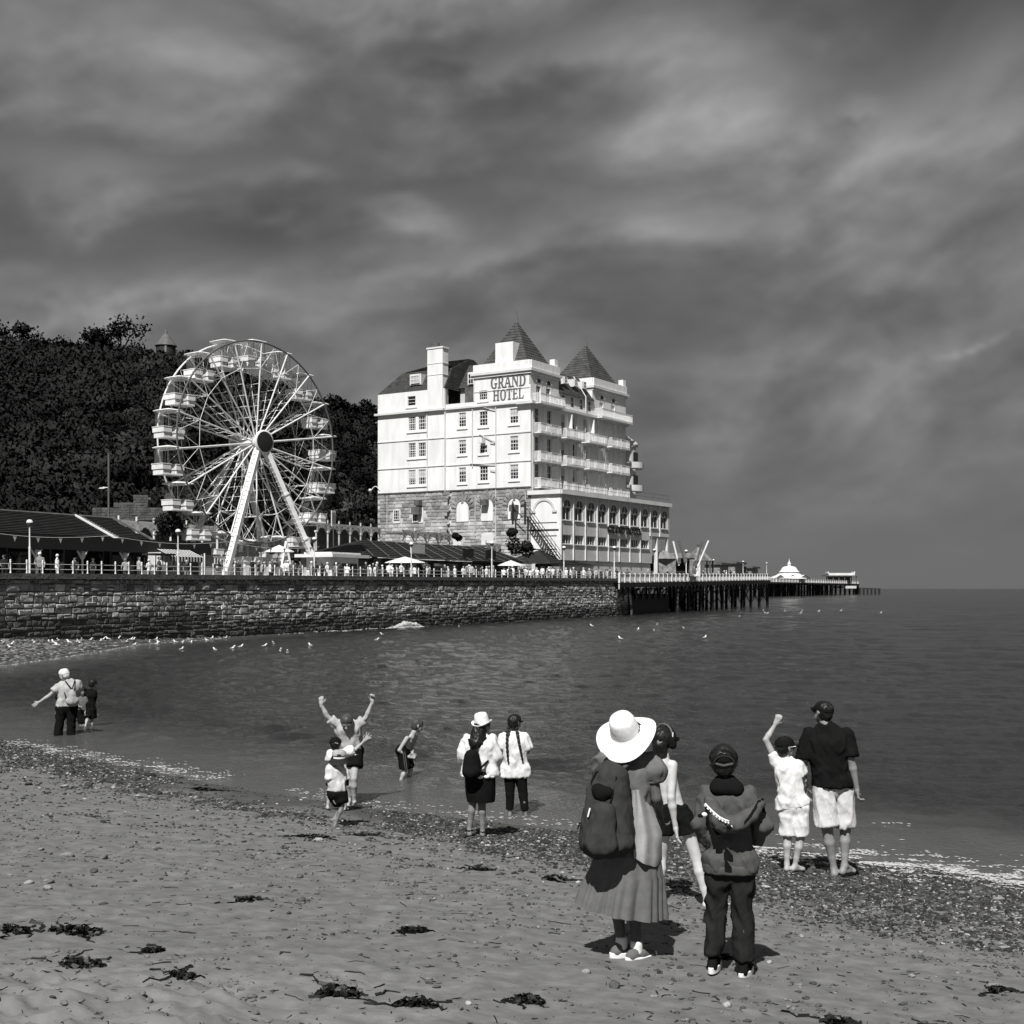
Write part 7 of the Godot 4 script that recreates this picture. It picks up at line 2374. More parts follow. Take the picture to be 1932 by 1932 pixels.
	strap(pack, "side_pull", z3.call([[228, 840, 0.27], [212, 885, 0.28]]), 0.005, M.cloth_black)
	# socks and sneakers
	for q in ["l", "r"]:
		var a: Vector3 = J["an" + q]
		cloth(o, "sock", [[a + Vector3(0, 0.055, 0), a - Vector3(0, 0.03, 0), 0.040, 0.040, 3]], 0.010, M.rubber_white, [], 0.002)
		sneaker(o, q, M.cloth_grey, M.rubber_white, c)

func teenager() -> void:
	var o := stand("person", "bare-backed person in black shorts wearing a cap and ear defenders, striding behind the sun hat", 1300, 1706)
	var s := scale_px(o, 0.4554)
	HT = 1.5
	WD = 0.82
	pts(JN, s, 939.7, 1420.4, [[775, 345, -0.02], [770, 440, 0.0], [712, 490, 0.0], [832, 500, 0.02], [700, 640, -0.12], [822, 705, 0.09], [740, 760, -0.16], [852, 905, 0.06], [790, 830, 0.0], [905, 840, 0.0], [755, 1120, -0.08], [985, 1110, 0.0], [745, 1370, -0.02], [1058, 1385, 0.06], [760, 1420, -0.16], [1095, 1415, -0.05]])
	var c := 0.014
	var hd := facing(-0.75, -0.05)
	skin(o, M.skin_pale, c, hd, 0.22, {"dirr": Vector3(0.1, -1, -0.1), "curlr": 0.35, "hcell": 0.006})
	hair(o, M.hair_dark, c, hd, 0.235, [[J.head + Vector3(-0.03, -0.02, 0.06), J.head + Vector3(-0.02, -0.11, 0.05), 0.06, 0.045], [J.head + Vector3(-0.05, 0.0, 0.02), J.head + Vector3(-0.05, -0.10, 0.02), 0.055, 0.04]])
	cap(o, hd, 0.235, M.cloth_black, true, 0.05)
	var e := put(o, "ear_defender", sdf([[J.head + hd * Vector3(0.098, 0.02, 0.005), J.head + hd * Vector3(0.102, -0.025, 0.0), 0.036, 0.036]], 0.009, 0.02).mesh(), M.cloth_black)
	var band := []
	for k in 9: band.append(J.head + hd * Vector3(0.112 * cos(k * PI / 8), 0.03 + 0.118 * sin(k * PI / 8), 0.01))
	strap(o, "headband", band, 0.009, M.grey_iron)
	strap(o, "headband_wire", [J.head + hd * Vector3(0.115, 0.03, 0.015), J.head + hd * Vector3(0.112, 0.085, 0.012)], 0.005, M.rubber_white)
	cloth(o, "shorts", torso(0.014) + leg("l", 0.42, 0.016, 0.022) + leg("r", 0.40, 0.016, 0.026), c, M.cloth_black, [[Vector3(0, 1, 0), (1420.4 - 760) * s]], 0.008)

func jacket_boy() -> void:
	var o := stand("person", "person in a dark hooded jacket with a spiky hood, black cap and dark jeans", 1376, 1838)
	var s := scale_px(o, 0.4554)
	HT = 1.42
	WD = 0.95
	pts(JN, s, 1206.4, 1883.7, [[1168, 490, 0.0], [1180, 600, 0.01], [1065, 690, 0.0], [1330, 700, 0.0], [1012, 890, 0.02], [1432, 895, 0.05], [1050, 1050, -0.05], [1375, 1035, -0.09], [1140, 1200, 0.0], [1285, 1200, 0.0], [1115, 1500, -0.02], [1295, 1500, -0.01], [1100, 1775, 0.02], [1300, 1800, 0.03], [1130, 1855, -0.14], [1345, 1880, -0.13]])
	var c := 0.014
	var hd := facing(0.05, 0.05)
	skin(o, M.skin_dark, c, hd, 0.215, {"shoes": true, "hidel": true, "hider": true})
	hair(o, M.hair_dark, c, hd, 0.215)
	var cp := cap(o, hd, 0.225, M.cloth_black, true, 0.0)
	# opening at the back of the cap with its strap
	var loop := []
	for k in 9: loop.append(J.head + hd * Vector3(0.062 * cos(k * PI / 8), 0.018 + 0.045 * sin(k * PI / 8), 0.106))
	strap(o, "cap_opening", loop, 0.006, M.cloth_dark)
	strap(o, "cap_strap", [J.head + Vector3(-0.06, 0.008, 0.095), J.head + Vector3(0, -0.004, 0.112), J.head + Vector3(0.06, 0.008, 0.095)], 0.009, M.cloth_mid)
	cloth(o, "collar", [[J.neck + Vector3(-0.02, -0.03, 0.0), J.neck + Vector3(0.02, -0.03, 0.0), 0.064, 0.064], [J.neck + Vector3(-0.05, -0.05, 0.03), J.neck + Vector3(0.07, -0.05, 0.03), 0.052, 0.052]], c, M.cloth_black, [], 0.004)
	var jk := torso(0.026) + arm("l", 0, 1.85, 0.015, 0.0) + arm("r", 0, 1.85, 0.018, 0.0)
	jk.append([(J.hipl + J.hipr) / 2 + Vector3(-0.06, 0.06, 0), (J.hipl + J.hipr) / 2 + Vector3(-0.055, -0.04, 0), 0.118, 0.112])
	jk.append([(J.hipl + J.hipr) / 2 + Vector3(0.06, 0.06, 0), (J.hipl + J.hipr) / 2 + Vector3(0.055, -0.04, 0), 0.118, 0.112])
	var clip := [[Vector3(0, -1, 0), -(1883.7 - 1206.4) * s]]
	var jacket := cloth(o, "jacket", jk, c, M.cloth_mid, clip, 0.012)
	cloth(jacket, "waistband", [[(J.hipl + J.hipr) / 2 + Vector3(-0.055, 0.03, 0), (J.hipl + J.hipr) / 2 + Vector3(-0.055, -0.02, 0), 0.122, 0.118], [(J.hipl + J.hipr) / 2 + Vector3(0.055, 0.03, 0), (J.hipl + J.hipr) / 2 + Vector3(0.055, -0.02, 0), 0.122, 0.118]], c, M.cloth_mid, [[Vector3(0, 1, 0), (1883.7 - 1150) * s], [Vector3(0, -1, 0), -(1883.7 - 1216) * s]], 0.003)
	# hood lying on the back: a pouch with a laced edge, pale tips and felt spikes
	var P := func(x, y, z): return Vector3((x - 1206.4) * s, (1883.7 - y) * s, z)
	cloth(jacket, "hood", [[P.call(1080, 720, 0.13), P.call(1130, 830, 0.185), 0.035, 0.05], [P.call(1130, 830, 0.185), P.call(1230, 870, 0.185), 0.05, 0.05], [P.call(1230, 870, 0.185), P.call(1340, 810, 0.165), 0.05, 0.045], [P.call(1340, 810, 0.165), P.call(1405, 735, 0.12), 0.045, 0.03], [P.call(1140, 870, 0.18), P.call(1150, 900, 0.175), 0.05, 0.03]], c, M.cloth_mid, [], 0.010)
	var lace := []
	for k in 13:
		var f := k / 12.0
		lace.append(P.call(lerpf(1052, 1275, f), 735 + 100 * sin(f * PI * 0.62), 0.175 + 0.06 * sin(f * PI) + 0.006 * (k % 2)))
	strap(jacket, "hood_lace", lace, 0.006, M.rubber_white)
	for k in 12: box(jacket, "felt_tooth", lace[k] + Vector3(0, -0.010, 0.002), Vector3(0.010, 0.014, 0.008), M.rubber_white, Basis(Vector3(0, 0, 1), 0.78))
	for q in [[1048, 795], [1232, 862]]:
		orb(jacket, "hood_eye", P.call(q[0], q[1], 0.232), Vector3(0.018, 0.014, 0.010), M.rubber_white)
		orb(jacket, "hood_eye", P.call(q[0] - 24, q[1] + 8, 0.230), Vector3(0.020, 0.013, 0.012), M.cloth_black)
	strap(jacket, "hood_edge", [P.call(1290, 860, 0.205), P.call(1340, 800, 0.20), P.call(1400, 715, 0.14), P.call(1415, 705, 0.12), P.call(1425, 790, 0.10)], 0.013, M.cloth_black)
	for q in [[1105, 880, 50], [1125, 930, 40], [1185, 990, 52], [1185, 1070, 42]]:
		var m := MB.new()
		var a: Vector3 = P.call(q[0] - 14, q[1] - q[2] * 0.6, 0.17)
		var b: Vector3 = P.call(q[0] - 14, q[1] + q[2] * 0.6, 0.172)
		var t: Vector3 = P.call(q[0] + q[2] * 0.75, q[1] + 4, 0.188)
		var w := Vector3(0, 0, 0.016)
		m.tri(a + w, b + w, t + w)
		m.quad(a - w, a + w, t + w, t - w)
		m.quad(b + w, b - w, t - w, t + w)
		put(jacket, "felt_spike", m.mesh(), M.cloth_black)
	cloth(o, "jeans", torso(0.010).slice(6) + [[J.hipl + Vector3(0.01, 0.02, 0.01), J.hipr + Vector3(-0.01, 0.02, 0.01), 0.095, 0.095]] + leg("l", 1.97, 0.018, 0.006) + leg("r", 1.97, 0.018, 0.006), c, M.denim, [[Vector3(0, 1, 0), (1883.7 - 1160) * s]], 0.013)
	for q in ["l", "r"]: sneaker(o, q, M.cloth_black, M.rubber_white, c)

func right_pair() -> void:
	var o := stand("person", "tall person in black polo shirt, pale shorts and black cap at the water's edge", 1579, 1652)
	var s := scale_px(o, 0.3365)
	HT = 1.80
	WD = 1.12
	pts(JN, s, 962.5, 1755.0, [[845, 300, -0.01], [862, 395, 0.0], [718, 500, 0.0], [1045, 495, 0.0], [670, 730, 0.03], [1085, 710, 0.04], [690, 985, -0.04], [1135, 975, 0.0], [845, 1010, 0.03], [1015, 1010, -0.04], [880, 1345, 0.05], [1035, 1350, -0.06], [935, 1690, 0.02], [1028, 1665, 0.0], [905, 1745, -0.14], [1110, 1725, -0.13]])
	var c := 0.017
	var hd := facing(0.75, 0.02)
	skin(o, M.skin_mid, c, hd, 0.235, {"curll": 0.6, "curlr": 0.9, "hcell": 0.0075, "dirl": Vector3(0.12, -1, -0.1), "dirr": Vector3(0.10, -1, -0.1)})
	hair(o, M.hair_dark, c, hd, 0.222)
	var cp := cap(o, hd, 0.235, M.cloth_black, true, 0.12)
	orb(cp, "cap_gap", Vector3(0, 0.022, 0.086), Vector3(0.036, 0.032, 0.016), M.cloth_dark)
	cloth(o, "sunglasses", [[J.head + hd * Vector3(-0.05, 0.012, -0.10), J.head + hd * Vector3(0.05, 0.012, -0.10), 0.014, 0.014], [J.head + hd * Vector3(0.06, 0.014, -0.09), J.head + hd * Vector3(0.088, 0.016, 0.0), 0.005, 0.005]], 0.008, M.cloth_black, [], 0.0)
	cloth(o, "polo_shirt", torso(0.030) + arm("l", 0, 0.96, 0.022, 0.016) + arm("r", 0, 0.90, 0.022, 0.016) + [[(J.hipl + J.hipr) / 2 + Vector3(-0.07, 0.12, 0), (J.hipl + J.hipr) / 2 + Vector3(-0.075, 0.0, 0), 0.13, 0.13], [(J.hipl + J.hipr) / 2 + Vector3(0.07, 0.12, 0), (J.hipl + J.hipr) / 2 + Vector3(0.075, 0.0, 0), 0.13, 0.13]], c, M.cloth_black, [[Vector3(0, -1, 0), -(1755.0 - 960) * s]], 0.012)
	cloth(o, "polo_collar", [[J.neck + Vector3(-0.025, -0.045, 0.005), J.neck + Vector3(0.025, -0.045, 0.005), 0.068, 0.068]], c, M.cloth_black, [], 0.003)
	cloth(o, "shorts", [[J.hipl + Vector3(0, 0.06, 0), J.hipr + Vector3(0, 0.06, 0), 0.112, 0.112]] + leg("l", 0.90, 0.014, 0.036) , c, M.cloth_cream, [], 0.010)
	cloth(o, "shorts_leg", leg("r", 0.94, 0.012, 0.030), c, M.cloth_cream, [], 0.010)
	for q in ["l", "r"]:
		var t: Vector3 = J["to" + q]
		var a: Vector3 = J["an" + q]
		put(o, "flip_flop", sdf([[Vector3(a.x, t.y - 0.025, a.z + 0.05), t + Vector3(0, -0.025, -0.03), 0.046, 0.055]], 0.012, 0.02, [[Vector3.UP, t.y - 0.012], [Vector3.DOWN, -(t.y - 0.04)]]).mesh(), M.cloth_black)
		strap(o, "toe_strap", [t + Vector3(-0.05, -0.012, 0.05), t + Vector3(0, 0.028, 0.01), t + Vector3(0.05, -0.012, 0.05)], 0.010, M.cloth_black)
	strap(o, "wristband", [J.wrl + Vector3(-0.03, 0.03, 0), J.wrl + Vector3(0, 0.028, 0.034), J.wrl + Vector3(0.03, 0.03, 0)], 0.008, M.cloth_dark)
	# the child beside him, one fist up
	o = stand("person", "child in white T-shirt and shorts waving one fist beside the tall person", 1490, 1644)
	s = scale_px(o, 0.3365)
	HT = 1.38
	WD = 0.95
	pts(JN, s, 539.7, 1717.0, [[497, 610, 0.0], [500, 690, 0.0], [425, 745, 0.0], [610, 775, 0.0], [330, 545, 0.02], [665, 905, -0.05], [412, 408, -0.02], [660, 1040, -0.16], [510, 1140, 0.0], [630, 1140, 0.0], [520, 1420, -0.02], [632, 1420, 0.0], [515, 1650, 0.03], [585, 1665, 0.02], [525, 1700, -0.13], [660, 1700, -0.05]])
	c = 0.016
	hd = facing(-0.85, 0.0)
	skin(o, M.skin_light, c, hd, 0.21, {"dirl": Vector3(0.5, 1, -0.1), "curll": 1.15, "curlr": 0.7, "hcell": 0.0075, "thumbl": Vector3(1, 0, -0.3)})
	hair(o, M.hair_dark, c, hd, 0.212)
	cap(o, hd, 0.232, M.cloth_black, true, 0.0)
	strap(o, "sunglasses_arm", [J.head + hd * Vector3(0.088, 0.014, 0.0), J.head + hd * Vector3(0.07, 0.012, -0.085)], 0.006, M.rubber_white)
	var up := Vector3(0, 0.0, 0)
	cloth(o, "t_shirt", torso(0.024) + [[J.shl, J.shl.lerp(J.ell, 0.42), 0.064, 0.060, 1]] + arm("r", 0, 0.6, 0.020, 0.014) + [[J.hipl + Vector3(-0.01, 0.05, 0), J.hipl + Vector3(-0.015, -0.02, 0), 0.098, 0.10], [J.hipr + Vector3(0.0, 0.05, 0), J.hipr + Vector3(0.0, -0.05, 0), 0.098, 0.10]], c, M.cloth_white, [[Vector3(0.25, -1, 0).normalized(), -(1717.0 - 1150) * s * 0.97]], 0.013)
	cloth(o, "shorts", [[J.hipl, J.hipr, 0.095, 0.095]] + leg("l", 0.92, 0.018, 0.018) + leg("r", 0.92, 0.018, 0.02), c, M.cloth_white, [], 0.010)

func blouse_pair() -> void:
	var o := stand("person", "person in white hat, loose white blouse and black skirt with a small black backpack", 908, 1577)
	var s := scale_px(o, 0.2847)
	HT = 1.52
	WD = 1.2
	pts(JN, s, 531.6, 1653.2, [[545, 505, -0.01], [530, 580, 0.0], [390, 640, 0.0], [640, 640, 0.0], [350, 800, -0.02], [675, 820, 0.0], [400, 900, -0.2], [700, 860, -0.22], [455, 980, 0.0], [585, 980, 0.0], [440, 1290, 0.0], [540, 1300, 0.0], [405, 1590, 0.02], [545, 1605, 0.02], [395, 1640, -0.05], [560, 1650, -0.10]])
	var c := 0.019
	var hd := facing(-0.75, -0.02)
	skin(o, M.skin_tan, c, hd, 0.215, {"hcell": 0.009})
	hair(o, M.hair_dark, c, hd, 0.22, [[J.head + Vector3(-0.05, -0.02, 0.06), J.head + Vector3(-0.09, -0.18, 0.10), 0.075, 0.075], [J.head + Vector3(-0.02, -0.05, 0.05), J.head + Vector3(-0.05, -0.17, 0.10), 0.07, 0.07], [J.head + Vector3(-0.09, -0.18, 0.10), J.head + Vector3(-0.09, -0.27, 0.12), 0.07, 0.03]])
	brim_hat(o, Vector3((540 - 531.6) * s, (1653.2 - 465) * s, 0.0), Basis(Vector3(0, 0, 1), 0.16) * Basis(Vector3(1, 0, 0), 0.10), 0.092, 0.135, 0.135, -0.022, M.straw_white, 0.015, M.rubber_white)
	var hem := (1653.2 - 1015) * s
	cloth(o, "blouse", torso(0.034) + [[J.shl, J.ell, 0.072, 0.092], [J.ell, J.ell.lerp(J.wrl, 0.45), 0.09, 0.06, 1], [J.shr, J.elr, 0.072, 0.095], [J.elr, J.elr.lerp(J.wrr, 0.4), 0.092, 0.065, 1], [J.hipl + Vector3(-0.02, 0.06, 0), J.hipl + Vector3(-0.03, -0.03, 0), 0.12, 0.13], [J.hipr + Vector3(0.02, 0.06, 0), J.hipr + Vector3(0.04, -0.03, 0), 0.12, 0.13]], c, M.cloth_white, [[Vector3(0, -1, 0), -hem]], 0.014)
	for k in 16:     # scalloped hem
		var an := TAU * k / 16
		orb(o, "hem_scallop", Vector3((J.hipl.x + J.hipr.x) / 2 + cos(an) * 0.205, hem + 0.004, sin(an) * 0.15), Vector3(0.036, 0.022, 0.03), M.cloth_white)
	skirt(o, "skirt", Vector3((J.hipl.x + J.hipr.x) / 2, 0, 0), [[(1653.2 - 960) * s, 0.17, 0.14, 0, 0.01], [(1653.2 - 1060) * s, 0.185, 0.15, 0, 0.012], [(1653.2 - 1200) * s, 0.180, 0.145, 0.005, 0.02], [(1653.2 - 1290) * s, 0.165, 0.135, 0.01, 0.025], [(1653.2 - 1288) * s, 0.155, 0.128, 0.01, 0.025]], 7, M.cloth_black)
	var P := func(x, y, z): return Vector3((x - 531.6) * s, (1653.2 - y) * s, z)
	var b := put(o, "backpack", sdf([[P.call(420, 790, 0.20), P.call(395, 940, 0.23), 0.075, 0.075], [P.call(450, 790, 0.20), P.call(465, 940, 0.22), 0.075, 0.075], [P.call(430, 950, 0.22), P.call(430, 950, 0.22), 0.09, 0.09]], c * 0.8, 0.04, [], 0.005).mesh(), M.cloth_black)
	strap(b, "shoulder_strap", [P.call(455, 750, 0.19), P.call(500, 680, 0.16), P.call(560, 620, 0.11), P.call(605, 600, 0.03)], 0.013, M.cloth_black)
	strap(b, "shoulder_strap", [P.call(425, 745, 0.20), P.call(425, 690, 0.19), P.call(400, 620, 0.10)], 0.013, M.cloth_black)
	strap(b, "lower_strap", [P.call(520, 920, 0.18), P.call(560, 880, 0.18), P.call(605, 845, 0.12)], 0.013, M.cloth_black)
	for q in ["l", "r"]:
		var t: Vector3 = J["to" + q]
		var a: Vector3 = J["an" + q]
		put(o, "sandal", sdf([[Vector3(a.x, t.y - 0.02, a.z + 0.04), t + Vector3(0, -0.02, -0.02), 0.042, 0.048]], 0.014, 0.02, [[Vector3.UP, t.y - 0.010], [Vector3.DOWN, -(t.y - 0.035)]]).mesh(), M.cloth_black)
		strap(o, "ankle_strap", [a + Vector3(-0.04, 0.0, 0.0), a + Vector3(0, -0.005, 0.045), a + Vector3(0.04, 0.0, 0.0)], 0.010, M.cloth_black)
		strap(o, "toe_strap", [t + Vector3(-0.045, -0.01, 0.03), t + Vector3(0, 0.03, 0.03), t + Vector3(0.045, -0.01, 0.03)], 0.010, M.cloth_black)
	# the girl with plaits
	o = stand("person", "person with two long dark plaits, white T-shirt and black leggings in the shallows", 975, 1538, true)
	s = scale_px(o, 0.2847)
	HT = 1.42
	WD = 1.12
	pts(JN, s, 907.8, 1434.3, [[885, 455, 0.0], [880, 560, 0.0], [775, 610, 0.0], [985, 615, 0.0], [745, 740, -0.02], [1025, 760, -0.03], [790, 800, -0.18], [985, 800, -0.2], [835, 990, 0.0], [950, 990, 0.0], [835, 1210, 0.0], [975, 1220, 0.0], [835, 1420, 0.0], [1005, 1450, 0.03], [840, 1470, -0.12], [1015, 1490, -0.10]])
	hd = facing(-0.7, 0.02)
	skin(o, M.skin_tan, c, hd, 0.21, {"hcell": 0.010, "curll": 0.9, "curlr": 0.9})
	hair(o, M.hair_dark, c, hd, 0.22)
	for q in [[[822, 500, 0.07], [808, 570, 0.11], [803, 660, 0.15], [808, 760, 0.16], [818, 860, 0.15]], [[905, 500, 0.08], [920, 590, 0.12], [938, 690, 0.15], [955, 770, 0.15], [970, 850, 0.13]]]:
		var t := MB.new()
		var pp := []
		var rr := []
		for i in 33:
			var f := i / 32.0 * 4.0
			var k := mini(int(f), 3)
			var a := Vector3((q[k][0] - 907.8) * s, (1434.3 - q[k][1]) * s, q[k][2])
			var e := Vector3((q[k + 1][0] - 907.8) * s, (1434.3 - q[k + 1][1]) * s, q[k + 1][2])
			pp.append(a.lerp(e, f - k))
			rr.append((0.020 + 0.005 * sin(i * 1.7)) * (1.15 - 0.55 * i / 32.0))
		t.tube(pp, rr, 8)
		t.smooth()
		put(o, "plait", t.mesh(), M.hair_dark)
	cloth(o, "glasses", [[J.head + hd * Vector3(-0.045, 0.010, -0.10), J.head + hd * Vector3(0.06, 0.010, -0.095), 0.015, 0.015], [J.head + hd * Vector3(0.07, 0.012, -0.09), J.head + hd * Vector3(0.088, 0.014, 0.0), 0.006, 0.006]], 0.010, M.cloth_black, [], 0.0)
	strap(o, "neck_trim", [J.neck + Vector3(-0.06, -0.01, 0.02), J.neck + Vector3(0, -0.025, 0.07), J.neck + Vector3(0.07, -0.01, 0.02)], 0.010, M.cloth_dark)
	cloth(o, "t_shirt", torso(0.034) + arm("l", 0, 0.9, 0.030, 0.024) + arm("r", 0, 0.85, 0.030, 0.028) + [[J.hipl + Vector3(-0.02, 0.06, 0), J.hipl + Vector3(-0.03, -0.05, 0), 0.115, 0.115], [J.hipr + Vector3(0.02, 0.06, 0), J.hipr + Vector3(0.025, -0.05, 0), 0.115, 0.115]], c, M.cloth_white, [[Vector3(0, -1, 0), -(1434.3 - 1028) * s]], 0.014)
	cloth(o, "leggings", [[J.hipl, J.hipr, 0.10, 0.10]] + leg("l", 1.78, 0.014, 0.002) + leg("r", 1.72, 0.014, 0.002), c, M.cloth_black, [], 0.004)

func left_group() -> void:
	# the adult with both fists up, wading
	var o := stand("person", "person in grey T-shirt with both fists raised and head bowed", 662, 1518, true)
	var s := scale_px(o, 0.3106)
	HT = 1.55
	WD = 1.1
	pts(JN, s, 670.1, 1372.7, [[630, 560, 0.13], [640, 610, 0.05], [525, 590, 0.0], [745, 590, 0.0], [440, 508, 0.02], [815, 530, 0.02], [385, 395, 0.03], [878, 375, 0.03], [620, 870, -0.06], [715, 870, -0.06], [640, 1110, 0.06], [700, 1110, 0.10], [655, 1320, 0.0], [705, 1345, 0.02], [640, 1385, 0.14], [720, 1390, 0.16]])
	var c := 0.019
	var hd := facing(PI - 0.05, -0.75)
	skin(o, M.skin_light, c, hd, 0.225, {"dirl": Vector3(0, 1, 0), "dirr": Vector3(0, 1, 0), "curll": 1.35, "curlr": 1.35, "thumbl": Vector3(1, 0, 0), "thumbr": Vector3(-1, 0, 0), "hcell": 0.010, "face": true})
	hair(o, M.hair_brown, c, hd, 0.228)
	cloth(o, "t_shirt", torso(0.028) + arm("l", 0, 0.62, 0.026, 0.012) + arm("r", 0, 0.62, 0.026, 0.012), c, M.cloth_tee, [[Vector3(0, -1, 0), -(1372.7 - 835) * s]], 0.015)
	cloth(o, "shorts", [[J.hipl + Vector3(0, 0.04, 0), J.hipr + Vector3(0, 0.04, 0), 0.12, 0.12]] + leg("l", 0.58, 0.03, 0.02) + leg("r", 0.58, 0.03, 0.02), c, M.cloth_black, [], 0.010)
	strap(o, "shorts_logo", [Vector3((700 - 670.1) * s, (1372.7 - 885) * s, 0.10), Vector3((735 - 670.1) * s, (1372.7 - 882) * s, 0.06)], 0.010, M.rubber_white)
	# child with cap, arm out
	o = stand("person", "child in white T-shirt and black cap with one arm stretched out", 628, 1528)
	s = scale_px(o, 0.3106)
	HT = 1.08
	WD = 0.95
	pts(JN, s, 495.2, 1424.2, [[520, 790, 0.0], [525, 840, 0.0], [475, 880, 0.0], [610, 870, 0.0], [462, 1000, 0.0], [715, 845, -0.04], [470, 1090, -0.08], [795, 770, -0.08], [500, 1110, 0.0], [590, 1110, 0.0], [470, 1250, -0.02], [600, 1250, 0.02], [445, 1390, 0.02], [610, 1400, 0.03], [430, 1410, -0.08], [640, 1425, -0.06]])
	hd = facing(-0.1, 0.0)
	skin(o, M.skin_light, c, hd, 0.19, {"dirr": Vector3(0.7, 0.75, 0), "curlr": 0.05, "spreadr": 0.45, "thumbr": Vector3(-0.5, 0.6, 0), "hcell": 0.008})
	hair(o, M.hair_dark, c, hd, 0.19)
	var cp := cap(o, hd, 0.21, M.cloth_black)
	strap(o, "cap_strap", [J.head + Vector3(-0.035, 0.025, 0.092), J.head + Vector3(0, 0.035, 0.10), J.head + Vector3(0.035, 0.025, 0.092)], 0.010, M.skin_light)
	cloth(o, "t_shirt", torso(0.030) + arm("l", 0, 0.6, 0.026, 0.014) + arm("r", 0, 0.75, 0.032, 0.022) + [[J.hipr + Vector3(0, 0.05, 0), J.hipr + Vector3(0.01, -0.03, 0), 0.09, 0.095], [J.hipl + Vector3(0, 0.05, 0), J.hipl + Vector3(-0.01, -0.03, 0), 0.085, 0.09]], c, M.cloth_white, [[Vector3(0, -1, 0), -(1424.2 - 1130) * s]], 0.012)
	cloth(o, "shorts", [[J.hipl, J.hipr, 0.085, 0.085]] + leg("l", 0.6, 0.025, 0.015) + leg("r", 0.6, 0.025, 0.015), c, M.cloth_black, [], 0.008)
	# walking child in a banded bucket hat
	o = stand("person", "small child in pale shirt and banded bucket hat walking on the sand", 636, 1560)
	s = scale_px(o, 0.3106)
	HT = 1.0
	WD = 0.95
	pts(JN, s, 536.3, 1588.9, [[555, 935, 0.0], [545, 985, 0.0], [470, 1030, 0.03], [570, 1040, -0.03], [482, 1160, 0.06], [590, 1160, -0.05], [500, 1280, 0.05], [600, 1260, -0.10], [505, 1280, 0.02], [575, 1280, 0.0], [580, 1400, -0.06], [585, 1390, 0.02], [500, 1530, 0.02], [520, 1560, 0.04], [470, 1520, 0.0], [590, 1592, -0.02]])
	hd = facing(-1.0, -0.05)
	skin(o, M.skin_tan, c, hd, 0.18, {"hcell": 0.008, "curll": 0.4})
	hair(o, M.hair_dark, c, hd, 0.18)
	brim_hat(o, J.head + Vector3(0, 0.015, 0), Basis(Vector3(1, 0, 0), 0.1), 0.088, 0.085, 0.135, 0.05, M.cloth_dark, 0.008, M.rubber_white)
	put(o, "hat_crown", lathe([Vector2(0.093, 0.035), Vector2(0.088, 0.075), Vector2(0.06, 0.098), Vector2(0.0, 0.10)], 20).mesh(), M.cloth_light, Transform3D(Basis(), J.head + Vector3(0, 0.015, 0)))
	cloth(o, "shirt", torso(0.034) + arm("l", 0, 0.75, 0.030, 0.016) + arm("r", 0, 0.7, 0.028, 0.014), c, M.cloth_cream, [[Vector3(0, -1, 0), -(1588.9 - 1245) * s]], 0.014)
	cloth(o, "shorts", [[J.hipl + Vector3(0, 0.02, 0), J.hipr + Vector3(0, 0.02, 0), 0.085, 0.085]] + leg("l", 0.72, 0.028, 0.018) + leg("r", 0.72, 0.028, 0.018), c, M.cloth_black, [], 0.008)
	# stooping boy in the water
	o = stand("person", "bare-chested child in dark striped swim shorts stooping in the water", 765, 1471, true)
	s = scale_px(o, 0.3106)
	HT = 1.3
	WD = 0.88
	pts(JN, s, 1200.2, 1130.9, [[1312, 612, -0.02], [1280, 672, 0.0], [1215, 720, 0.10], [1300, 725, -0.10], [1140, 835, 0.14], [1265, 830, -0.14], [1225, 905, 0.08], [1270, 880, -0.02], [1170, 860, 0.05], [1195, 870, -0.06], [1195, 1030, 0.06], [1250, 1040, -0.08], [1140, 1175, 0.10], [1215, 1180, -0.06], [1170, 1200, 0.08], [1250, 1205, -0.08]])
	hd = facing(-1.2, -0.35)
	skin(o, M.skin_light, c, hd, 0.2, {"dirl": Vector3(1, 0.1, 0), "dirr": Vector3(0.4, -0.6, 0.3), "hcell": 0.010, "face": true, "thumbl": Vector3(0, 1, 0), "thumbr": Vector3(0, 0.5, 1)})
	hair(o, M.hair_brown, c, hd, 0.206)
	cloth(o, "swim_shorts", [[J.hipl + Vector3(-0.02, 0.03, 0), J.hipr + Vector3(-0.01, 0.03, 0), 0.098, 0.098]] + leg("l", 0.95, 0.030, 0.018) + leg("r", 0.9, 0.030, 0.018), c, M.cloth_black, [], 0.008)
	for k in 2: strap(o, "shorts_stripe", [J.hipl + Vector3(0.01 + 0.03 * k, 0.02, 0.10), J.hipl.lerp(J.knl, 0.5) + Vector3(0.01 + 0.03 * k, 0, 0.095), J.hipl.lerp(J.knl, 0.92) + Vector3(0.01 + 0.03 * k, 0, 0.09)], 0.006, M.cloth_grey)
	orb(o, "stone_in_hands", (J.wrl + J.wrr) / 2 + Vector3(0.07, -0.01, 0.0), Vector3(0.05, 0.045, 0.05), M.cloth_grey)

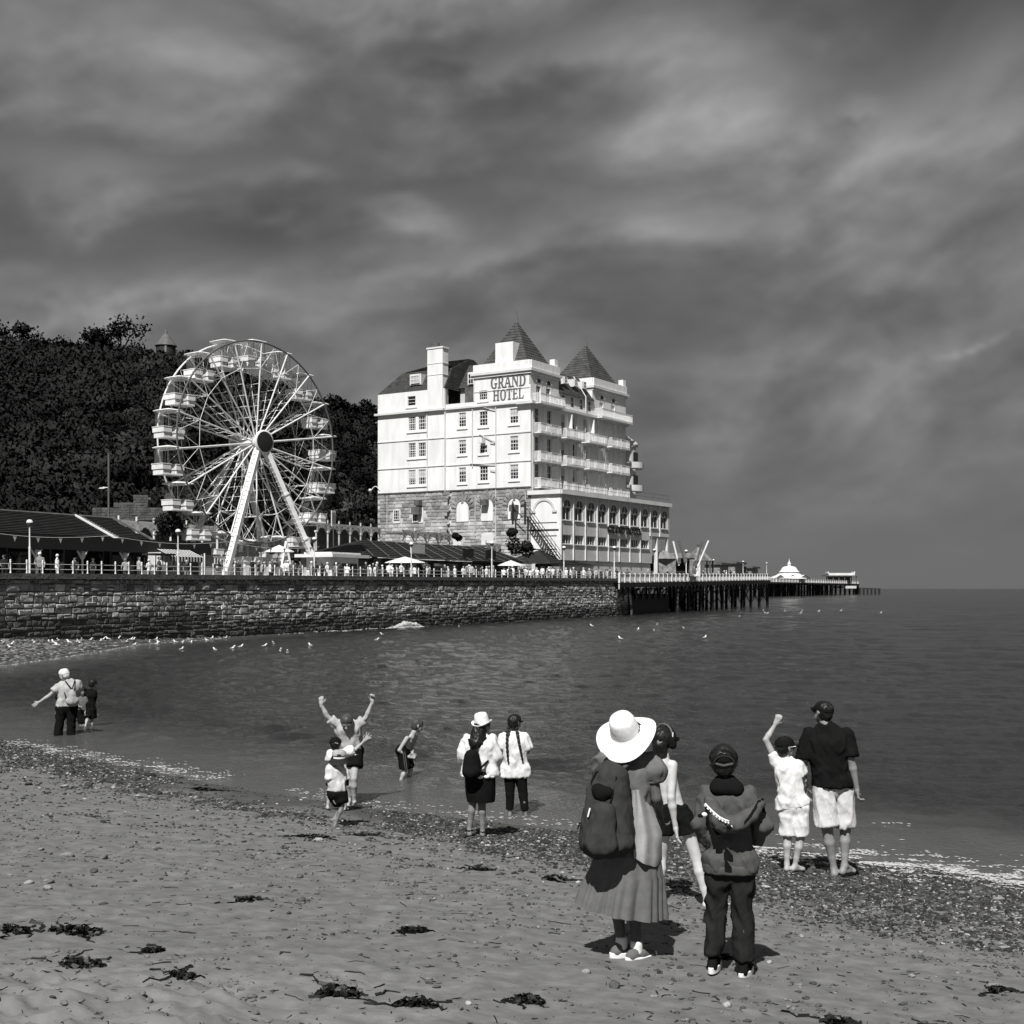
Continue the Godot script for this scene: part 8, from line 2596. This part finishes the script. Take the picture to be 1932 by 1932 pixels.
func fisher_group() -> void:
	var o := stand("person", "white-haired person in pale T-shirt with a drawstring bag, pointing", 122, 1388, true)
	var s := scale_px(o, 0.3106)
	HT = 1.72
	WD = 1.2
	pts(JN, s, 627.8, 1025.7, [[625, 435, 0.0], [660, 480, 0.0], [590, 535, 0.0], [750, 520, 0.0], [485, 635, -0.02], [765, 630, -0.06], [395, 695, -0.04], [740, 660, -0.25], [605, 750, 0.0], [690, 750, 0.0], [580, 910, 0.0], [690, 910, 0.0], [565, 1060, 0.0], [685, 1055, 0.0], [560, 1090, -0.12], [700, 1090, -0.12]])
	var c := 0.026
	var hd := facing(0.9, -0.35)
	skin(o, M.skin_light, c, hd, 0.24, {"hcell": 0.012, "curll": 0.25, "thumbl": Vector3(0.2, 1, 0)})
	hair(o, M.hair_white, c, hd, 0.245)
	cloth(o, "t_shirt", torso(0.034) + arm("l", 0, 0.6, 0.03, 0.014) + arm("r", 0, 0.8, 0.03, 0.014), c, M.cloth_tee, [[Vector3(0, -1, 0), -(1025.7 - 742) * s]], 0.014)
	cloth(o, "trousers", [[J.hipl, J.hipr, 0.13, 0.13]] + leg("l", 1.97, 0.028, 0.02) + leg("r", 1.97, 0.028, 0.02), c, M.cloth_black, [], 0.014)
	var P := func(x, y, z): return Vector3((x - 627.8) * s, (1025.7 - y) * s, z)
	var b := put(o, "drawstring_bag", sdf([[P.call(695, 585, 0.20), P.call(695, 620, 0.22), 0.04, 0.08], [P.call(670, 680, 0.23), P.call(725, 680, 0.22), 0.08, 0.08], [P.call(695, 620, 0.22), P.call(697, 690, 0.23), 0.08, 0.09]], 0.02, 0.04, [], 0.008).mesh(), M.cloth_light)
	for q in [[632, 490], [722, 486]]: strap(b, "cord", [P.call(695, 575, 0.20), P.call((q[0] + 695) / 2.0, 530, 0.185), P.call(q[0], q[1], 0.09)], 0.012, M.cloth_black)
	strap(b, "cord", [P.call(655, 720, 0.24), P.call(640, 660, 0.22), P.call(625, 600, 0.17)], 0.010, M.cloth_black)
	o = stand("person", "small child in grey T-shirt and dark shorts wading beside the white-haired person", 153, 1373, true)
	s = scale_px(o, 0.3106)
	HT = 1.05
	WD = 0.9
	pts(JN, s, 787.4, 948.5, [[803, 600, 0.0], [800, 645, 0.0], [768, 668, 0.0], [828, 668, 0.0], [755, 725, 0.02], [835, 730, 0.0], [765, 735, 0.1], [825, 780, 0.05], [780, 790, 0.0], [815, 790, 0.0], [780, 880, 0.0], [812, 880, 0.0], [790, 990, 0.0], [805, 985, 0.0], [785, 1000, 0.08], [812, 1000, 0.08]])
	hd = facing(PI - 0.5, -0.2)
	skin(o, M.skin_light, c, hd, 0.19, {"hcell": 0.012, "face": true})
	hair(o, M.hair_dark, c, hd, 0.2)
	cloth(o, "t_shirt", torso(0.022) + arm("l", 0, 0.6, 0.022, 0.01) + arm("r", 0, 0.6, 0.022, 0.01), 0.02, M.cloth_grey, [[Vector3(0, -1, 0), -(948.5 - 785) * s]], 0.01)
	cloth(o, "shorts", [[J.hipl, J.hipr, 0.08, 0.08]] + leg("l", 1.25, 0.03, 0.0) + leg("r", 1.25, 0.03, 0.0), 0.02, M.cloth_black, [], 0.008)
	o = stand("person", "dark-haired child in black T-shirt and shorts, right of the small wading child", 172, 1372, true)
	s = scale_px(o, 0.3106)
	HT = 1.28
	WD = 0.95
	pts(JN, s, 885.1, 943.4, [[900, 525, 0.0], [885, 575, 0.0], [845, 600, 0.0], [915, 605, 0.0], [845, 700, 0.0], [910, 700, 0.03], [860, 790, -0.05], [928, 785, 0.0], [850, 770, 0.0], [895, 770, 0.0], [850, 860, 0.06], [895, 870, -0.02], [835, 905, 0.30], [890, 975, 0.0], [830, 925, 0.36], [905, 990, -0.10]])
	hd = facing(-0.8, -0.2)
	skin(o, M.skin_light, c, hd, 0.2, {"hcell": 0.012})
	hair(o, M.hair_dark, c, hd, 0.21)
	cloth(o, "t_shirt", torso(0.026) + arm("l", 0, 0.6, 0.024, 0.012) + arm("r", 0, 0.6, 0.024, 0.012), 0.02, M.cloth_black, [[Vector3(0, -1, 0), -(943.4 - 760) * s]], 0.01)
	cloth(o, "shorts", [[J.hipl, J.hipr, 0.10, 0.10]] + leg("l", 0.85, 0.034, 0.02) + leg("r", 0.85, 0.034, 0.02), 0.02, M.cloth_black, [], 0.01)
	# child almost hidden behind the white-haired person
	o = stand("person", "child in dark top almost hidden in front of the white-haired person", 108, 1366, true)
	s = scale_px(o, 0.3106)
	HT = 1.2
	WD = 0.9
	pts(JN, s, 555.8, 912.5, [[585, 560, 0.0], [585, 610, 0.0], [565, 630, 0.0], [620, 630, 0.0], [555, 700, 0.0], [625, 710, 0.0], [545, 780, 0.0], [620, 770, 0.0], [575, 770, 0.0], [615, 770, 0.0], [575, 870, 0.0], [615, 870, 0.0], [575, 960, 0.0], [615, 960, 0.0], [575, 980, -0.08], [615, 980, -0.08]])
	hd = facing(0.3, -0.1)
	skin(o, M.skin_light, c, hd, 0.2, {"hcell": 0.013})
	hair(o, M.hair_dark, c, hd, 0.21)
	cloth(o, "t_shirt", torso(0.026) + arm("l", 0, 0.5, 0.024, 0.012) + arm("r", 0, 0.5, 0.024, 0.012), 0.022, M.cloth_black, [[Vector3(0, -1, 0), -(912.5 - 770) * s]], 0.01)
	cloth(o, "shorts", [[J.hipl, J.hipr, 0.09, 0.09]] + leg("l", 0.8, 0.03, 0.02) + leg("r", 0.8, 0.03, 0.02), 0.022, M.cloth_black, [], 0.01)

# ---------- the crowd behind the railing ----------
func crowd() -> void:
	rng.seed = 91
	var protos := []
	for v in 8:
		HT = 1.72
		WD = [1.0, 1.1, 0.9, 1.2, 1.0, 0.95, 1.1, 1.0][v]
		var bend: float = [0.0, 0.5, 0.2, 0.9, 0.0, 0.3, 0.0, 0.6][v]
		J = {"head": Vector3(0, 1.60, 0), "neck": Vector3(0, 1.46, 0), "shl": Vector3(-0.19, 1.38, 0), "shr": Vector3(0.19, 1.38, 0), "ell": Vector3(-0.25, 1.12, 0.02), "elr": Vector3(0.26, 1.12, 0.04), "wrl": Vector3(-0.22 + bend * 0.1, 0.88 + bend * 0.25, 0.05 + bend * 0.22), "wrr": Vector3(0.24, 0.88 + (0.3 if v % 3 == 0 else 0.0), 0.06 + bend * 0.1), "hipl": Vector3(-0.09, 0.92, 0), "hipr": Vector3(0.09, 0.92, 0), "knl": Vector3(-0.1, 0.5, 0.03), "knr": Vector3(0.11, 0.5, 0.0), "anl": Vector3(-0.11, 0.08, 0), "anr": Vector3(0.12, 0.08, 0.02), "tol": Vector3(-0.12, 0.03, 0.15), "tor": Vector3(0.13, 0.03, 0.16)}
		var cell := 0.034
		var hd := facing([0.0, PI, 1.5, -1.5, PI - 0.6, 0.7, PI, -0.8][v])
		var b := torso(0.012)
		b.append([J.neck, J.head, 0.052, 0.05])
		for s in ["l", "r"]: b += arm(s) + leg(s) + foot(s)
		var mb := sdf(b, cell, 0.03)
		joinmb(mb, sdf(head_bones(J.head, hd, 0.23), 0.022, 0.016))
		protos.append([mb, hd])
	# dark or pale clothes: shirt, legs, skin, hair
	var looks := [[0.70, 0.02, 0.35, 0.02, "white top", ""], [0.02, 0.03, 0.35, 0.05, "black top", ""], [0.35, 0.05, 0.28, 0.04, "light grey top", ""], [0.75, 0.40, 0.38, 0.60, "white top", "pale hair"], [0.10, 0.02, 0.30, 0.02, "dark grey top", ""], [0.20, 0.10, 0.40, 0.75, "grey top", "white hat"], [0.03, 0.25, 0.30, 0.45, "black top", "fair hair"], [0.02, 0.02, 0.20, 0.02, "dark clothes", ""]]
	var made := {}
	var wheres := [[0, 60, "at the far left end of the railing"], [60, 150, "right of the left-hand lamp"], [150, 260, "in front of the dark veranda"], [260, 330, "near the buggy"], [330, 420, "by the striped awning stall"], [420, 450, "at the foot of the wheel's left leg"], [450, 490, "under the wheel, left of its middle"], [490, 530, "under the wheel's parasol"], [530, 560, "under the wheel, right of its middle"], [560, 590, "just left of the wheel's right leg"], [590, 620, "at the foot of the wheel's right leg"], [620, 650, "before the kiosk's left half"], [650, 690, "before the kiosk's right half"], [690, 720, "at the left end of the café row"], [720, 745, "just left of the left parasol"], [745, 765, "under the left parasol's left half"], [765, 790, "under the left parasol's right half"], [790, 815, "right of the left parasol"], [815, 840, "left of the first dark roof sign"], [840, 860, "below the first dark roof sign"], [860, 885, "between the two dark roof signs"], [885, 910, "below the second dark roof sign"], [910, 930, "left of the middle café lamp"], [930, 950, "left of the right parasol"], [950, 965, "below the right parasol's left half"], [965, 985, "below the right parasol's right half"], [985, 1005, "at the right end of the café row"], [1005, 1025, "under the flat awning's left part"], [1025, 1045, "under the flat awning's middle"], [1045, 1065, "left of the lamp below the annex"], [1065, 1085, "right of the lamp below the annex"], [1085, 1105, "in front of the left roof mark"], [1105, 1125, "in front of the right roof mark"], [1125, 1150, "left of the lamp at the wall's end"], [1150, 1175, "beside the lamp at the wall's end"], [1175, 1210, "at the pier's first balusters"], [1210, 1240, "on the pier, left of its first lamp"], [1240, 1270, "on the pier by the ornate stall"], [1270, 1300, "on the pier by the arched stall"], [1300, 1340, "on the pier by the cone tent"], [1340, 1370, "on the pier by the low pale hut"], [1370, 1400, "on the pier by the long hut"], [1400, 1460, "towards the end of the near pier"]]
	var spots := []
	for a in [[237, 1], [8, 1], [75, 2], [108, 2], [142, 1], [175, 2], [262, 1], [281, 1], [300, 1], [330, 1], [352, 1], [427, 1]]: spots.append([a[0], rng.randf_range(0.9, 3.5)])
	for k in 26: spots.append([rng.randf_range(440, 685), rng.randf_range(0.8, 4.0)])
	for k in 118: spots.append([rng.randf_range(690, 1175), rng.randf_range(0.8, 4.2)])
	for a in spots:
		var s := ws(a[0], a[1])
		crowd_one(wl(s, a[1], ytop(s) - 0.55), a[0], protos, looks, made, wheres)
	var pa := at(1168, 1101, 148)
	var pb := at(1452, 1095, 222)
	for k in 44:
		var f := rng.randf_range(0.0, 0.97)
		var p := pa.lerp(pb, f) + Vector3(-0.9056, 0, -0.4241) * rng.randf_range(0.5, 5.0)
		p.y = lerpf(3.85, 4.65, f)
		crowd_one(p, 966.0 + p.x / -p.z * F, protos, looks, made, wheres)

func crowd_one(p: Vector3, u: float, protos: Array, looks: Array, made: Dictionary, wheres: Array) -> void:
	var v := rng.randi() % protos.size()
	var k := rng.randi() % looks.size()
	var key := v * 10 + k
	var L: Array = looks[k]
	if not made.has(key):
		var src: MB = protos[v][0]
		var m := MB.new()
		m.v = src.v
		m.n = src.n
		m.ix = src.ix
		var hd: Basis = protos[v][1]
		for q in m.v:
			var c: float = L[2]
			if q.y > 1.47:
				var l := hd.inverse() * (q - Vector3(0, 1.60, 0))
				if l.y * 0.62 - l.z * -0.78 * -1.0 > 0.0: pass
				if l.y * 0.62 + l.z * 0.78 > 0.0: c = L[3]
			elif q.y > 0.90 and not (absf(q.x) > 0.215 and q.y < 1.16): c = L[0]
			elif absf(q.x) < 0.2 and q.y > 0.40 and q.y <= 0.90: c = L[1]
			elif absf(q.x) > 0.215: c = L[2]
			elif q.y < 0.1: c = 0.03
			m.c.append(Color(c, c, c))
		made[key] = m.mesh()
	var where := "on the promenade"
	for w in wheres:
		if u >= w[0] and u < w[1]: where = w[2]
	var o := put(self, "person", made[key], M.crowd, Transform3D(Basis(Vector3.UP, rng.randf() * TAU).scaled(Vector3.ONE * rng.randf_range(0.86, 1.04)), p))
	tag(o, "distant person in %s%s %s" % [L[4], " with " + L[5] if L[5] else "", where], "person", "people strolling on the promenade and pier")

# ---------- gulls ----------
func gulls() -> void:
	rng.seed = 95
	var b := MB.new()
	joinmb(b, sdf([[Vector3(0, 0.16, 0.0), Vector3(0, 0.13, 0.14), 0.07, 0.05], [Vector3(0, 0.13, 0.14), Vector3(0, 0.12, 0.30), 0.045, 0.012], [Vector3(0, 0.17, -0.03), Vector3(0, 0.26, -0.09), 0.05, 0.035], [Vector3(0, 0.28, -0.10), Vector3(0, 0.28, -0.12), 0.045, 0.04], [Vector3(0, 0.275, -0.15), Vector3(0, 0.265, -0.21), 0.015, 0.006], [Vector3(0.05, 0.16, 0.0), Vector3(0.03, 0.14, 0.24), 0.03, 0.012], [Vector3(-0.05, 0.16, 0.0), Vector3(-0.03, 0.14, 0.24), 0.03, 0.012]], 0.017, 0.03))
	for q in b.v:
		var c := 1.0
		if q.y > 0.13 and q.z > 0.02: c = 0.42
		if q.z > 0.24: c = 0.08
		if q.z < -0.165: c = 0.35
		b.c.append(Color(c, c, c))
	var swim := b.mesh()
	for x in [-0.025, 0.025]:
		var l := MB.new()
		l.tube([Vector3(x, 0.12, 0.04), Vector3(x, 0.0, 0.03), Vector3(x, 0.005, -0.03)], [0.009], 5)
		l.smooth()
		joinmb(b, l)
		for q in l.v.size(): b.c.append(Color(0.3, 0.3, 0.3))
	var walk := b.mesh()
	var places := ["at the far left of the shingle", "on the shingle left of the middle", "in the middle of the shingle bank", "on the shingle towards its right tip"]
	for a in [[5, 1213], [23, 1216], [18, 1222], [92, 1211], [100, 1213], [104, 1217], [110, 1209], [107, 1218], [146, 1212], [150, 1213], [155, 1209], [172, 1207], [195, 1206], [203, 1206], [190, 1210], [224, 1205], [248, 1206], [252, 1207], [295, 1207], [298, 1211], [297, 1215], [254, 1217], [330, 1211], [345, 1212], [360, 1213], [390, 1208], [400, 1205], [427, 1203], [240, 1211], [283, 1212], [64, 1214], [130, 1213]]:
		var p := hit(a[0], a[1] + 3)
		var o := put(self, "gull", walk, M.gull_white, Transform3D(Basis(Vector3.UP, rng.randf() * TAU).scaled(Vector3.ONE * rng.randf_range(0.62, 0.88)), p))
		tag(o, "white gull standing on the shingle " + gull_place(a[0]), "gull", "gulls on the shingle below the sea wall")
	for a in [[343, 1226, "left of the wheel's reflection"], [405, 1227, "nearest the shingle tip, facing us"], [440, 1225, "off the shingle tip"], [455, 1222, "right of two birds off the shingle tip"], [516, 1216, "alone off the wall"], [530, 1231, "in a pair below the wall"], [543, 1234, "lower one of a pair below the wall"], [500, 1220, "left of the lone bird off the wall"], [585, 1219, "by the wall foam"], [712, 1208, "by the breaking wave"], [720, 1198, "behind the breaking wave's lower bird"], [866, 1183, "close to the wall under the hotel"], [1116, 1182, "below the annex"], [1170, 1207, "right of the bright water"], [1240, 1180, "below the pier abutment"], [1234, 1191, "lower and left below the abutment"], [1204, 1190, "just right of the sea wall's end"], [1290, 1187, "off the pier piles"], [1330, 1205, "closest to us off the pier piles"], [1395, 1164, "near the far piles"], [1440, 1152, "in the cluster beyond the near pier"], [1443, 1157, "lowest left in the cluster beyond the near pier"], [1448, 1158, "lowest right in the cluster beyond the near pier"], [1481, 1154, "right of the cluster"], [1514, 1153, "in the open water to the right"], [1511, 1157, "just below another bird in open water"], [1545, 1154, "in open water, third from the right"], [1587, 1153, "in open water, second from the right"], [1662, 1157, "farthest right on the open water"]]:
		var d: float = EYE * F / (a[1] - HZ)
		var o := put(self, "gull", swim, M.gull_white, Transform3D(Basis(Vector3.UP, rng.randf() * TAU).scaled(Vector3.ONE * rng.randf_range(0.7, 1.0)), at(a[0], a[1], d) - Vector3(0, 0.06, 0)))
		tag(o, "gull floating on the sea " + a[2], "gull", "gulls floating on the sea")

func gull_place(u: float) -> String:
	for w in [[50, "at the left edge of the picture"], [96, "below the left-hand lamp post"], [103, "in the left-hand huddle, first bird"], [106, "in the left-hand huddle, second bird"], [109, "in the left-hand huddle, third bird"], [120, "in the left-hand huddle, last bird"], [148, "between the two left huddles"], [153, "on the crest, head turned"], [165, "on the crest right of the left huddle"], [180, "alone on the crest"], [193, "just left of a crest pair"], [200, "first of a pair on the crest"], [215, "second of a pair on the crest"], [235, "on the crest below the gap in the veranda"], [245, "below the veranda's right part"], [250, "tall bird with another behind it"], [253, "half hidden behind a tall bird"], [260, "lower down, facing the water"], [290, "near the waterline of the bank"], [296, "upper one of three stacked birds"], [297.5, "lowest one of three stacked birds"], [320, "middle one of three stacked birds"], [338, "below the striped awning stall"], [352, "right of the bird below the awning stall"], [375, "on the narrowing bank"], [395, "stretched forward on the narrow bank"], [410, "near the tip of the bank"], [999, "at the very tip of the bank"]]:
		if u < w[0]: return w[1]
	return ""

func _ready() -> void:
	rng.seed = 1
	nz.seed = 17
	nz.frequency = 1.0
	nz.fractal_octaves = 3
	nc.seed = 31
	nc.noise_type = FastNoiseLite.TYPE_CELLULAR
	nc.cellular_return_type = FastNoiseLite.RETURN_DISTANCE
	nc.frequency = 1.0
	nf.seed = 29
	nf.frequency = 1.0
	nf.fractal_octaves = 2
	cyl = CylinderMesh.new()
	cyl.top_radius = 1.0
	cyl.bottom_radius = 1.0
	cyl.height = 1.0
	cyl.radial_segments = 10
	cyl.rings = 1
	cube = BoxMesh.new()
	ball = SphereMesh.new()
	ball.radial_segments = 20
	ball.rings = 12
	set_stage()
	materials()
	beach()
	sea()
	sea_wall()
	promenade()
	shingle()
	clods()
	beach_bits()
	foam()
	hill()
	hotel()
	wheel()
	shops()
	pier()
	people()
	crowd()
	gulls()
